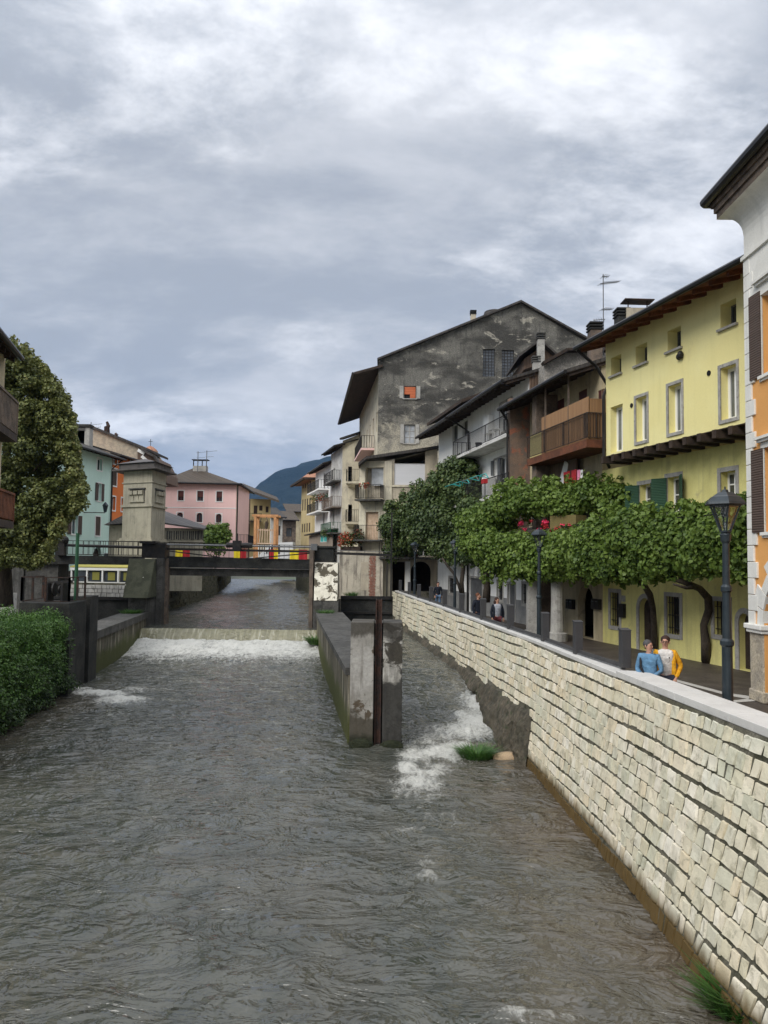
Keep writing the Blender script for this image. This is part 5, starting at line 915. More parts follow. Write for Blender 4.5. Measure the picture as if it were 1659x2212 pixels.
mb = MB(); z = az(1616, 1352); k = 0            # quoins, alternately long and short, wrapping the corner
while z < zfr-.05:
    h = .37; L = .42 if k % 2 else .27; z1 = min(z+h-.012, zfr-.01); mb.fb(FA, -.04, L, z, z1, -.3, .045); z += h; k += 1
mb.build('quoin', M['stone_trim'], ah, bevel=.012)
mb = MB(); uc = pw+.02+1.24                     # arch trim with stepped voussoirs
mb.fb(FA, -.03, pw-.0, 1.72, az(1616, 1352)-.002, -.45, .035)
for k in range(11):
    t0, t1 = math.pi*k/11, math.pi*(k+1)/11-.02; r0, r1 = 1.2401, 1.5+.22*(k % 2); zc_ = 2.95-1.24; p = lambda t, q, o: FA.P(uc-q*math.cos(t), zc_+q*math.sin(t), o); mb.hexa([p(t0, r0, -.4), p(t1, r0, -.4), p(t1, r1, -.1), p(t0, r1, -.1), p(t0, r0, .04), p(t1, r0, .04), p(t1, r1, .04), p(t0, r1, .04)])
mb.build('arch_trim', M['stone_trim'], ah)
mb = MB(); mb.fb(FA, -.07, pw+.07, 1.52, 1.60, -.62, .09); mb.fb(FA, -.11, pw+.11, 1.60, 1.715, -.66, .13); mb.build('pillar_capital', M['stone_trim'], ah, bevel=.02)
mb = MB(); mb.fb(FA, -.02, pw+.015, 0.001, 1.515, -.56, .03); mb.fb(FA, -.05, pw+.04, .001, .25, -.59, .06); mb.build('pillar', M['rough_stone'], ah, bevel=.03)
mb = MB(); q = FA.P                             # frieze, cove and box eave
mb.fb(FA, -.07, LA, zfr-.07, zfr+.02, -.3, .09); mb.fb(FA, -.01, LA, zfr+.021, zc0-.62, -.3, .03); ns = 8; prof = []
ztopc = at(1560, 476, 18.9).z; zlow = zfr+.55
for k in range(ns+1): t = k/ns*math.pi/2; prof.append((.03+(ov-.08)*(1-math.cos(t)), zlow+(ztopc-zlow)*math.sin(t)))
for (oa, zA), (ob, zB) in zip(prof, prof[1:]):
    mb.face(q(-oa, zA, oa), q(LA, zA, oa), q(LA, zB, ob), q(-ob, zB, ob)); mb.face(q(-oa, zA, oa), q(-ob, zB, ob), q(-ob, zB, -9), q(-oa, zA, -9))
mb.fb(FA, -.02, LA, zfr, zlow+.01, -.3, .028)
mb.build('cove', M['stone_trim'], ah, smooth=False)
mb = MB(); oe = prof[-1][0]
for k, (o_, z0_, z1_) in enumerate(((oe, 0, .16), (oe+.05, .16, .30), (oe+.10, .30, .46))): mb.fb(FA, -o_-.0, LA, ztopc+z0_+.001, ztopc+z1_, -9, o_)
eb_ = mb.build('box_eave', M['wood_grey'], ah)
mb = MB(); g = oe+.22; mb.tube([q(-g, ztopc+.50, g-.02), q(LA, ztopc+.50, g-.02)], .12, 10); mb.tube([q(-g, ztopc+.50, g-.02), q(-g, ztopc+.50, -9)], .12, 10); mb.build('gutter', M['gutter'], ah)
mb = MB(); mb.hexa([q(-g, ztopc+.47, g-.05), q(LA, ztopc+.47, g-.05), q(LA-3, ztopc+2.4, -4), q(4, ztopc+2.4, -4), q(-g, ztopc+.56, g-.05), q(LA, ztopc+.56, g-.05), q(LA-3, ztopc+2.5, -4), q(4, ztopc+2.5, -4)]); mb.build('roof', M['tile'], ah)
pass

# ------------------------------------------------------------------ houses further up the right bank
FC = Fac((-4.35, 82), (-2.62, 82)); ct = lambda u: float(np.interp(u, [0, FC.L], [zz_(FC, 738, 952), zz_(FC, 774, 938)]))
ch_ = bld('house', 'tall narrow cream house with two bowed balconies between the grey house and the white ones', FC, 0, FC.L, -2, 14, 8, M['cream'], [], top=ct)
FCr = Fac((-4.35, 82), (-6.1, 89))
for zpx in (830, 1225):
    z = zz_(FC, 757, 864+zpx*.2187-3); balcony(ch_, FC, .45, FC.L+.1, z, 1.3, 1.25, .2, 'cream', 'iron', .2, curved=True)
for yt, yb in ((1008, 1042), (1090, 1126)):
    h = FC.rc(752, 760, yt, yb); win(ch_, FC, h, rec=-.03, frame='wood_dark', mull=0, pane='black', fw=.03)
mb = MB(); mb.hexa([FC.P(-.3, ct(0)+.0, .6), FC.P(FC.L, ct(FC.L)+0, .6), FC.P(FC.L, ct(FC.L)+1, -6), FC.P(-.3, ct(0)+1, -6), FC.P(-.3, ct(0)+.2, .6), FC.P(FC.L, ct(FC.L)+.2, .6), FC.P(FC.L, ct(FC.L)+1.2, -6), FC.P(-.3, ct(0)+1.2, -6)]); mb.build('roof', M['slate'], ch_)
fx = root('flower_box', at(755, 1186, 57), 'long trough of orange-red flowers on the ledge above the streaked wall', 'flower box'); mb = MB(); zf = zs; mb.fb(FS, .05, 1.55, zf+.002, zf+.3, -.5, -.05); mb.build('trough', M['wood_dark'], fx)
def far_house(name, label, F, z0, ze, D, mat, rows, rfm='tile', ov=1.0, rise=2.0, balc=(), wf='brown', shut=None, group=None, fr='sill', sw=None, gable=None):
    hs = [h for h in rows]; b = bld('house', label, F, 0, F.L, z0, ze+.05, D, M[mat], hs, group=group, dep=.2, top=gable)
    for h in hs: win(b, F, h, rec=.13, frame=fr, mull=1 if (h[1]-h[0]) > .7 else 0, fw=.05, shut=shut, sw=sw, pane='glass')
    for (u0, u1, z, dp, sl, rm) in balc: balcony(b, F, u0, u1, z, dp, 1.05, .15, sl, rm, .16)
    if rfm: roof(b, F, 0, F.L, ze, ov, D*.6, rise, rfm, .14, .4, raf=1.0)
    return b
F1 = Fac((-5.98, 88.5), (-4.35, 82)); ez1 = zz_(F1, 725, 964, .8)
wb = [(F1.L*.25, F1.L*.25+.9, z-2.2, z-.1) for z in (zz_(F1, 725, 1008), zz_(F1, 725, 1090))]
far_house('house', 'slim white house with a turquoise door and dark boarded balcony', F1, -2, ez1, 7, 'white_old', wb, 'slate', .9, 1.6, [(.6, F1.L-.5, zz_(F1, 725, 1043), .9, 'concrete', 'iron'), (.2, F1.L-.1, zz_(F1, 725, 1098), 1.0, 'wood_grey', 'planks'), (.3, F1.L-.3, zz_(F1, 725, 1152), 1.1, 'concrete', 'green')], fr='green')
F2 = Fac((-8.5, 98.4), (-5.98, 88.5)); ez2 = zz_(F2, 697, 1004, .8)
wb = [(F2.L*.55, F2.L*.55+1.1, z-.0, z+2.0) for z in (zz_(F2, 697, 1060), zz_(F2, 697, 1108), zz_(F2, 697, 1146))]
far_house('house', 'white house with flower-hung iron balconies next to the ochre house', F2, -2, ez2, 7, 'white', wb, 'slate', .9, 1.6, [(1, F2.L-1, zz_(F2, 697, 1062), 1.2, 'white', 'iron'), (1, F2.L-1, zz_(F2, 697, 1107), 1.2, 'white', 'iron')], fr='door_brown')
mb = MB(); c0, c1_ = at(655, 1156, 86), at(713, 1144, 82)
lt = root('lean_to', at(690, 1190, 84), 'low lean-to with grey boards and a pale green window below the white houses', 'shed'); F3 = Fac((-8.4, 90), (-5.3, 83.6)); ztl = lambda u: float(np.interp(u, [0, F3.L], [zz_(F3, 660, 1158), zz_(F3, 712, 1146)]))
mb = MB(); hh = F3.rc(691, 706, 1151, 1171); wall(mb, F3, 0, F3.L, 2.6, 5.2, [hh], .1, top=ztl); mb.build('board_wall', M['corr'], lt); win(lt, F3, hh, rec=.05, frame='sill', pane='teal', fw=.04)
mb = MB(); mb.fb(F3, 0, F3.L, -1.5, 2.58, -3, -.3); mb.build('base_wall', M['black'], lt); mb = MB(); mb.hexa([F3.P(-.3, ztl(0), .5), F3.P(F3.L+.3, ztl(F3.L), .5), F3.P(F3.L+.3, ztl(F3.L)+.3, -3), F3.P(-.3, ztl(0)+.3, -3), F3.P(-.3, ztl(0)+.12, .5), F3.P(F3.L+.3, ztl(F3.L)+.12, .5), F3.P(F3.L+.3, ztl(F3.L)+.42, -3), F3.P(-.3, ztl(0)+.42, -3)]); mb.build('roof', M['slate'], lt)
FO = Fac((-11.4, 110), (-9.1, 101)); oez = zz_(FO, 662, 1031, 1.2)
oh = []
for yt, yb in ((1034, 1053), (1077, 1101), (1130, 1148)):
    for a in (.14, .36, .58, .80): u = FO.L*a; xm = 652+22*a; oh.append((u-.5, u+.5, zz_(FO, 652+22*(a), yb+(1-a)*2), zz_(FO, 652+22*a, yt+(1-a)*4-2)))
ob = far_house('house', 'tall ochre house with rows of dark brown shuttered windows and clay roof', FO, -2, oez, 10, 'ochre', oh, None, shut=('louverd', 'closed'), fr='brown')
FO2 = Fac((-9.1, 101), (-7.6, 101)); mb = MB(); mb.fb(FO2, 0, FO2.L+4, -2, oez, -.3, .01); mb.build('end_wall', M['ochre'], ob)
mb = MB(); q0, q1, q2_, q3 = FO.P(-1.2, oez, 1.3), FO.P(FO.L+1.3, oez, 1.3), V((-5.5, 101-1.3, oez)), V((-6, 108, oez)); ap = [V((-8, 105, oez+2.6)), V((-9, 109, oez+2.6))]
mb.face(q0, q1, ap[0], ap[1]); mb.face(q1, q2_, ap[0]); mb.face(q0, q1, q2_, q3); mb.face(*[p_+V((0, 0, .15)) for p_ in (q0, q1, ap[0], ap[1])]); mb.face(q1+V((0, 0, .15)), q2_+V((0, 0, .15)), ap[0]+V((0, 0, .15))); mb.build('roof', M['tile_red'], ob); mb = MB(); mb.bar(q0, q1, .3, .25); mb.bar(q1, q2_, .3, .25); mb.build('eave_board', M['wood_dark'], ob)

rw = root('embankment', (-7, 85, ZU), 'dark damp embankment under the far right-bank houses', 'wall'); mb = MB(); RB_ = [(-12.6, 116), (-11.6, 110), (-9.3, 101), (-8.7, 98.3), (-6.2, 88.4), (-4.6, 81.8), (-3.3, 57.6)]
for a, b in zip(RB_, RB_[1:]): mb.hexa([(a[0], a[1], -2), (a[0]+.6, a[1], -2), (b[0]+.6, b[1], -2), (b[0], b[1], -2), (a[0], a[1], 2.7), (a[0]+.6, a[1], 2.7), (b[0]+.6, b[1], 2.7), (b[0], b[1], 2.7)])
mb.build('stonework', M['bank_stone'], rw)
# ------------------------------------------------------------------ left bank houses
FMt = Fac((-26.2, 52), (-24.3, 71)); mw = [FMt.rc(209.5, 220.5, 991, 1016), FMt.rc(210, 219, 1044, 1082), FMt.rc(163, 172, 1038, 1070), FMt.rc(153, 168, 1113, 1154), FMt.rc(206, 216.5, 1116, 1157), FMt.rc(113, 121, 1110, 1150), FMt.rc(163, 170, 985, 1004)]
mez = zz_(FMt, 214, 978, 1.0); g_ = FMt.rc(201, 220, 1182, 1206)
mt_ = bld('house', 'pale mint green house with brown louvred shutters behind the plane tree', FMt, 0, FMt.L, 1.5, mez+.3, 8, M['mint'], mw+[(g_[0], g_[1], 1.9, g_[3], True)], dep=.3)
for i, h in enumerate(mw):
    if i in (1, 2, 3): win(mt_, FMt, h, rec=.2, frame='sill', mull=1, sur=(.1, 'sill'), shut=('louverb', 'open'))
    else: win(mt_, FMt, h, rec=.2, frame='sill', mull=1, sur=(.1, 'sill'), shut=('louverb', 'closed') if i in (4, 5) else None)
mb = MB(); mb.face(FMt.P(g_[0], 1.9, -.28), FMt.P(g_[1], 1.9, -.28), FMt.P(g_[1], g_[3], -.28), FMt.P(g_[0], g_[3], -.28)); mb.build('garage_door', M['wood_dark'], mt_)
roof(mt_, FMt, 0, FMt.L, mez, 1.0, 5, 2.2, 'slate', .15, .4); pipe(mt_, [FMt.P(FMt.L-.1, mez, 1.0), FMt.P(FMt.L-.1, mez-.8, .1), FMt.P(FMt.L-.1, 1.9, .1)], .07)
for px, pyb, pyt in ((170, 1000, 925), (180, 1010, 919)):
    p = at(px, pyb, 70); p2 = at(px, pyt, 70); chimney(mt_, (p.x, 70, p.z), 1.2, .9, p2.z-p.z-.3, 'surround', 'concrete')
u, z = FMt.uv(205, 1110); mb = MB(); mb.tube([FMt.P(u-2, z, 0), FMt.P(u-2, z, .1), FMt.P(u, z+.1, .9)], .04, 6); q_ = FMt.P(u, z+.15, .9); lh_ = root('wall_lantern', q_, 'iron lantern on a scrolled bracket on the mint green house', 'lantern'); mb.build('bracket', M['iron'], lh_); mb = MB(); mb.lathe(q_, [(.12, 0), (.24, .55), (.28, .56), (.05, .85)], 6); mb.build('lantern', M['lamp'], lh_)
p = at(195, 970, 75); antenna((p.x, 75, p.z-1), hz(912, 195, 75)-p.z+1, 'spindly roof antenna above the mint green house', [(hz(918, 195, 75)-p.z+1, 1.2, .2, 6, .4), (hz(927, 195, 75)-p.z+1, 1.1, .3, -6, .3)])
FOr = Fac((-24.28, 71.2), (-23.6, 78)); ow = [FOr.rc(242, 252, 1013, 1049), FOr.rc(281, 290, 994, 1010), FOr.rc(245, 253, 991, 1002), FOr.rc(241, 249, 1073, 1102), FOr.rc(261.5, 267, 1076, 1104)]
orz = zz_(FOr, 280, 990, .8); orb = bld('house', 'bright orange house between the mint green one and the stone tower', FOr, 0, FOr.L+1.5, 1.5, orz+.18, 8, M['orange'], ow, dep=.3)
for i, h in enumerate(ow): win(orb, FOr, h, rec=.2, frame='sill', mull=1, sur=(.12, 'sill'), shut=('louverb', 'closed') if i in (0, 1) else None)
roof(orb, FOr, 0, FOr.L+2, orz, .8, 5, 1.7, 'slate', .15, .3)
# bare stone gable and the dark houses behind it
gb = root('house', at(250, 1000, 84), 'house with a bare rubble gable and bent chimney pots behind the orange house', 'house'); P_ = [at(180, 1010, 82), at(312, 1040, 82), at(312, 990, 82), at(300, 966, 82), at(194, 922, 82), at(180, 932, 82)]
mb = MB(); mb.face(*P_); mb.face(*[q+V((0, 8, 0)) for q in P_]); 
for i in range(len(P_)): a, b = P_[i], P_[(i+1) % len(P_)]; mb.face(a, b, b+V((0, 8, 0)), a+V((0, 8, 0)))
mb.build('gable_wall', M['rough_stone'], gb); mb = MB(); a, b = at(190, 921, 81.6), at(318, 973, 81.6); mb.hexa([a, b, b+V((0, 8, 0)), a+V((0, 8, 0)), a+V((0, 0, .25)), b+V((0, 0, .25)), b+V((0, 8, .25)), a+V((0, 8, .25))]); mb.build('roof', M['slate'], gb)
for px, yb, yt in ((231, 940, 911), (249, 948, 936)):
    mb = MB(); a, b = at(px, yb, 83), at(px, yt, 83); mb.tube([a, a+(b-a)*.6, a+(b-a)*.7+V((.15, 0, 0)), b], [.32, .3, .2, .12], 8); mb.build('chimney_pot', M['rust'], gb)
dk_ = root('house', at(325, 1010, 86), 'dark shingled house with white gable strips between the orange house and the bell tower', 'house')
P_ = [at(297, 1040, 79), at(352, 1040, 79), at(350, 1020, 79), at(334, 988, 79), at(306, 974, 79), at(297, 975, 79)]; mb = MB(); mb.face(*P_)
for i in range(len(P_)): a, b = P_[i], P_[(i+1) % len(P_)]; mb.face(a, b, b+V((0, 6, 0)), a+V((0, 6, 0)))
mb.build('wall', M['planks'], dk_); mb = MB()
for a_, b__ in (((298, 972), (312, 980)), ((306, 985), (322, 1000))): a, b = at(*a_, 78.9), at(*b__, 78.9); mb.bar(a, b, .06, .3)
mb.build('white_strip', M['sill'], dk_); mb = MB(); a, b, c_ = at(303, 969, 78.6), at(335, 986, 78.6), at(352, 1018, 78.6); mb.bar(a, b, .7, .18); mb.bar(b, c_, .7, .18); mb.build('roof', M['slate'], dk_)
# bell tower
bt_ = at(324, 1000, 130); bel = root('bell_tower', (bt_.x, 130, 2), 'distant octagonal bell tower with red dome and iron cross', 'tower'); r_ = 1.05; zt9 = hz(976, 324, 130)
mb = MB(); mb.lathe((bt_.x, 130, 0), [(r_, 2), (r_, zt9-.1), (r_*1.18, zt9-.08), (r_*1.18, zt9)], 8, .39); mb.build('wall', M['cream'], bel); mb = MB(); mb.lathe((bt_.x, 130, zt9+.002), [(r_*1.22, 0), (r_*.95, .38), (r_*.45, .8), (.12, .95)], 8, .39); mb.build('dome', M['tile_red'], bel)
for k in range(8):
    t = .39+math.pi/8+k*math.pi/4; c_, s_ = math.cos(t), math.sin(t); x, y = bt_.x+c_*r_*.87, 130+s_*r_*.87; q = V((c_, s_, 0)); e = V((-s_, c_, 0))*.17; P_ = [V((x, y, 0))+e+q*.1, V((x, y, 0))-e+q*.1, V((x, y, 0))-e-q*.2, V((x, y, 0))+e-q*.2]; mb = MB(); mb.hexa([p+V((0, 0, zt9-1.5)) for p in P_]+[p+V((0, 0, zt9-.35)) for p in P_]); mb.build('belfry_opening', M['black'], bel)
mb = MB(); mb.bar((bt_.x, 130, zt9+.9), (bt_.x, 130, zt9+2.1), .07); mb.bar((bt_.x-.32, 130, zt9+1.7), (bt_.x+.32, 130, zt9+1.7), .07); mb.build('cross', M['iron'], bel)
# square stone tower with its wings
tx0, txc, tx1 = at(265, 1100, 59).x, at(327, 1100, 57.5).x, at(357, 1100, 60.5).x; tw = root('stone_tower', (txc, 59, 1.9), 'square grey rendered tower with slotted relief panels and a flat metal cap', 'tower')
TA = Fac((tx0, 59), (txc, 57.5)); TB = Fac((txc, 57.5), (tx1, 60.5)); zt_ = zz_(TA, 300, 1017); zb_ = zz_(TA, 300, 1166); zm_ = zz_(TA, 300, 1092)
def ring(mb, o, z0, z1, FAx=TA, FBx=TB):
    a, b, c_ = TA.P(-o, 0, o), None, TB.P(TB.L+o, 0, o); n1, n2 = TA.n, TB.n; pc = TA.o+TA.u*TA.L; den = 1+n1.dot(n2); b = pc+(n1+n2)*(o/den); dd_ = TA.P(-o, 0, o)+(c_-b)
    P4 = [V((p.x, p.y, 0)) for p in (a, b, c_, dd_)]; mb.hexa([p+V((0, 0, z0)) for p in P4]+[p+V((0, 0, z1)) for p in P4]); return P4
mb = MB(); ring(mb, 0, zb_, zt_); mb.build('shaft', M['tower'], tw); mb = MB(); ring(mb, .12, zm_-.1, zm_+.06); ring(mb, .08, zt_-.9, zt_-.82); ring(mb, .25, zb_-.25, zb_-.001); ring(mb, .13, zb_, zb_+.12); mb.build('moulding', M['tower'], tw); mb = MB(); ring(mb, .35, 1.25, zb_-.26); mb.build('base', M['tower'], tw)
mb = MB(); P4 = ring(mb, .62, zt_+.02, zt_+.12); ring(mb, .25, zt_+.121, zt_+.55); ap_ = sum(P4, V((0, 0, 0)))/4+V((0, 0, zt_+1.1))
P5 = [p+(V((ap_.x, ap_.y, 0))-p)*.1+V((0, 0, zt_+.551)) for p in P4]
for i in range(4): mb.face(P5[i], P5[(i+1) % 4], ap_)
mb.build('cap', M['metal_roof'], tw)
for F_, x0, x1 in ((TA, 281, 313), (TB, 335, 352)):
    u0_, u1_ = uu_(F_, x0, 1070), uu_(F_, x1, 1070); za, zb2 = zm_+.25, zt_-1.35; mb = MB(); mb.fb(F_, u0_-.08, u1_+.08, zb2, zb2+.08, 0, .12); mb.fb(F_, u0_, u1_, za, zb2-.001, -.02, .012); mb.build('relief_panel', M['concrete'], tw); mb = MB(); n = 3
    for k in range(n): um_ = u0_+(u1_-u0_)*(k+.5)/n; w2 = (u1_-u0_)*.13; mb.hexa([F_.P(um_-w2*1.3, za, .012), F_.P(um_+w2*1.3, za, .012), F_.P(um_+w2*1.3, za, .12), F_.P(um_-w2*1.3, za, .12), F_.P(um_-w2*.8, zb2-.1, .012), F_.P(um_+w2*.8, zb2-.1, .012), F_.P(um_+w2*.8, zb2-.1, .12), F_.P(um_-w2*.8, zb2-.1, .12)]); mb.fb(F_, um_-w2, um_+w2, zb2-.4, zb2-.12, .13, .25)
    mb.build('corbel', M['tower'], tw)
wg_ = root('tower_wing', at(400, 1180, 62), 'low rendered wing with pebbled slots and a metal roof right of the stone tower', 'building'); FWg = Fac((at(350, 1160, 61).x, 61), (at(439, 1160, 62).x, 62)); zwt = zz_(FWg, 400, 1141)
mb = MB(); wall(mb, FWg, 0, FWg.L, .5, zwt, [], .1); mb.face(FWg.P(FWg.L, .5), FWg.P(FWg.L, .5, -6), FWg.P(FWg.L, zwt+.6, -6), FWg.P(FWg.L, zwt)); mb.build('wall', M['tower'], wg_); mb = MB()
for px in (366, 381, 395, 409, 422, 434): u = uu_(FWg, px, 1150); zA, zB = zz_(FWg, px, 1166), zz_(FWg, px, 1147); mb.fb(FWg, u-.2, u-.12, zA, zB, 0, .06); mb.fb(FWg, u-.02, u+.07, zA+.05, zB, 0, .08); mb.fb(FWg, u+.14, u+.2, zA, zB, 0, .05)
mb.build('slot_relief', M['concrete'], wg_); mb = MB(); mb.fb(FWg, 0, FWg.L+.1, zz_(FWg, 400, 1171), zz_(FWg, 400, 1169), 0, .12); mb.build('moulding', M['tower'], wg_)
mb = MB(); a, b, c_, d = at(352, 1132, 60.6), at(442, 1145, 61.4), at(446, 1140, 63), at(357, 1107, 66.5); mb.hexa([a, b, c_, d]+[q+V((0, 0, .12)) for q in (a, b, c_, d)]); mb.build('roof', M['metal_roof'], wg_)
w2_ = root('tower_wing', at(245, 1180, 61), 'small ochre-grey wing with a pointed tile roof left of the stone tower', 'building'); mb = MB(); a = at(236, 1140, 61); mb.box(a.x, tx0+.6, 61, 65, .5, hz(1134, 250, 61)); mb.build('wall', M['tower'], w2_); mb = MB(); a, b, c_ = at(224, 1134, 60.4), at(268, 1130, 60.4), at(267, 1112, 61.5); mb.face(a, b, c_); mb.face(a, c_, c_+V((0, 5, 0)), a+V((0, 5, 0))); mb.face(a, b, b+V((0, 5, 0)), a+V((0, 5, 0))); mb.build('roof', M['slate'], w2_)
# pink house
FP = Fac((at(352, 1100, 95).x, 95), (at(510, 1100, 95).x, 95)); pw_ = [FP.rc(x0, x1, a, b) for x0, x1, a, b in ((384.5, 397, 1060, 1081), (426, 439, 1060.5, 1082), (467.5, 480, 1061.5, 1083), (382, 395, 1107, 1127), (424.5, 437, 1108, 1128), (466.5, 478.5, 1110, 1129))]; pw_ = [h if i < 3 else (*h, True) for i, h in enumerate(pw_)]
pez = zz_(FP, 440, 1044); pk = bld('house', 'pink house with three small white-framed windows and a hipped brown roof', FP, 0, FP.L, 1.5, pez, 9, M['pink'], pw_, dep=.2)
for i, h in enumerate(pw_):
    w_ = win(pk, FP, h, rec=.12, frame='door_brown', mull=1, fw=.05, sur=(.1, 'sill'))
    if i < 3: mb = MB(); mb.fb(FP, h[0]+.04, h[1]-.04, h[2]+(h[3]-h[2])*.4, h[3]-.03, -.1, -.06); mb.build('roller_blind', M['door_brown'], w_)
mb = MB(); z = zz_(FP, 440, 1098); mb.fb(FP, 0, FP.L, z, z+.1, 0, .03); mb.build('string_course', M['sill'], pk)
FP2 = Fac((at(510.5, 1100, 95).x, 95), (at(534, 1100, 108).x, 108)); mb = MB(); ph = [(2+3*k, 2.8+3*k, z, z+1.6) for k in range(4) for z in (pez-2.6, pez-6.4)]; wall(mb, FP2, 0, FP2.L, 1.5, pez-.2, ph, .2); mb.build('side_wall', M['pale_green'], pk)
for h in ph: win(pk, FP2, h, rec=.15, frame='door_brown', mull=0)
balcony(pk, FP2, 2, 10, pez-7, 1.3, 1, .15, 'white'); pipe(pk, [FP2.P(.2, 1.5, .1), FP2.P(.2, pez, .1)], .07)
mb = MB(); A_ = [FP.P(-.6, pez, .7), FP.P(FP.L+.7, pez-.1, .7), FP2.P(FP2.L, pez-.1, .9), V((FP.P(-.6, 0, 0).x, 108, pez))]; B_ = [at(421, 1010, 100), at(421, 1010, 100)+V((0, 4, 0))]
mb.face(A_[0], A_[1], B_[0]); mb.face(A_[1], A_[2], B_[1], B_[0]); mb.face(A_[2], A_[3], B_[1]); mb.face(A_[3], A_[0], B_[0], B_[1]); mb.face(*A_[::-1]); mb.build('roof', M['tile'], pk); mb = MB(); mb.tube(A_[:3], .12, 8); mb.build('gutter', M['gutter'], pk)
p = at(433, 1022, 99); q = at(433, 1007, 99); mb = MB(); mb.box(p.x-.85, p.x+.85, 98.6, 99.4, p.z-.6, q.z+.0); c_ = mb.build('chimney', M['surround'], pk); mb = MB(); mb.box(p.x-1.0, p.x+1.0, 98.5, 99.5, q.z+.7, q.z+.8)
for s_ in (-.8, -.27, .27, .8): mb.box(p.x+s_-.05, p.x+s_+.05, 98.6, 98.7, q.z+.0, q.z+.7)
mb.build('cap', M['iron'], c_)
for px, yt, lb in ((427, 975, 'left of two thin antennas beside the pink house chimney'), (446, 973, 'right of two thin antennas beside the pink house chimney')): p = at(px, 1010, 98.2); antenna((p.x, 98.2, p.z-1), hz(yt, px, 98.2)-p.z+1, lb, [(hz(yt+3, px, 98.2)-p.z+1, 1.5, .15, 6, .2), (hz(yt+14, px, 98.2)-p.z+1, 1.0, .1, 5, .3)])
# centre houses
FX = Fac((at(541, 1100, 112.6).x, 112.6), (at(584.5, 1100, 113.2).x, 113.2)); xez = zz_(FX, 560, 1078); xw = [FX.rc(x0, x1, a, b) for x0, x1, a, b in ((574, 580, 1094, 1107), (548, 556, 1092, 1110), (560, 567, 1092, 1103))]
xb = bld('house', 'small yellow house with a broad brown tile roof in the centre distance', FX, 0, FX.L, 1.5, xez, 8, M['ochre'], xw, dep=.2)
for h in xw: win(xb, FX, h, rec=.12, frame='door_brown', mull=0, shut=('louverd', 'closed'))
mb = MB(); a, b, c_, d = at(520, 1056, 110), at(603, 1086, 109), at(598, 1078, 116), at(524, 1048, 119); mb.hexa([a, b, c_, d]+[q+V((0, 0, .3)) for q in (a, b, c_, d)]); a, b = at(533, 1048, 118), at(560, 1066, 111); mb.build('roof', M['tile'], xb); mb = MB(); mb.fb(FX, -1.8, 0, 1.5, xez, -3, -.4); mb.build('timber_wing', M['wood_grey'], xb)
balcony(xb, FX, -1.8, 1.5, zz_(FX, 545, 1125), 1.4, 1.0, .15, 'wood_grey')
for (x0, x1, yt, yd, mt_n, rfn, lb, w_rows) in ((586, 611, 1112, 128, 'white_old', 'slate', 'low grey house with a sagging roof right of the yellow house', [(.8, 1.6), (3, 3.9)]), (607, 640, 1118, 140, 'wood_grey', 'tile', 'weathered grey barn with a lean-to roof near the far river bend', [(1, 2), (3.4, 4.4), (6, 7)]), (622, 656, 1100, 155, 'beige', 'tile', 'brown gabled house partly hidden by the ochre house', [(2, 3)])):
    Fq = Fac((at(x0, 1100, yd-.8).x, yd-.8), (at(x1, 1100, yd).x, yd)); zq = zz_(Fq, (x0+x1)/2, yt+6, .8); rows = [(a, b, zq-2.8, zq-1.3) for a, b in w_rows if b < Fq.L-.2]
    far_house('house', lb, Fq, .5, zq, 8, mt_n, rows, rfn, .9, 1.8, fr='wood_dark')
# wooden frame tower
ft = root('frame_tower', at(572, 1180, 61), 'fresh larch frame tower with hanging pale slats behind the bridge flags', 'tower'); x0, x1 = at(551, 1150, 61).x, at(593.5, 1150, 61).x; zt2, zb3 = hz(1116, 572, 61), 2.0
for x in (x0, x1):
    for y in (61, 62.4): mb = MB(); mb.box(x-.09, x+.09, y-.09, y+.09, zb3, zt2); mb.build('post', M['wood_new'], ft)
mb = MB(); mb.box(x0-.25, x1+.25, 60.9, 61.08, zt2, zt2+.16); mb.box(x0-.25, x1+.25, 62.3, 62.48, zt2, zt2+.16)
for x in (x0, x1): mb.box(x-.09, x+.09, 61.09, 62.29, zt2+.001, zt2+.15)
mb.build('top_beam', M['wood_new'], ft); mb = MB(); zl_, zh_ = hz(1172, 572, 61), hz(1142, 572, 61)
for k in range(7): x = x0+.22+(x1-x0-.44)*k/6; mb.bar((x-.06*(k < 3), 61.1, zl_), (x, 61.1, zh_), .1, .05)
mb.box(x0+.15, x1-.15, 61.13, 61.18, zh_-.15, zh_-.05); mb.box(x0+.1, x1-.1, 61.0, 61.5, zl_-.12, zl_-.02); mb.build('slat_panel', M['wood_pale'], ft)
mb = MB()
for k in range(6): x = x0+.3+(x1-x0-.6)*k/5; mb.bar((x, 61, 2.9), (x, 61, zl_-.2), .08, .05)
mb.build('lower_slats', M['sill'], ft); mb = MB(); mb.ell(((x0+x1)/2, 61.6, zt2-.7), (.12, .12, .4), 8, 6); mb.tube([((x0+x1)/2, 61.6, zt2), ((x0+x1)/2+.15, 61.6, zt2-.5), ((x0+x1)/2, 61.6, zt2-1.2)], .04, 6); mb.build('winch', M['wood_grey'], ft)
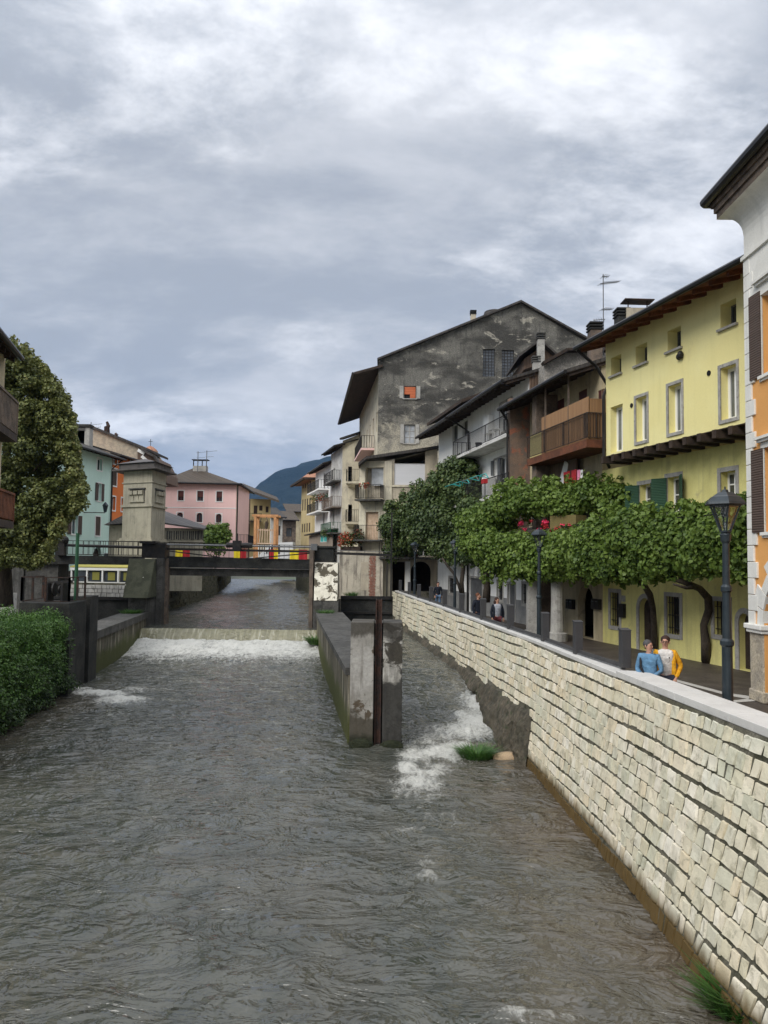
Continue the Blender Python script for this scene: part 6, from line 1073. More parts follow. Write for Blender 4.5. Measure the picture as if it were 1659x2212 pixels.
# van and car behind the railings, market stall, stairs
vn = root('van', at(560, 1195, 66), 'silver van with a raked windscreen behind the bridge railing', 'van'); x0, x1 = at(547, 1190, 66).x-.4, at(590, 1190, 66).x; z0 = 2.1
mb = MB(); pf = [(x0, .5), (x0, 1.0), (x0+.9, 1.25), (x0+1.9, 2.25), (x1+1.6, 2.35), (x1+1.7, .5)]
n = len(pf); fr_ = [(x, 66, z0+z) for x, z in pf]; bk_ = [(x, 67.9, z0+z) for x, z in pf]; mb.face(*fr_); mb.face(*bk_[::-1]); [mb.face(fr_[i], bk_[i], bk_[(i+1) % n], fr_[(i+1) % n]) for i in range(n)]; mb.build('body', M['carwhite'], vn, bevel=.06)
mb = MB(); mb.face((x0+.98, 66.15, z0+1.345), (x0+.98, 67.75, z0+1.345), (x0+1.83, 67.7, z0+2.195), (x0+1.83, 66.2, z0+2.195)); mb.build('windscreen', M['glass'], vn); mb = MB(); mb.face((x0+1.3, 65.985, z0+1.35), (x0+2.6, 65.985, z0+1.35), (x0+2.6, 65.985, z0+2.1), (x0+1.95, 65.985, z0+2.1)); mb.build('side_window', M['glass'], vn)
for x in (x0+.9, x1+.8): mb = MB(); mb.tube([(x, 65.95, z0+.35), (x, 66.2, z0+.35)], .34, 14); mb.build('wheel', M['dark'], vn)
FSt = Fac((at(153, 1240, 56).x, 56), (at(292, 1240, 55).x, 55)); stl = root('market_stall', FSt.P(2.5, .96), 'white framed market shelter with yellow panels below the left side deck', 'stall'); zs0, zs1, zs2 = zz_(FSt, 220, 1261), zz_(FSt, 220, 1232), zz_(FSt, 220, 1226)
mb = MB(); mb.fb(FSt, 0, FSt.L, zs1, zs2, 0, .12); [mb.fb(FSt, u-.05, u+.05, zs0, zs1, 0, .1) for u in np.linspace(.1, FSt.L-.05, 5)]; mb.fb(FSt, 0, FSt.L, zs0-.0, zs0+.12, -.05, .1); mb.build('frame', M['sill'], stl)
mb = MB(); us_ = np.linspace(.1, FSt.L-.05, 5)
for k in range(4): mb.fb(FSt, us_[k]+.08, us_[k+1]-.08, zs0+.15, zs1-.03, -.1, -.06)
mb.build('window_panel', M['glass'], stl); mb = MB()
for k in (1, 2, 3): mb.fb(FSt, us_[k]+.35, us_[k+1]-.3, zs0+.25, zs1-.12, -.05, -.03)
mb.build('yellow_sheet', mk('ochre_sheet', (.20, .19, .04), rough=.6), stl); mb = MB(); mb.hexa([FSt.P(0, zs2+.001, .15), FSt.P(FSt.L, zs2+.001, .15), FSt.P(FSt.L, zs2+.2, -1.4), FSt.P(0, zs2+.2, -1.4), FSt.P(0, zs2+.06, .15), FSt.P(FSt.L, zs2+.06, .15), FSt.P(FSt.L, zs2+.26, -1.4), FSt.P(0, zs2+.26, -1.4)]); mb.build('awning', mk('yellow_awning', (.40, .36, .10)), stl)
cr_ = root('parked_car', at(192, 1222, 70), 'white parked car seen just above the market shelter', 'car'); x0 = at(165, 1220, 70).x; z0 = 1.95; mb = MB(); pf = [(0, .3), (0, .85), (.9, .95), (1.6, 1.42), (3.0, 1.45), (3.8, 1.0), (4.2, .9), (4.2, .3)]; n = len(pf); fr_ = [(x0+x, 70, z0+z) for x, z in pf]; bk_ = [(x0+x, 71.7, z0+z) for x, z in pf]; mb.face(*fr_); mb.face(*bk_[::-1]); [mb.face(fr_[i], bk_[i], bk_[(i+1) % n], fr_[(i+1) % n]) for i in range(n)]; mb.build('body', M['carwhite'], cr_, bevel=.05)
mb = MB(); mb.face((x0+1.0, 69.985, z0+.98), (x0+3.7, 69.985, z0+.98), (x0+2.95, 69.985, z0+1.38), (x0+1.65, 69.985, z0+1.36)); mb.build('window', M['glass'], cr_)
for x in (x0+.8, x0+3.3): mb = MB(); mb.tube([(x, 69.95, z0+.3), (x, 70.2, z0+.3)], .32, 14); mb.build('wheel', M['dark'], cr_)
sr = root('stair', (-23, 50, 1), 'stone stair block with a sloping iron railing at the left end of the deck', 'stairs'); mb = MB()
for k in range(9): x = -25.6+k*.33; mb.box(x, x+.33, 50.5, 52.4, -1, 1.15+k*.21)
mb.box(-22.62, -20.5, 50.6, 52.3, -1.5, 2.54); mb.build('steps', M['concrete'], sr); rail(sr, [(-25.6, 50.55, 1.3), (-22.7, 50.55, 3.1)], .9, 'iron', .28, .012)
# white railing and rubble stub at the far left
lf = root('white_rail', at(8, 1290, 45), 'short white-framed rail above a rubble stub at the left edge', 'railing'); mb = MB(); a = at(-30, 1240, 45); b = at(20, 1240, 45); mb.bar(a, b, .12, .12); mb.bar(b, V((b.x, 45, 1.0)), .1); mb.bar(a, V((a.x, 45, 1.0)), .1); mb.build('rail', M['sill'], lf)
mb = MB(); slab(mb, [(a.x-4, 44.8), (b.x+.3, 44.8), (b.x+.3, 45.4), (a.x-4, 45.4)], -1.5, .95); tag(mb.build('stub_wall', M['white_old']), 'pale rubble stub wall at the left edge of the picture', 'wall')
# house whose eave and balconies reach in at the left edge
FE = Fac((-11.85, 24.6), (-10.1, 17.6)); eh = bld('house', 'house at the left edge showing a dark tiled eave and two wooden balconies', FE, 0, FE.L, -.5, 9.4, 6, M['beige'], [])
roof(eh, FE, .2, FE.L, at(58, 780, 24.8).z, .42, 4, 1.9, 'tile_red', .16, .1, raf=.6)
for z0_, h_, rm in ((at(30, 945, 25).z, .98, 'wood_grey'), (at(26, 1128, 25).z, .8, 'wood_red')):
    mb = MB(); mb.fb(FE, .1, 4, z0_-.22, z0_, .0, .45); bb = mb.build('balcony', M['wood_dark'], eh); mb = MB()
    for k in range(22): u = .12+k*.18; mb.fb(FE, u, u+.12, z0_+.05, z0_+h_, .39, .43)
    mb.fb(FE, .1, .14, z0_+.05, z0_+h_, .05, .38); mb.fb(FE, .08, 4, z0_+h_, z0_+h_+.07, .36, .46); mb.fb(FE, .08, .16, z0_, z0_+h_, .37, .45); mb.build('board_railing', M[rm], bb)
# ------------------------------------------------------------------ foliage
def leaves(name, blobs, dens, size, mat, parent=None, seed=1, hang=.7, lobed=True, shell=(.5, 1.2), upb=.35, attr_bias=0.0, asp=.46):
    r = np.random.RandomState(seed); C_, NN, RN = [], [], []
    for b in blobs:
        cx_, cy_, cz_, rx, ry, rz = b[:6]; area = 4*math.pi*((rx*ry)**1.6/3+(rx*rz)**1.6/3+(ry*rz)**1.6/3)**(1/1.6); n = max(3, int(area*dens)); d = r.normal(size=(n, 3)); d /= np.linalg.norm(d, axis=1)[:, None]
        f_ = r.uniform(shell[0], shell[1], (n, 1)); lum = .5+.35*pnoise(d[:, 0]*2.1+cx_, d[:, 2]*2.1+cz_, seed); C_.append(np.array([cx_, cy_, cz_])+d*np.array([rx, ry, rz])*f_*(1+.16*pnoise(d[:, 0]*3+cx_*5, d[:, 1]*3+d[:, 2]*3, seed+3)[:, None])); NN.append(d); base = (b[6] if len(b) > 6 else r.uniform(-.14, .14)); RN.append(np.clip(lum*.8+base+r.normal(0, .13, n)+attr_bias, 0, 1))
    C_ = np.concatenate(C_); NN = np.concatenate(NN); RN = np.concatenate(RN); n = len(C_)
    nr = NN*.8+np.array([0, 0, upb])+r.normal(0, .42, (n, 3)); nr /= np.linalg.norm(nr, axis=1)[:, None]
    t = np.array([0, 0, -hang])+r.normal(0, .5, (n, 3))+NN*.2; t -= nr*(t*nr).sum(1)[:, None]; t /= np.linalg.norm(t, axis=1)[:, None]; s = np.cross(nr, t); L = size*r.uniform(.6, 1.25, (n, 1)); fo = r.uniform(-.05, .22, (n, 1))
    if lobed: P = [C_-t*L*.42, C_-t*L*.30+s*L*asp*1.1+nr*L*fo, C_+t*L*.16+s*L*asp*.95+nr*L*fo*.8, C_+t*L*.55-nr*L*.08, C_+t*L*.16-s*L*asp*.95+nr*L*fo*.8, C_-t*L*.30-s*L*asp*1.1+nr*L*fo]
    else: P = [C_-t*L*.5, C_+s*L*asp+nr*L*fo, C_+t*L*.5, C_-s*L*asp+nr*L*fo]
    k = len(P); v = np.stack(P, 1).reshape(-1, 3); i = (np.arange(n)*k)[:, None]
    f = np.concatenate([i+np.array([0, 1, 2, 3]), i+np.array([0, 3, 4, 5])]) if lobed else i+np.array([0, 1, 2, 3])
    return npmesh(name, v, f, mat, parent, {'rnd': np.repeat(RN, k)})
def massblobs(px, top, bot, dep, n, rr=(.4, .75), th=.9, seed=1, flat_=.75):
    r = np.random.RandomState(seed); out = []
    for _ in range(n):
        x = r.uniform(px[0], px[-1]); y = float(np.interp(x, px, dep)); R = r.uniform(*rr); rp = R*FD/y*.85; t0 = np.interp(x, px, top)+rp*flat_; t1 = np.interp(x, px, bot)-rp*flat_
        py = (t0+t1)/2 if t1 < t0 else r.uniform(t0, t1); yy = y+r.uniform(-th, th)*.5; p = at(x, py, yy); out.append((p.x, p.y, p.z, R, R*r.uniform(.8, 1.1), R*flat_*r.uniform(.85, 1.2)))
    return out
# vine of the yellow house
v1 = root('grape_vine', FY.P(2.0, 0, .5), 'broad grape vine covering the pergola of the yellow house', 'vine')
pxs = [1265, 1300, 1340, 1400, 1450, 1500, 1560, 1612, 1640]; tp_ = [1140, 1120, 1108, 1100, 1108, 1102, 1098, 1085, 1080]; bt2 = [1238, 1246, 1250, 1248, 1236, 1236, 1230, 1240, 1244]; dp_ = [28.2, 27.2, 26.2, 25, 24, 23, 21.7, 20.6, 20.2]
bl = massblobs(pxs, tp_, bt2, dp_, 150, (.32, .62), 1.1, 3)
leaves('foliage', bl, 175, .125, M['leafv'], v1, 11)
sp_ = massblobs(pxs, [t-16 for t in tp_], [b+6 for b in bt2], dp_, 150, (.10, .22), 1.3, 5, 1.2)+massblobs(pxs, [b-16 for b in bt2], [b+16 for b in bt2], dp_, 60, (.06, .13), 1.5, 6, 1.6)+massblobs(pxs, [t-26 for t in tp_], [t+6 for t in tp_], dp_, 50, (.08, .16), 1.2, 61, 1.1); sp_ += massblobs(pxs, [b-44 for b in bt2], [b+16 for b in bt2], dp_, 130, (.09, .15), 1.6, 62, 2.6); leaves('loose_shoots', sp_, 90, .13, M['leafv'], v1, 12, attr_bias=.12)
mb = MB(); P = [at(1527, 1428, 24.9), at(1524, 1385, 24.6), at(1520, 1350, 24.7), at(1531, 1318, 24.5), at(1530, 1292, 24.2), at(1512, 1272, 23.8), at(1480, 1258, 23.6), at(1440, 1245, 23.8)]; mb.tube(P, [.17, .14, .11, .12, .12, .1, .09, .06], 9); mb.tube([P[5], at(1500, 1268, 23.3), at(1482, 1270, 23.0), at(1455, 1262, 22.8)], [.09, .07, .05, .03], 7); mb.build('trunk', M['bark'], v1, smooth=True)
mb = MB(); mb.tube([at(1414, 1400, 27.4), at(1413, 1350, 27.3), at(1410, 1312, 27.0), at(1404, 1285, 26.4), at(1390, 1262, 26), at(1360, 1250, 26)], [.12, .1, .1, .11, .1, .07], 8); mb.build('trunk', M['bark'], v1, smooth=True)
mb = MB(); 
for k in range(8): u = 1+k*1.2; z = 4.6; mb.tube([FY.P(u, z, 0), FY.P(u, z-.25, 2.2)], .02, 6)
mb.tube([FY.P(0, 4.5, 1.2), FY.P(10, 4.5, 1.2)], .03, 6); mb.build('pergola_wires', M['iron'], v1)
# terrace vine in front of the balcony houses
v2 = root('grape_vine', (7.2, 33, 0), 'bright green grape vine over the flower terrace between the stone columns', 'vine')
px2 = [1040, 1075, 1110, 1150, 1200, 1250, 1300]; bl = massblobs(px2, [1150, 1148, 1150, 1150, 1150, 1140, 1120], [1226, 1238, 1244, 1246, 1246, 1238, 1244], [35, 34, 33, 32.2, 31, 29.6, 28.4], 85, (.4, .7), 1.0, 7)
bu = massblobs([1062, 1085, 1110, 1160, 1220, 1280, 1330, 1368], [1082, 1062, 1046, 1050, 1046, 1034, 1036, 1052], [1128, 1124, 1120, 1120, 1120, 1114, 1112, 1096], [35.5, 34.5, 34, 33, 32, 31, 30, 29.4], 95, (.32, .58), 1.0, 8)
bc = massblobs([1010, 1040, 1075, 1100], [1070, 1075, 1080, 1100], [1215, 1222, 1232, 1240], [39, 37.5, 36.5, 35.5], 45, (.4, .7), 1.0, 9)
leaves('foliage', bl+bu+bc, 140, .14, M['leafv'], v2, 13, attr_bias=.08)
sp_ = massblobs(px2, [1138]*7, [1258]*7, [35, 34, 33, 32.2, 31, 29.6, 28.4], 110, (.10, .2), 1.3, 15, 1.3)+massblobs([1062, 1200, 1368], [1045, 1030, 1030], [1130, 1128, 1105], [35, 32.5, 29.4], 80, (.1, .2), 1.2, 16, 1.2)+massblobs([1062, 1100, 1200, 1300, 1368], [1050, 1022, 1028, 1010, 1025], [1070, 1050, 1052, 1040, 1050], [35.5, 34, 32.5, 30.5, 29.4], 40, (.08, .16), 1, 18, 1); sp_ += massblobs(px2, [1190]*7, [1262]*7, [35, 34, 33, 32.2, 31, 29.6, 28.4], 90, (.09, .15), 1.5, 63, 2.6); leaves('loose_shoots', sp_, 90, .13, M['leafv'], v2, 17, attr_bias=.16)
tr2 = root('flower_terrace', (7.2, 33, 0), 'raised stone terrace ledge with pink and red flowers on two columns', 'terrace')
mb = MB(); p0, p1 = at(1100, 1146, 34.6), at(1246, 1150, 30.2); nn = V((1.9, .45, 0)); zt_t = (p0.z+p1.z)/2+.1; z_b = zt_t-.32; A_ = [V((p0.x, p0.y, 0)), V((p1.x, p1.y, 0)), V((p1.x, p1.y, 0))+nn, V((p0.x, p0.y, 0))+nn]; mb.hexa([q+V((0, 0, z_b)) for q in A_]+[q+V((0, 0, zt_t)) for q in A_]); mb.build('ledge', M['founda'], tr2)
c1 = at(1149, 1375, 32.6); c2 = at(1205, 1380, 31.2)
mb = MB(); mb.box(c1.x-.2, c1.x+.2, 32.4, 32.8, .3, z_b-.001); mb.box(c1.x-.32, c1.x+.32, 32.28, 32.92, 0.001, .16); mb.box(c1.x-.25, c1.x+.25, 32.35, 32.85, .16, .3); mb.build('stone_column', M['surround'], tr2, bevel=.02)
mb = MB(); mb.lathe((c2.x, 31.3, .001), [(.4, 0), (.4, .3), (.27, .34), (.24, 1.5), (.25, z_b-.35), (.33, z_b-.2), (.33, z_b-.01)], 14); mb.build('stone_column', M['surround'], tr2, smooth=False)
mb = MB(); p0, p1 = at(1176, 1120, 33), at(1236, 1112, 31.4); mb.hexa([(p0.x, 31.9, zt_t+.001), (p1.x, 30.8, zt_t+.001), (p1.x+.5, 31.1, zt_t+.001), (p0.x+.5, 32.2, zt_t+.001), (p0.x, 31.9, zt_t+.5), (p1.x, 30.8, zt_t+.5), (p1.x+.5, 31.1, zt_t+.5), (p0.x+.5, 32.2, zt_t+.5)]); tag(mb.build('planter', mk('olive_planter', (.16, .13, .05))), 'long olive planter standing on the flower terrace ledge', 'planter')
fl = [(1125, 1130, .18), (1134, 1144, .12), (1177, 1136, .2), (1178, 1128, .16), (1190, 1146, .12), (1204, 1143, .16), (1165, 1143, .12), (1230, 1136, .14), (1148, 1126, .1), (1215, 1135, .12)]
for i, (px, py, r) in enumerate(fl):
    if i % 5 == 0: fr = root('flower_plant', at(px, py+6, 33-1.4*i/5), 'cluster of pink and red flowers on the terrace ledge, '+('towards the bearded man' if i == 0 else 'beside the olive planter'), 'flowers')
    p = at(px, py, float(np.interp(px, [1100, 1246], [34.4, 30.1]))); leaves('blossom', [(p.x, p.y, p.z, r*.8, r*.8, r*.7)], 260, .08, M['c_red'] if i % 3 == 2 else M['pinkpetal'], fr, 40+i, lobed=False)
# dark creeper over the narrow white house and the loggia house
v3 = root('creeper', (3.4, 52.5, 0), 'tall dark creeper climbing over the narrow white house beside the arcade', 'vine')
bb_ = massblobs([836, 850, 880, 905], [1120, 1098, 1096, 1094], [1148, 1162, 1172, 1172], [53.6, 53.2, 53, 52.4], 34, (.5, .9), 1.2, 21)
bb_ += massblobs([900, 925, 960, 985, 1008, 1020], [1060, 1030, 1005, 984, 990, 1030], [1172, 1182, 1212, 1212, 1208, 1190], [52.5, 51, 49.5, 48.6, 47.6, 46.6], 110, (.5, .95), 1.4, 22)
bb_ += massblobs([955, 985, 1012, 1022], [1010, 982, 978, 1000], [1060, 1075, 1090, 1090], [48.9, 47.6, 46.6, 46.2], 46, (.32, .6), 1.0, 27)
bb_ += massblobs([1000, 1030, 1062], [1070, 1078, 1085], [1212, 1220, 1212], [45.5, 42.5, 40], 36, (.5, .85), 1.2, 23)
leaves('foliage', bb_, 95, .165, M['leafd'], v3, 24)
sp_ = massblobs([830, 905, 985, 1020, 1062], [1085, 1030, 970, 990, 1065], [1180, 1190, 1228, 1230, 1228], [53.6, 52.5, 48.6, 46.6, 41], 150, (.12, .3), 1.6, 25, 1.2); sp_ += massblobs([838, 905, 960, 1010, 1058], [1120, 1130, 1150, 1150, 1160], [1188, 1200, 1232, 1228, 1226], [53.4, 52, 49, 46, 41], 90, (.13, .24), 1.6, 64, 2.6); leaves('loose_shoots', sp_, 60, .17, M['leafd'], v3, 26, attr_bias=.12)
for Pt, rr in (([(997, 1312, 46.4), (999, 1285, 46.3), (997, 1258, 46.2), (1001, 1225, 46), (996, 1195, 46)], [.16, .13, .13, .12, .08]), ([(998, 1290, 46.2), (990, 1262, 46), (980, 1238, 46), (966, 1222, 46), (955, 1205, 46)], [.08, .08, .08, .06, .05]), ([(1050, 1300, 38.2), (1052, 1270, 38.1), (1049, 1240, 38), (1050, 1200, 38)], [.2, .18, .16, .12])):
    mb = MB(); mb.tube([at(*q) for q in Pt], rr, 9); mb.build('trunk', M['bark'], v3, smooth=True)
tp3 = root('terrace_plants', at(880, 1200, 55.6), 'dark potted shrubs crowding the iron terrace above the arcade', 'plants')
leaves('foliage', [(*at(px, py, 55.9), r, r*.6, r) for px, py, r in ((852, 1180, .75), (846, 1195, .6), (866, 1193, .5), (880, 1188, .45), (892, 1190, .5), (862, 1172, .5))], 55, .2, M['leafd'], tp3, 28)
for k, (px, lb) in enumerate(((873, 'left'), (898, 'right'))):
    p = at(px, 1202, 56); mb = MB(); mb.lathe((p.x, 56, dz+.002), [(.14, 0), (.2, .36), (.22, .36), (.18, .30)], 10); tag(mb.build('plant_pot', M['terracotta'], smooth=True), lb+' red clay pot on the iron terrace above the arcade', 'pot')
# flowers in boxes
leaves('flowers', [(*FS.P(.12+.2*k, zs+.72+.12*math.sin(k*1.3)+.04*k, -.12), .3, .35, .48) for k in range(8)], 90, .12, M['leaff'], fx, 31, hang=.3)
for k, (px, py, y, r, lb) in enumerate(((693, 1075, 90, .7, 'red flowers on the middle balcony of the white house'), (787, 1048, 57, .28, 'red geraniums at the corner of the upper loggia balcony'), (718, 1150, 84.5, .8, 'trailing green plant on the lowest balcony of the slim white house'))):
    p = at(px, py, y); tag(leaves('balcony_flowers', [(p.x+dx, p.y, p.z+.1*dx, r*.6, r*.6, r*.7) for dx in (-r, 0, r)], 70, .12, M['leaff'] if k < 2 else M['leafd'], None, 50+k, attr_bias=.25 if k == 1 else 0), lb, 'flowers')
# plane tree on the left bank
tr = root('plane_tree', (-20.4, 43, .3), 'large plane tree with olive leaves turning yellow, left of the mint green house', 'tree')
edge_y = [735, 765, 805, 850, 890, 940, 1000, 1050, 1085, 1110, 1150, 1190, 1215]; edge_x = [18, 54, 92, 124, 144, 152, 160, 174, 170, 142, 118, 102, 85]
r_ = np.random.RandomState(4); bl = []; hl = []
for _ in range(430):
    py = r_.uniform(738, 1212); ex = np.interp(py, edge_y, edge_x); px = ex-14-(ex+75)*r_.beta(.9, 1.3)*1.0; R = r_.uniform(.25, .62); y = 42.5+r_.uniform(-2.2, 1.6); p = at(min(px, ex-R*FD/y*.8), py+8, y); bl.append((p.x, p.y, p.z, R, R, R*.72))
    if r_.rand() < .75: p = at(ex-r_.uniform(-3, 14), py+6, 42+r_.uniform(-2, 2)); R = r_.uniform(.12, .38); bl.append((p.x, p.y, p.z, R*1.3, R, R*.8, .12)); p = at(ex+r_.uniform(-12, 13), py-r_.uniform(0, 12), 42+r_.uniform(-2, 2)); R = r_.uniform(.06, .16); bl.append((p.x, p.y, p.z, R*1.3, R, R*1.6, .2))
leaves('crown', bl, 92, .135, M['leaft'], tr, 61, hang=.4)
tk = [(-20.4, 43.5, .3), (-20.5, 43.3, 3.2), (-20.8, 43.2, 5.5), (-20.4, 43, 9), (-20.6, 43, 13)]; mb = MB(); mb.tube(tk, [.42, .34, .28, .2, .08], 10)
for z0, dx, dz_ in ((3.4, 2.2, 2.4), (4.6, -2.6, 2.6), (5.6, 2.6, 2.4), (6.8, -2, 3), (7.5, 2.6, 2.4), (9, 1.8, 2.2), (9.6, -1.8, 2)): x = float(np.interp(z0, [q[2] for q in tk], [q[0] for q in tk])); mb.tube([(x, 43.2, z0), (x+dx*.5, 42.6, z0+dz_*.45), (x+dx, 42.2, z0+dz_)], [.14, .09, .03], 7)
mb.build('trunk', M['bark'], tr, smooth=True)
# shrub by the pink house
sh_ = root('shrub', at(466, 1180, 72), 'rounded green shrub in front of the pink house', 'shrub'); leaves('foliage', [(*at(px, py, 72+dy), r, r, r*.85) for px, py, r, dy in ((455, 1158, 1.0, 0), (472, 1160, 1.0, .4), (448, 1168, .8, -.3), (484, 1158, .7, .2), (462, 1146, .7, 0), (478, 1142, .6, .2), (492, 1150, .4, 0), (466, 1176, 1.1, .2), (449, 1150, .45, 0), (486, 1137, .35, .2), (455, 1138, .35, 0))], 45, .2, M['leafv'], sh_, 71, attr_bias=-.05)
mb = MB(); p = at(466, 1185, 72.2); mb.tube([(p.x, 72.2, 1.9), (p.x+.1, 72.2, 3.6)], [.12, .05], 7); mb.build('trunk', M['bark'], sh_)
# overgrown left bank: leafy cover, no single plants to tell apart
r_ = np.random.RandomState(14); bl = []
for _ in range(520):
    y = r_.uniform(19, 30.6); xe = np.interp(y, [19, 22, 30, 31], [-10.6, -10.95, -11.85, -12.1]); z = r_.uniform(-1.95, .55); lean = (z+2)*.14; R = r_.uniform(.12, .46)**1.1; bl.append((xe-lean+r_.uniform(-.12, .34)*(.5+.5*math.sin(y*2.1+z*3)), y, z, R, R*1.1, R*.8, -.25 if z < -1.4 else (r_.uniform(-.05, .3) if z > -.5 else r_.uniform(-.2, .12))))
for _ in range(220):
    y = r_.uniform(20, 31); xe = np.interp(y, [19, 22, 30, 31], [-11.3, -11.6, -12.4, -12.6]); R = r_.uniform(.2, .45); bl.append((xe-r_.uniform(0, 3.5), y, .35+r_.uniform(0, .55)*(.6+.5*math.sin(y*1.3)), R*1.2, R*1.2, R*.8, r_.uniform(.0, .3)))
tag(leaves('bank_vegetation', bl, 105, .10, M['leafb'], None, 81, hang=.3, lobed=False, asp=.3, upb=.6), kind='stuff')
def blades(name, pts, h, seed, mat, **kw):
    r = np.random.RandomState(seed); v, f, rn = [], [], []
    for b in pts:
        b = np.array(b); a = r.uniform(0, 6.28); L = h*r.uniform(.4, 1.3); d = np.array([r.normal(0, .3), r.normal(0, .3), 1]); s_ = np.array([-math.sin(a), math.cos(a), 0])*.012; k0 = len(v); c_ = r.rand()
        for t in (0, .5, 1): q = b+d*L*t+np.array([math.cos(a), math.sin(a), -.8])*L*.4*t*t; w2 = s_*(1-t*.95); v += [q-w2, q+w2]; rn += [c_]*2
        f += [(k0, k0+1, k0+3, k0+2), (k0+2, k0+3, k0+5, k0+4)]
    return tag(npmesh(name, np.array(v), np.array(f), M[mat], None, {'rnd': np.array(rn)}), **kw)
rg = np.random.RandomState(91); pts_ = []
for _ in range(5200):
    y = rg.uniform(20, 31.2); xe = np.interp(y, [19, 22, 30, 31], [-11.1, -11.4, -12.2, -12.5]); t = rg.rand()
    pts_.append((xe-4*t**1.5+rg.normal(0, .1), y, .35+.45*rg.rand()*(.6+.4*math.sin(y*1.7))) if rg.rand() < .7 else (xe+rg.uniform(-.1, .45), y, rg.uniform(-1.2, .5)))
blades('bank_grass', pts_, .42, 92, 'leafg', kind='stuff')
def tuft(name, label, p, n, h, spread, seed, mat='leafg', kind=None, cat='grass'):
    r = np.random.RandomState(seed); v, f, rn = [], [], []
    for i in range(n):
        a = r.uniform(0, 6.28); rad = spread*r.rand()**.6; b = np.array([p[0]+math.cos(a)*rad, p[1]+math.sin(a)*rad, p[2]-.05]); L = h*r.uniform(.5, 1.2); d = np.array([math.cos(a)*.5+r.normal(0, .3), math.sin(a)*.5+r.normal(0, .3), 1.1]); s = np.array([-math.sin(a), math.cos(a), 0])*.012*h/.3; k0 = len(v); c_ = r.rand()
        for t in (0, .5, 1): q = b+d*L*t*.8+np.array([math.cos(a), math.sin(a), -.7])*L*.35*t*t; w2 = s*(1-t*.95); v += [q-w2, q+w2]; rn += [c_]*2
        f += [(k0, k0+1, k0+3, k0+2), (k0+2, k0+3, k0+5, k0+4)]
    return tag(npmesh(name, np.array(v), np.array(f), M[mat], None, {'rnd': np.array(rn)}), label, cat, kind=kind)
for px, py, n, h, s, lb in ((1030, 1634, 900, .42, .42, 'larger dark grass tuft at the edge of the rapids'), (1112, 1615, 500, .4, .32, 'bright green grass tuft against the foundation rock'), (1612, 2185, 800, .5, .35, 'grass tuft at the foot of the near stone wall'), (278+0, 0, 0, 0, 0, '')):
    if n: p = atz(px, py, ZW); tuft('grass_tuft', lb, (p.x, p.y, ZW), n, h, s, int(px))
p = at(703, 1322, 46.9); tuft('weed_tuft', 'yellow-green weeds sprouting at the far end of the divider wall', (-3.3, 46.6, -.05), 300, .35, .5, 5); p = at(300, 1312, 48); tuft('weed_tuft', 'dry yellowish weeds on the wall top by the left weir pillar', (-14.8, 47.4, -.25), 420, .4, .6, 6)
tuft('weed_tuft', 'green weeds hanging at the foot of the divider wall by the weir', (-3.75, 44.6, -1.6), 300, .7, .3, 9)
tuft('weed_tuft', 'low weeds at the foot of the streaked river wall', (-2.2, 56.0, .6), 260, .4, .5, 10)
# gravel spit and pale rock
mb = MB(); n = 28; c_ = atz(1105, 1625, ZW); ri = []
for j in range(6):
    rr = [1.15, 1.0, .75, .5, .25, .02][j]; ri.append(mb.vs([(c_.x+.1+rr*.95*math.cos(2*math.pi*k/n)*(1+.2*math.sin(k*1.7)), c_.y+rr*1.1*math.sin(2*math.pi*k/n)*(1+.15*math.sin(k*2.3)), ZW-.12+.24*(1-rr)+.02*math.sin(k*3+j)) for k in range(n)]))
for j in range(5):
    for k in range(n): mb.f.append((ri[j]+k, ri[j]+(k+1) % n, ri[j+1]+(k+1) % n, ri[j+1]+k)); mb.m.append(0)
tag(mb.build('gravel_spit', M['gravel'], smooth=True), kind='structure')
c_ = atz(1096, 1638, ZW); random.seed(3); mb = MB(); mb.ell((c_.x, c_.y, ZW+.0), (.42, .26, .17), 14, 8, .12); tag(mb.build('rock', mk('wet_tan_rock', (.42, .30, .18), (.34, .25, .16), 3, bump=.8, fine=.25, rough=.5), smooth=True), 'flat tan rock at the water edge beside the grass tufts', 'rock')
c_ = atz(1120, 1626, ZW); mb = MB(); mb.ell((c_.x, c_.y, ZW+.02), (.3, .2, .12), 12, 7, .15); tag(mb.build('rock', M['founda'], smooth=True), 'small dark rock behind the flat tan rock', 'rock')
# ------------------------------------------------------------------ street lamps
lp = root('street_lamp', (0, 0, 0), '', 'street lamp', 'lamps along the promenade')
mb = MB(); mb.lathe((0, 0, 0), [(.13, 0), (.13, .12), (.085, .2), (.08, 1.75), (.105, 1.78), (.105, 1.84), (.07, 1.88), (.062, 2.6), (.085, 2.63), (.085, 2.69), (.058, 2.73), (.052, 3.38), (.075, 3.42), (.085, 3.52), (.05, 3.58)], 14); mb.build('pole', M['lamp'], lp, smooth=False)
mb = MB(); A6 = [math.pi/3*k+.3 for k in range(6)]
for a in A6: mb.bar((.075*math.cos(a), .075*math.sin(a), 3.56), (.235*math.cos(a), .235*math.sin(a), 3.99), .022)
for a, b in zip(A6, A6[1:]+A6[:1]): mb.bar((.235*math.cos(a), .235*math.sin(a), 3.985), (.235*math.cos(b), .235*math.sin(b), 3.985), .03); mb.bar((.08*math.cos(a), .08*math.sin(a), 3.57), (.08*math.cos(b), .08*math.sin(b), 3.57), .03)
lf_ = mb.build('lantern_frame', M['lamp'], lp)
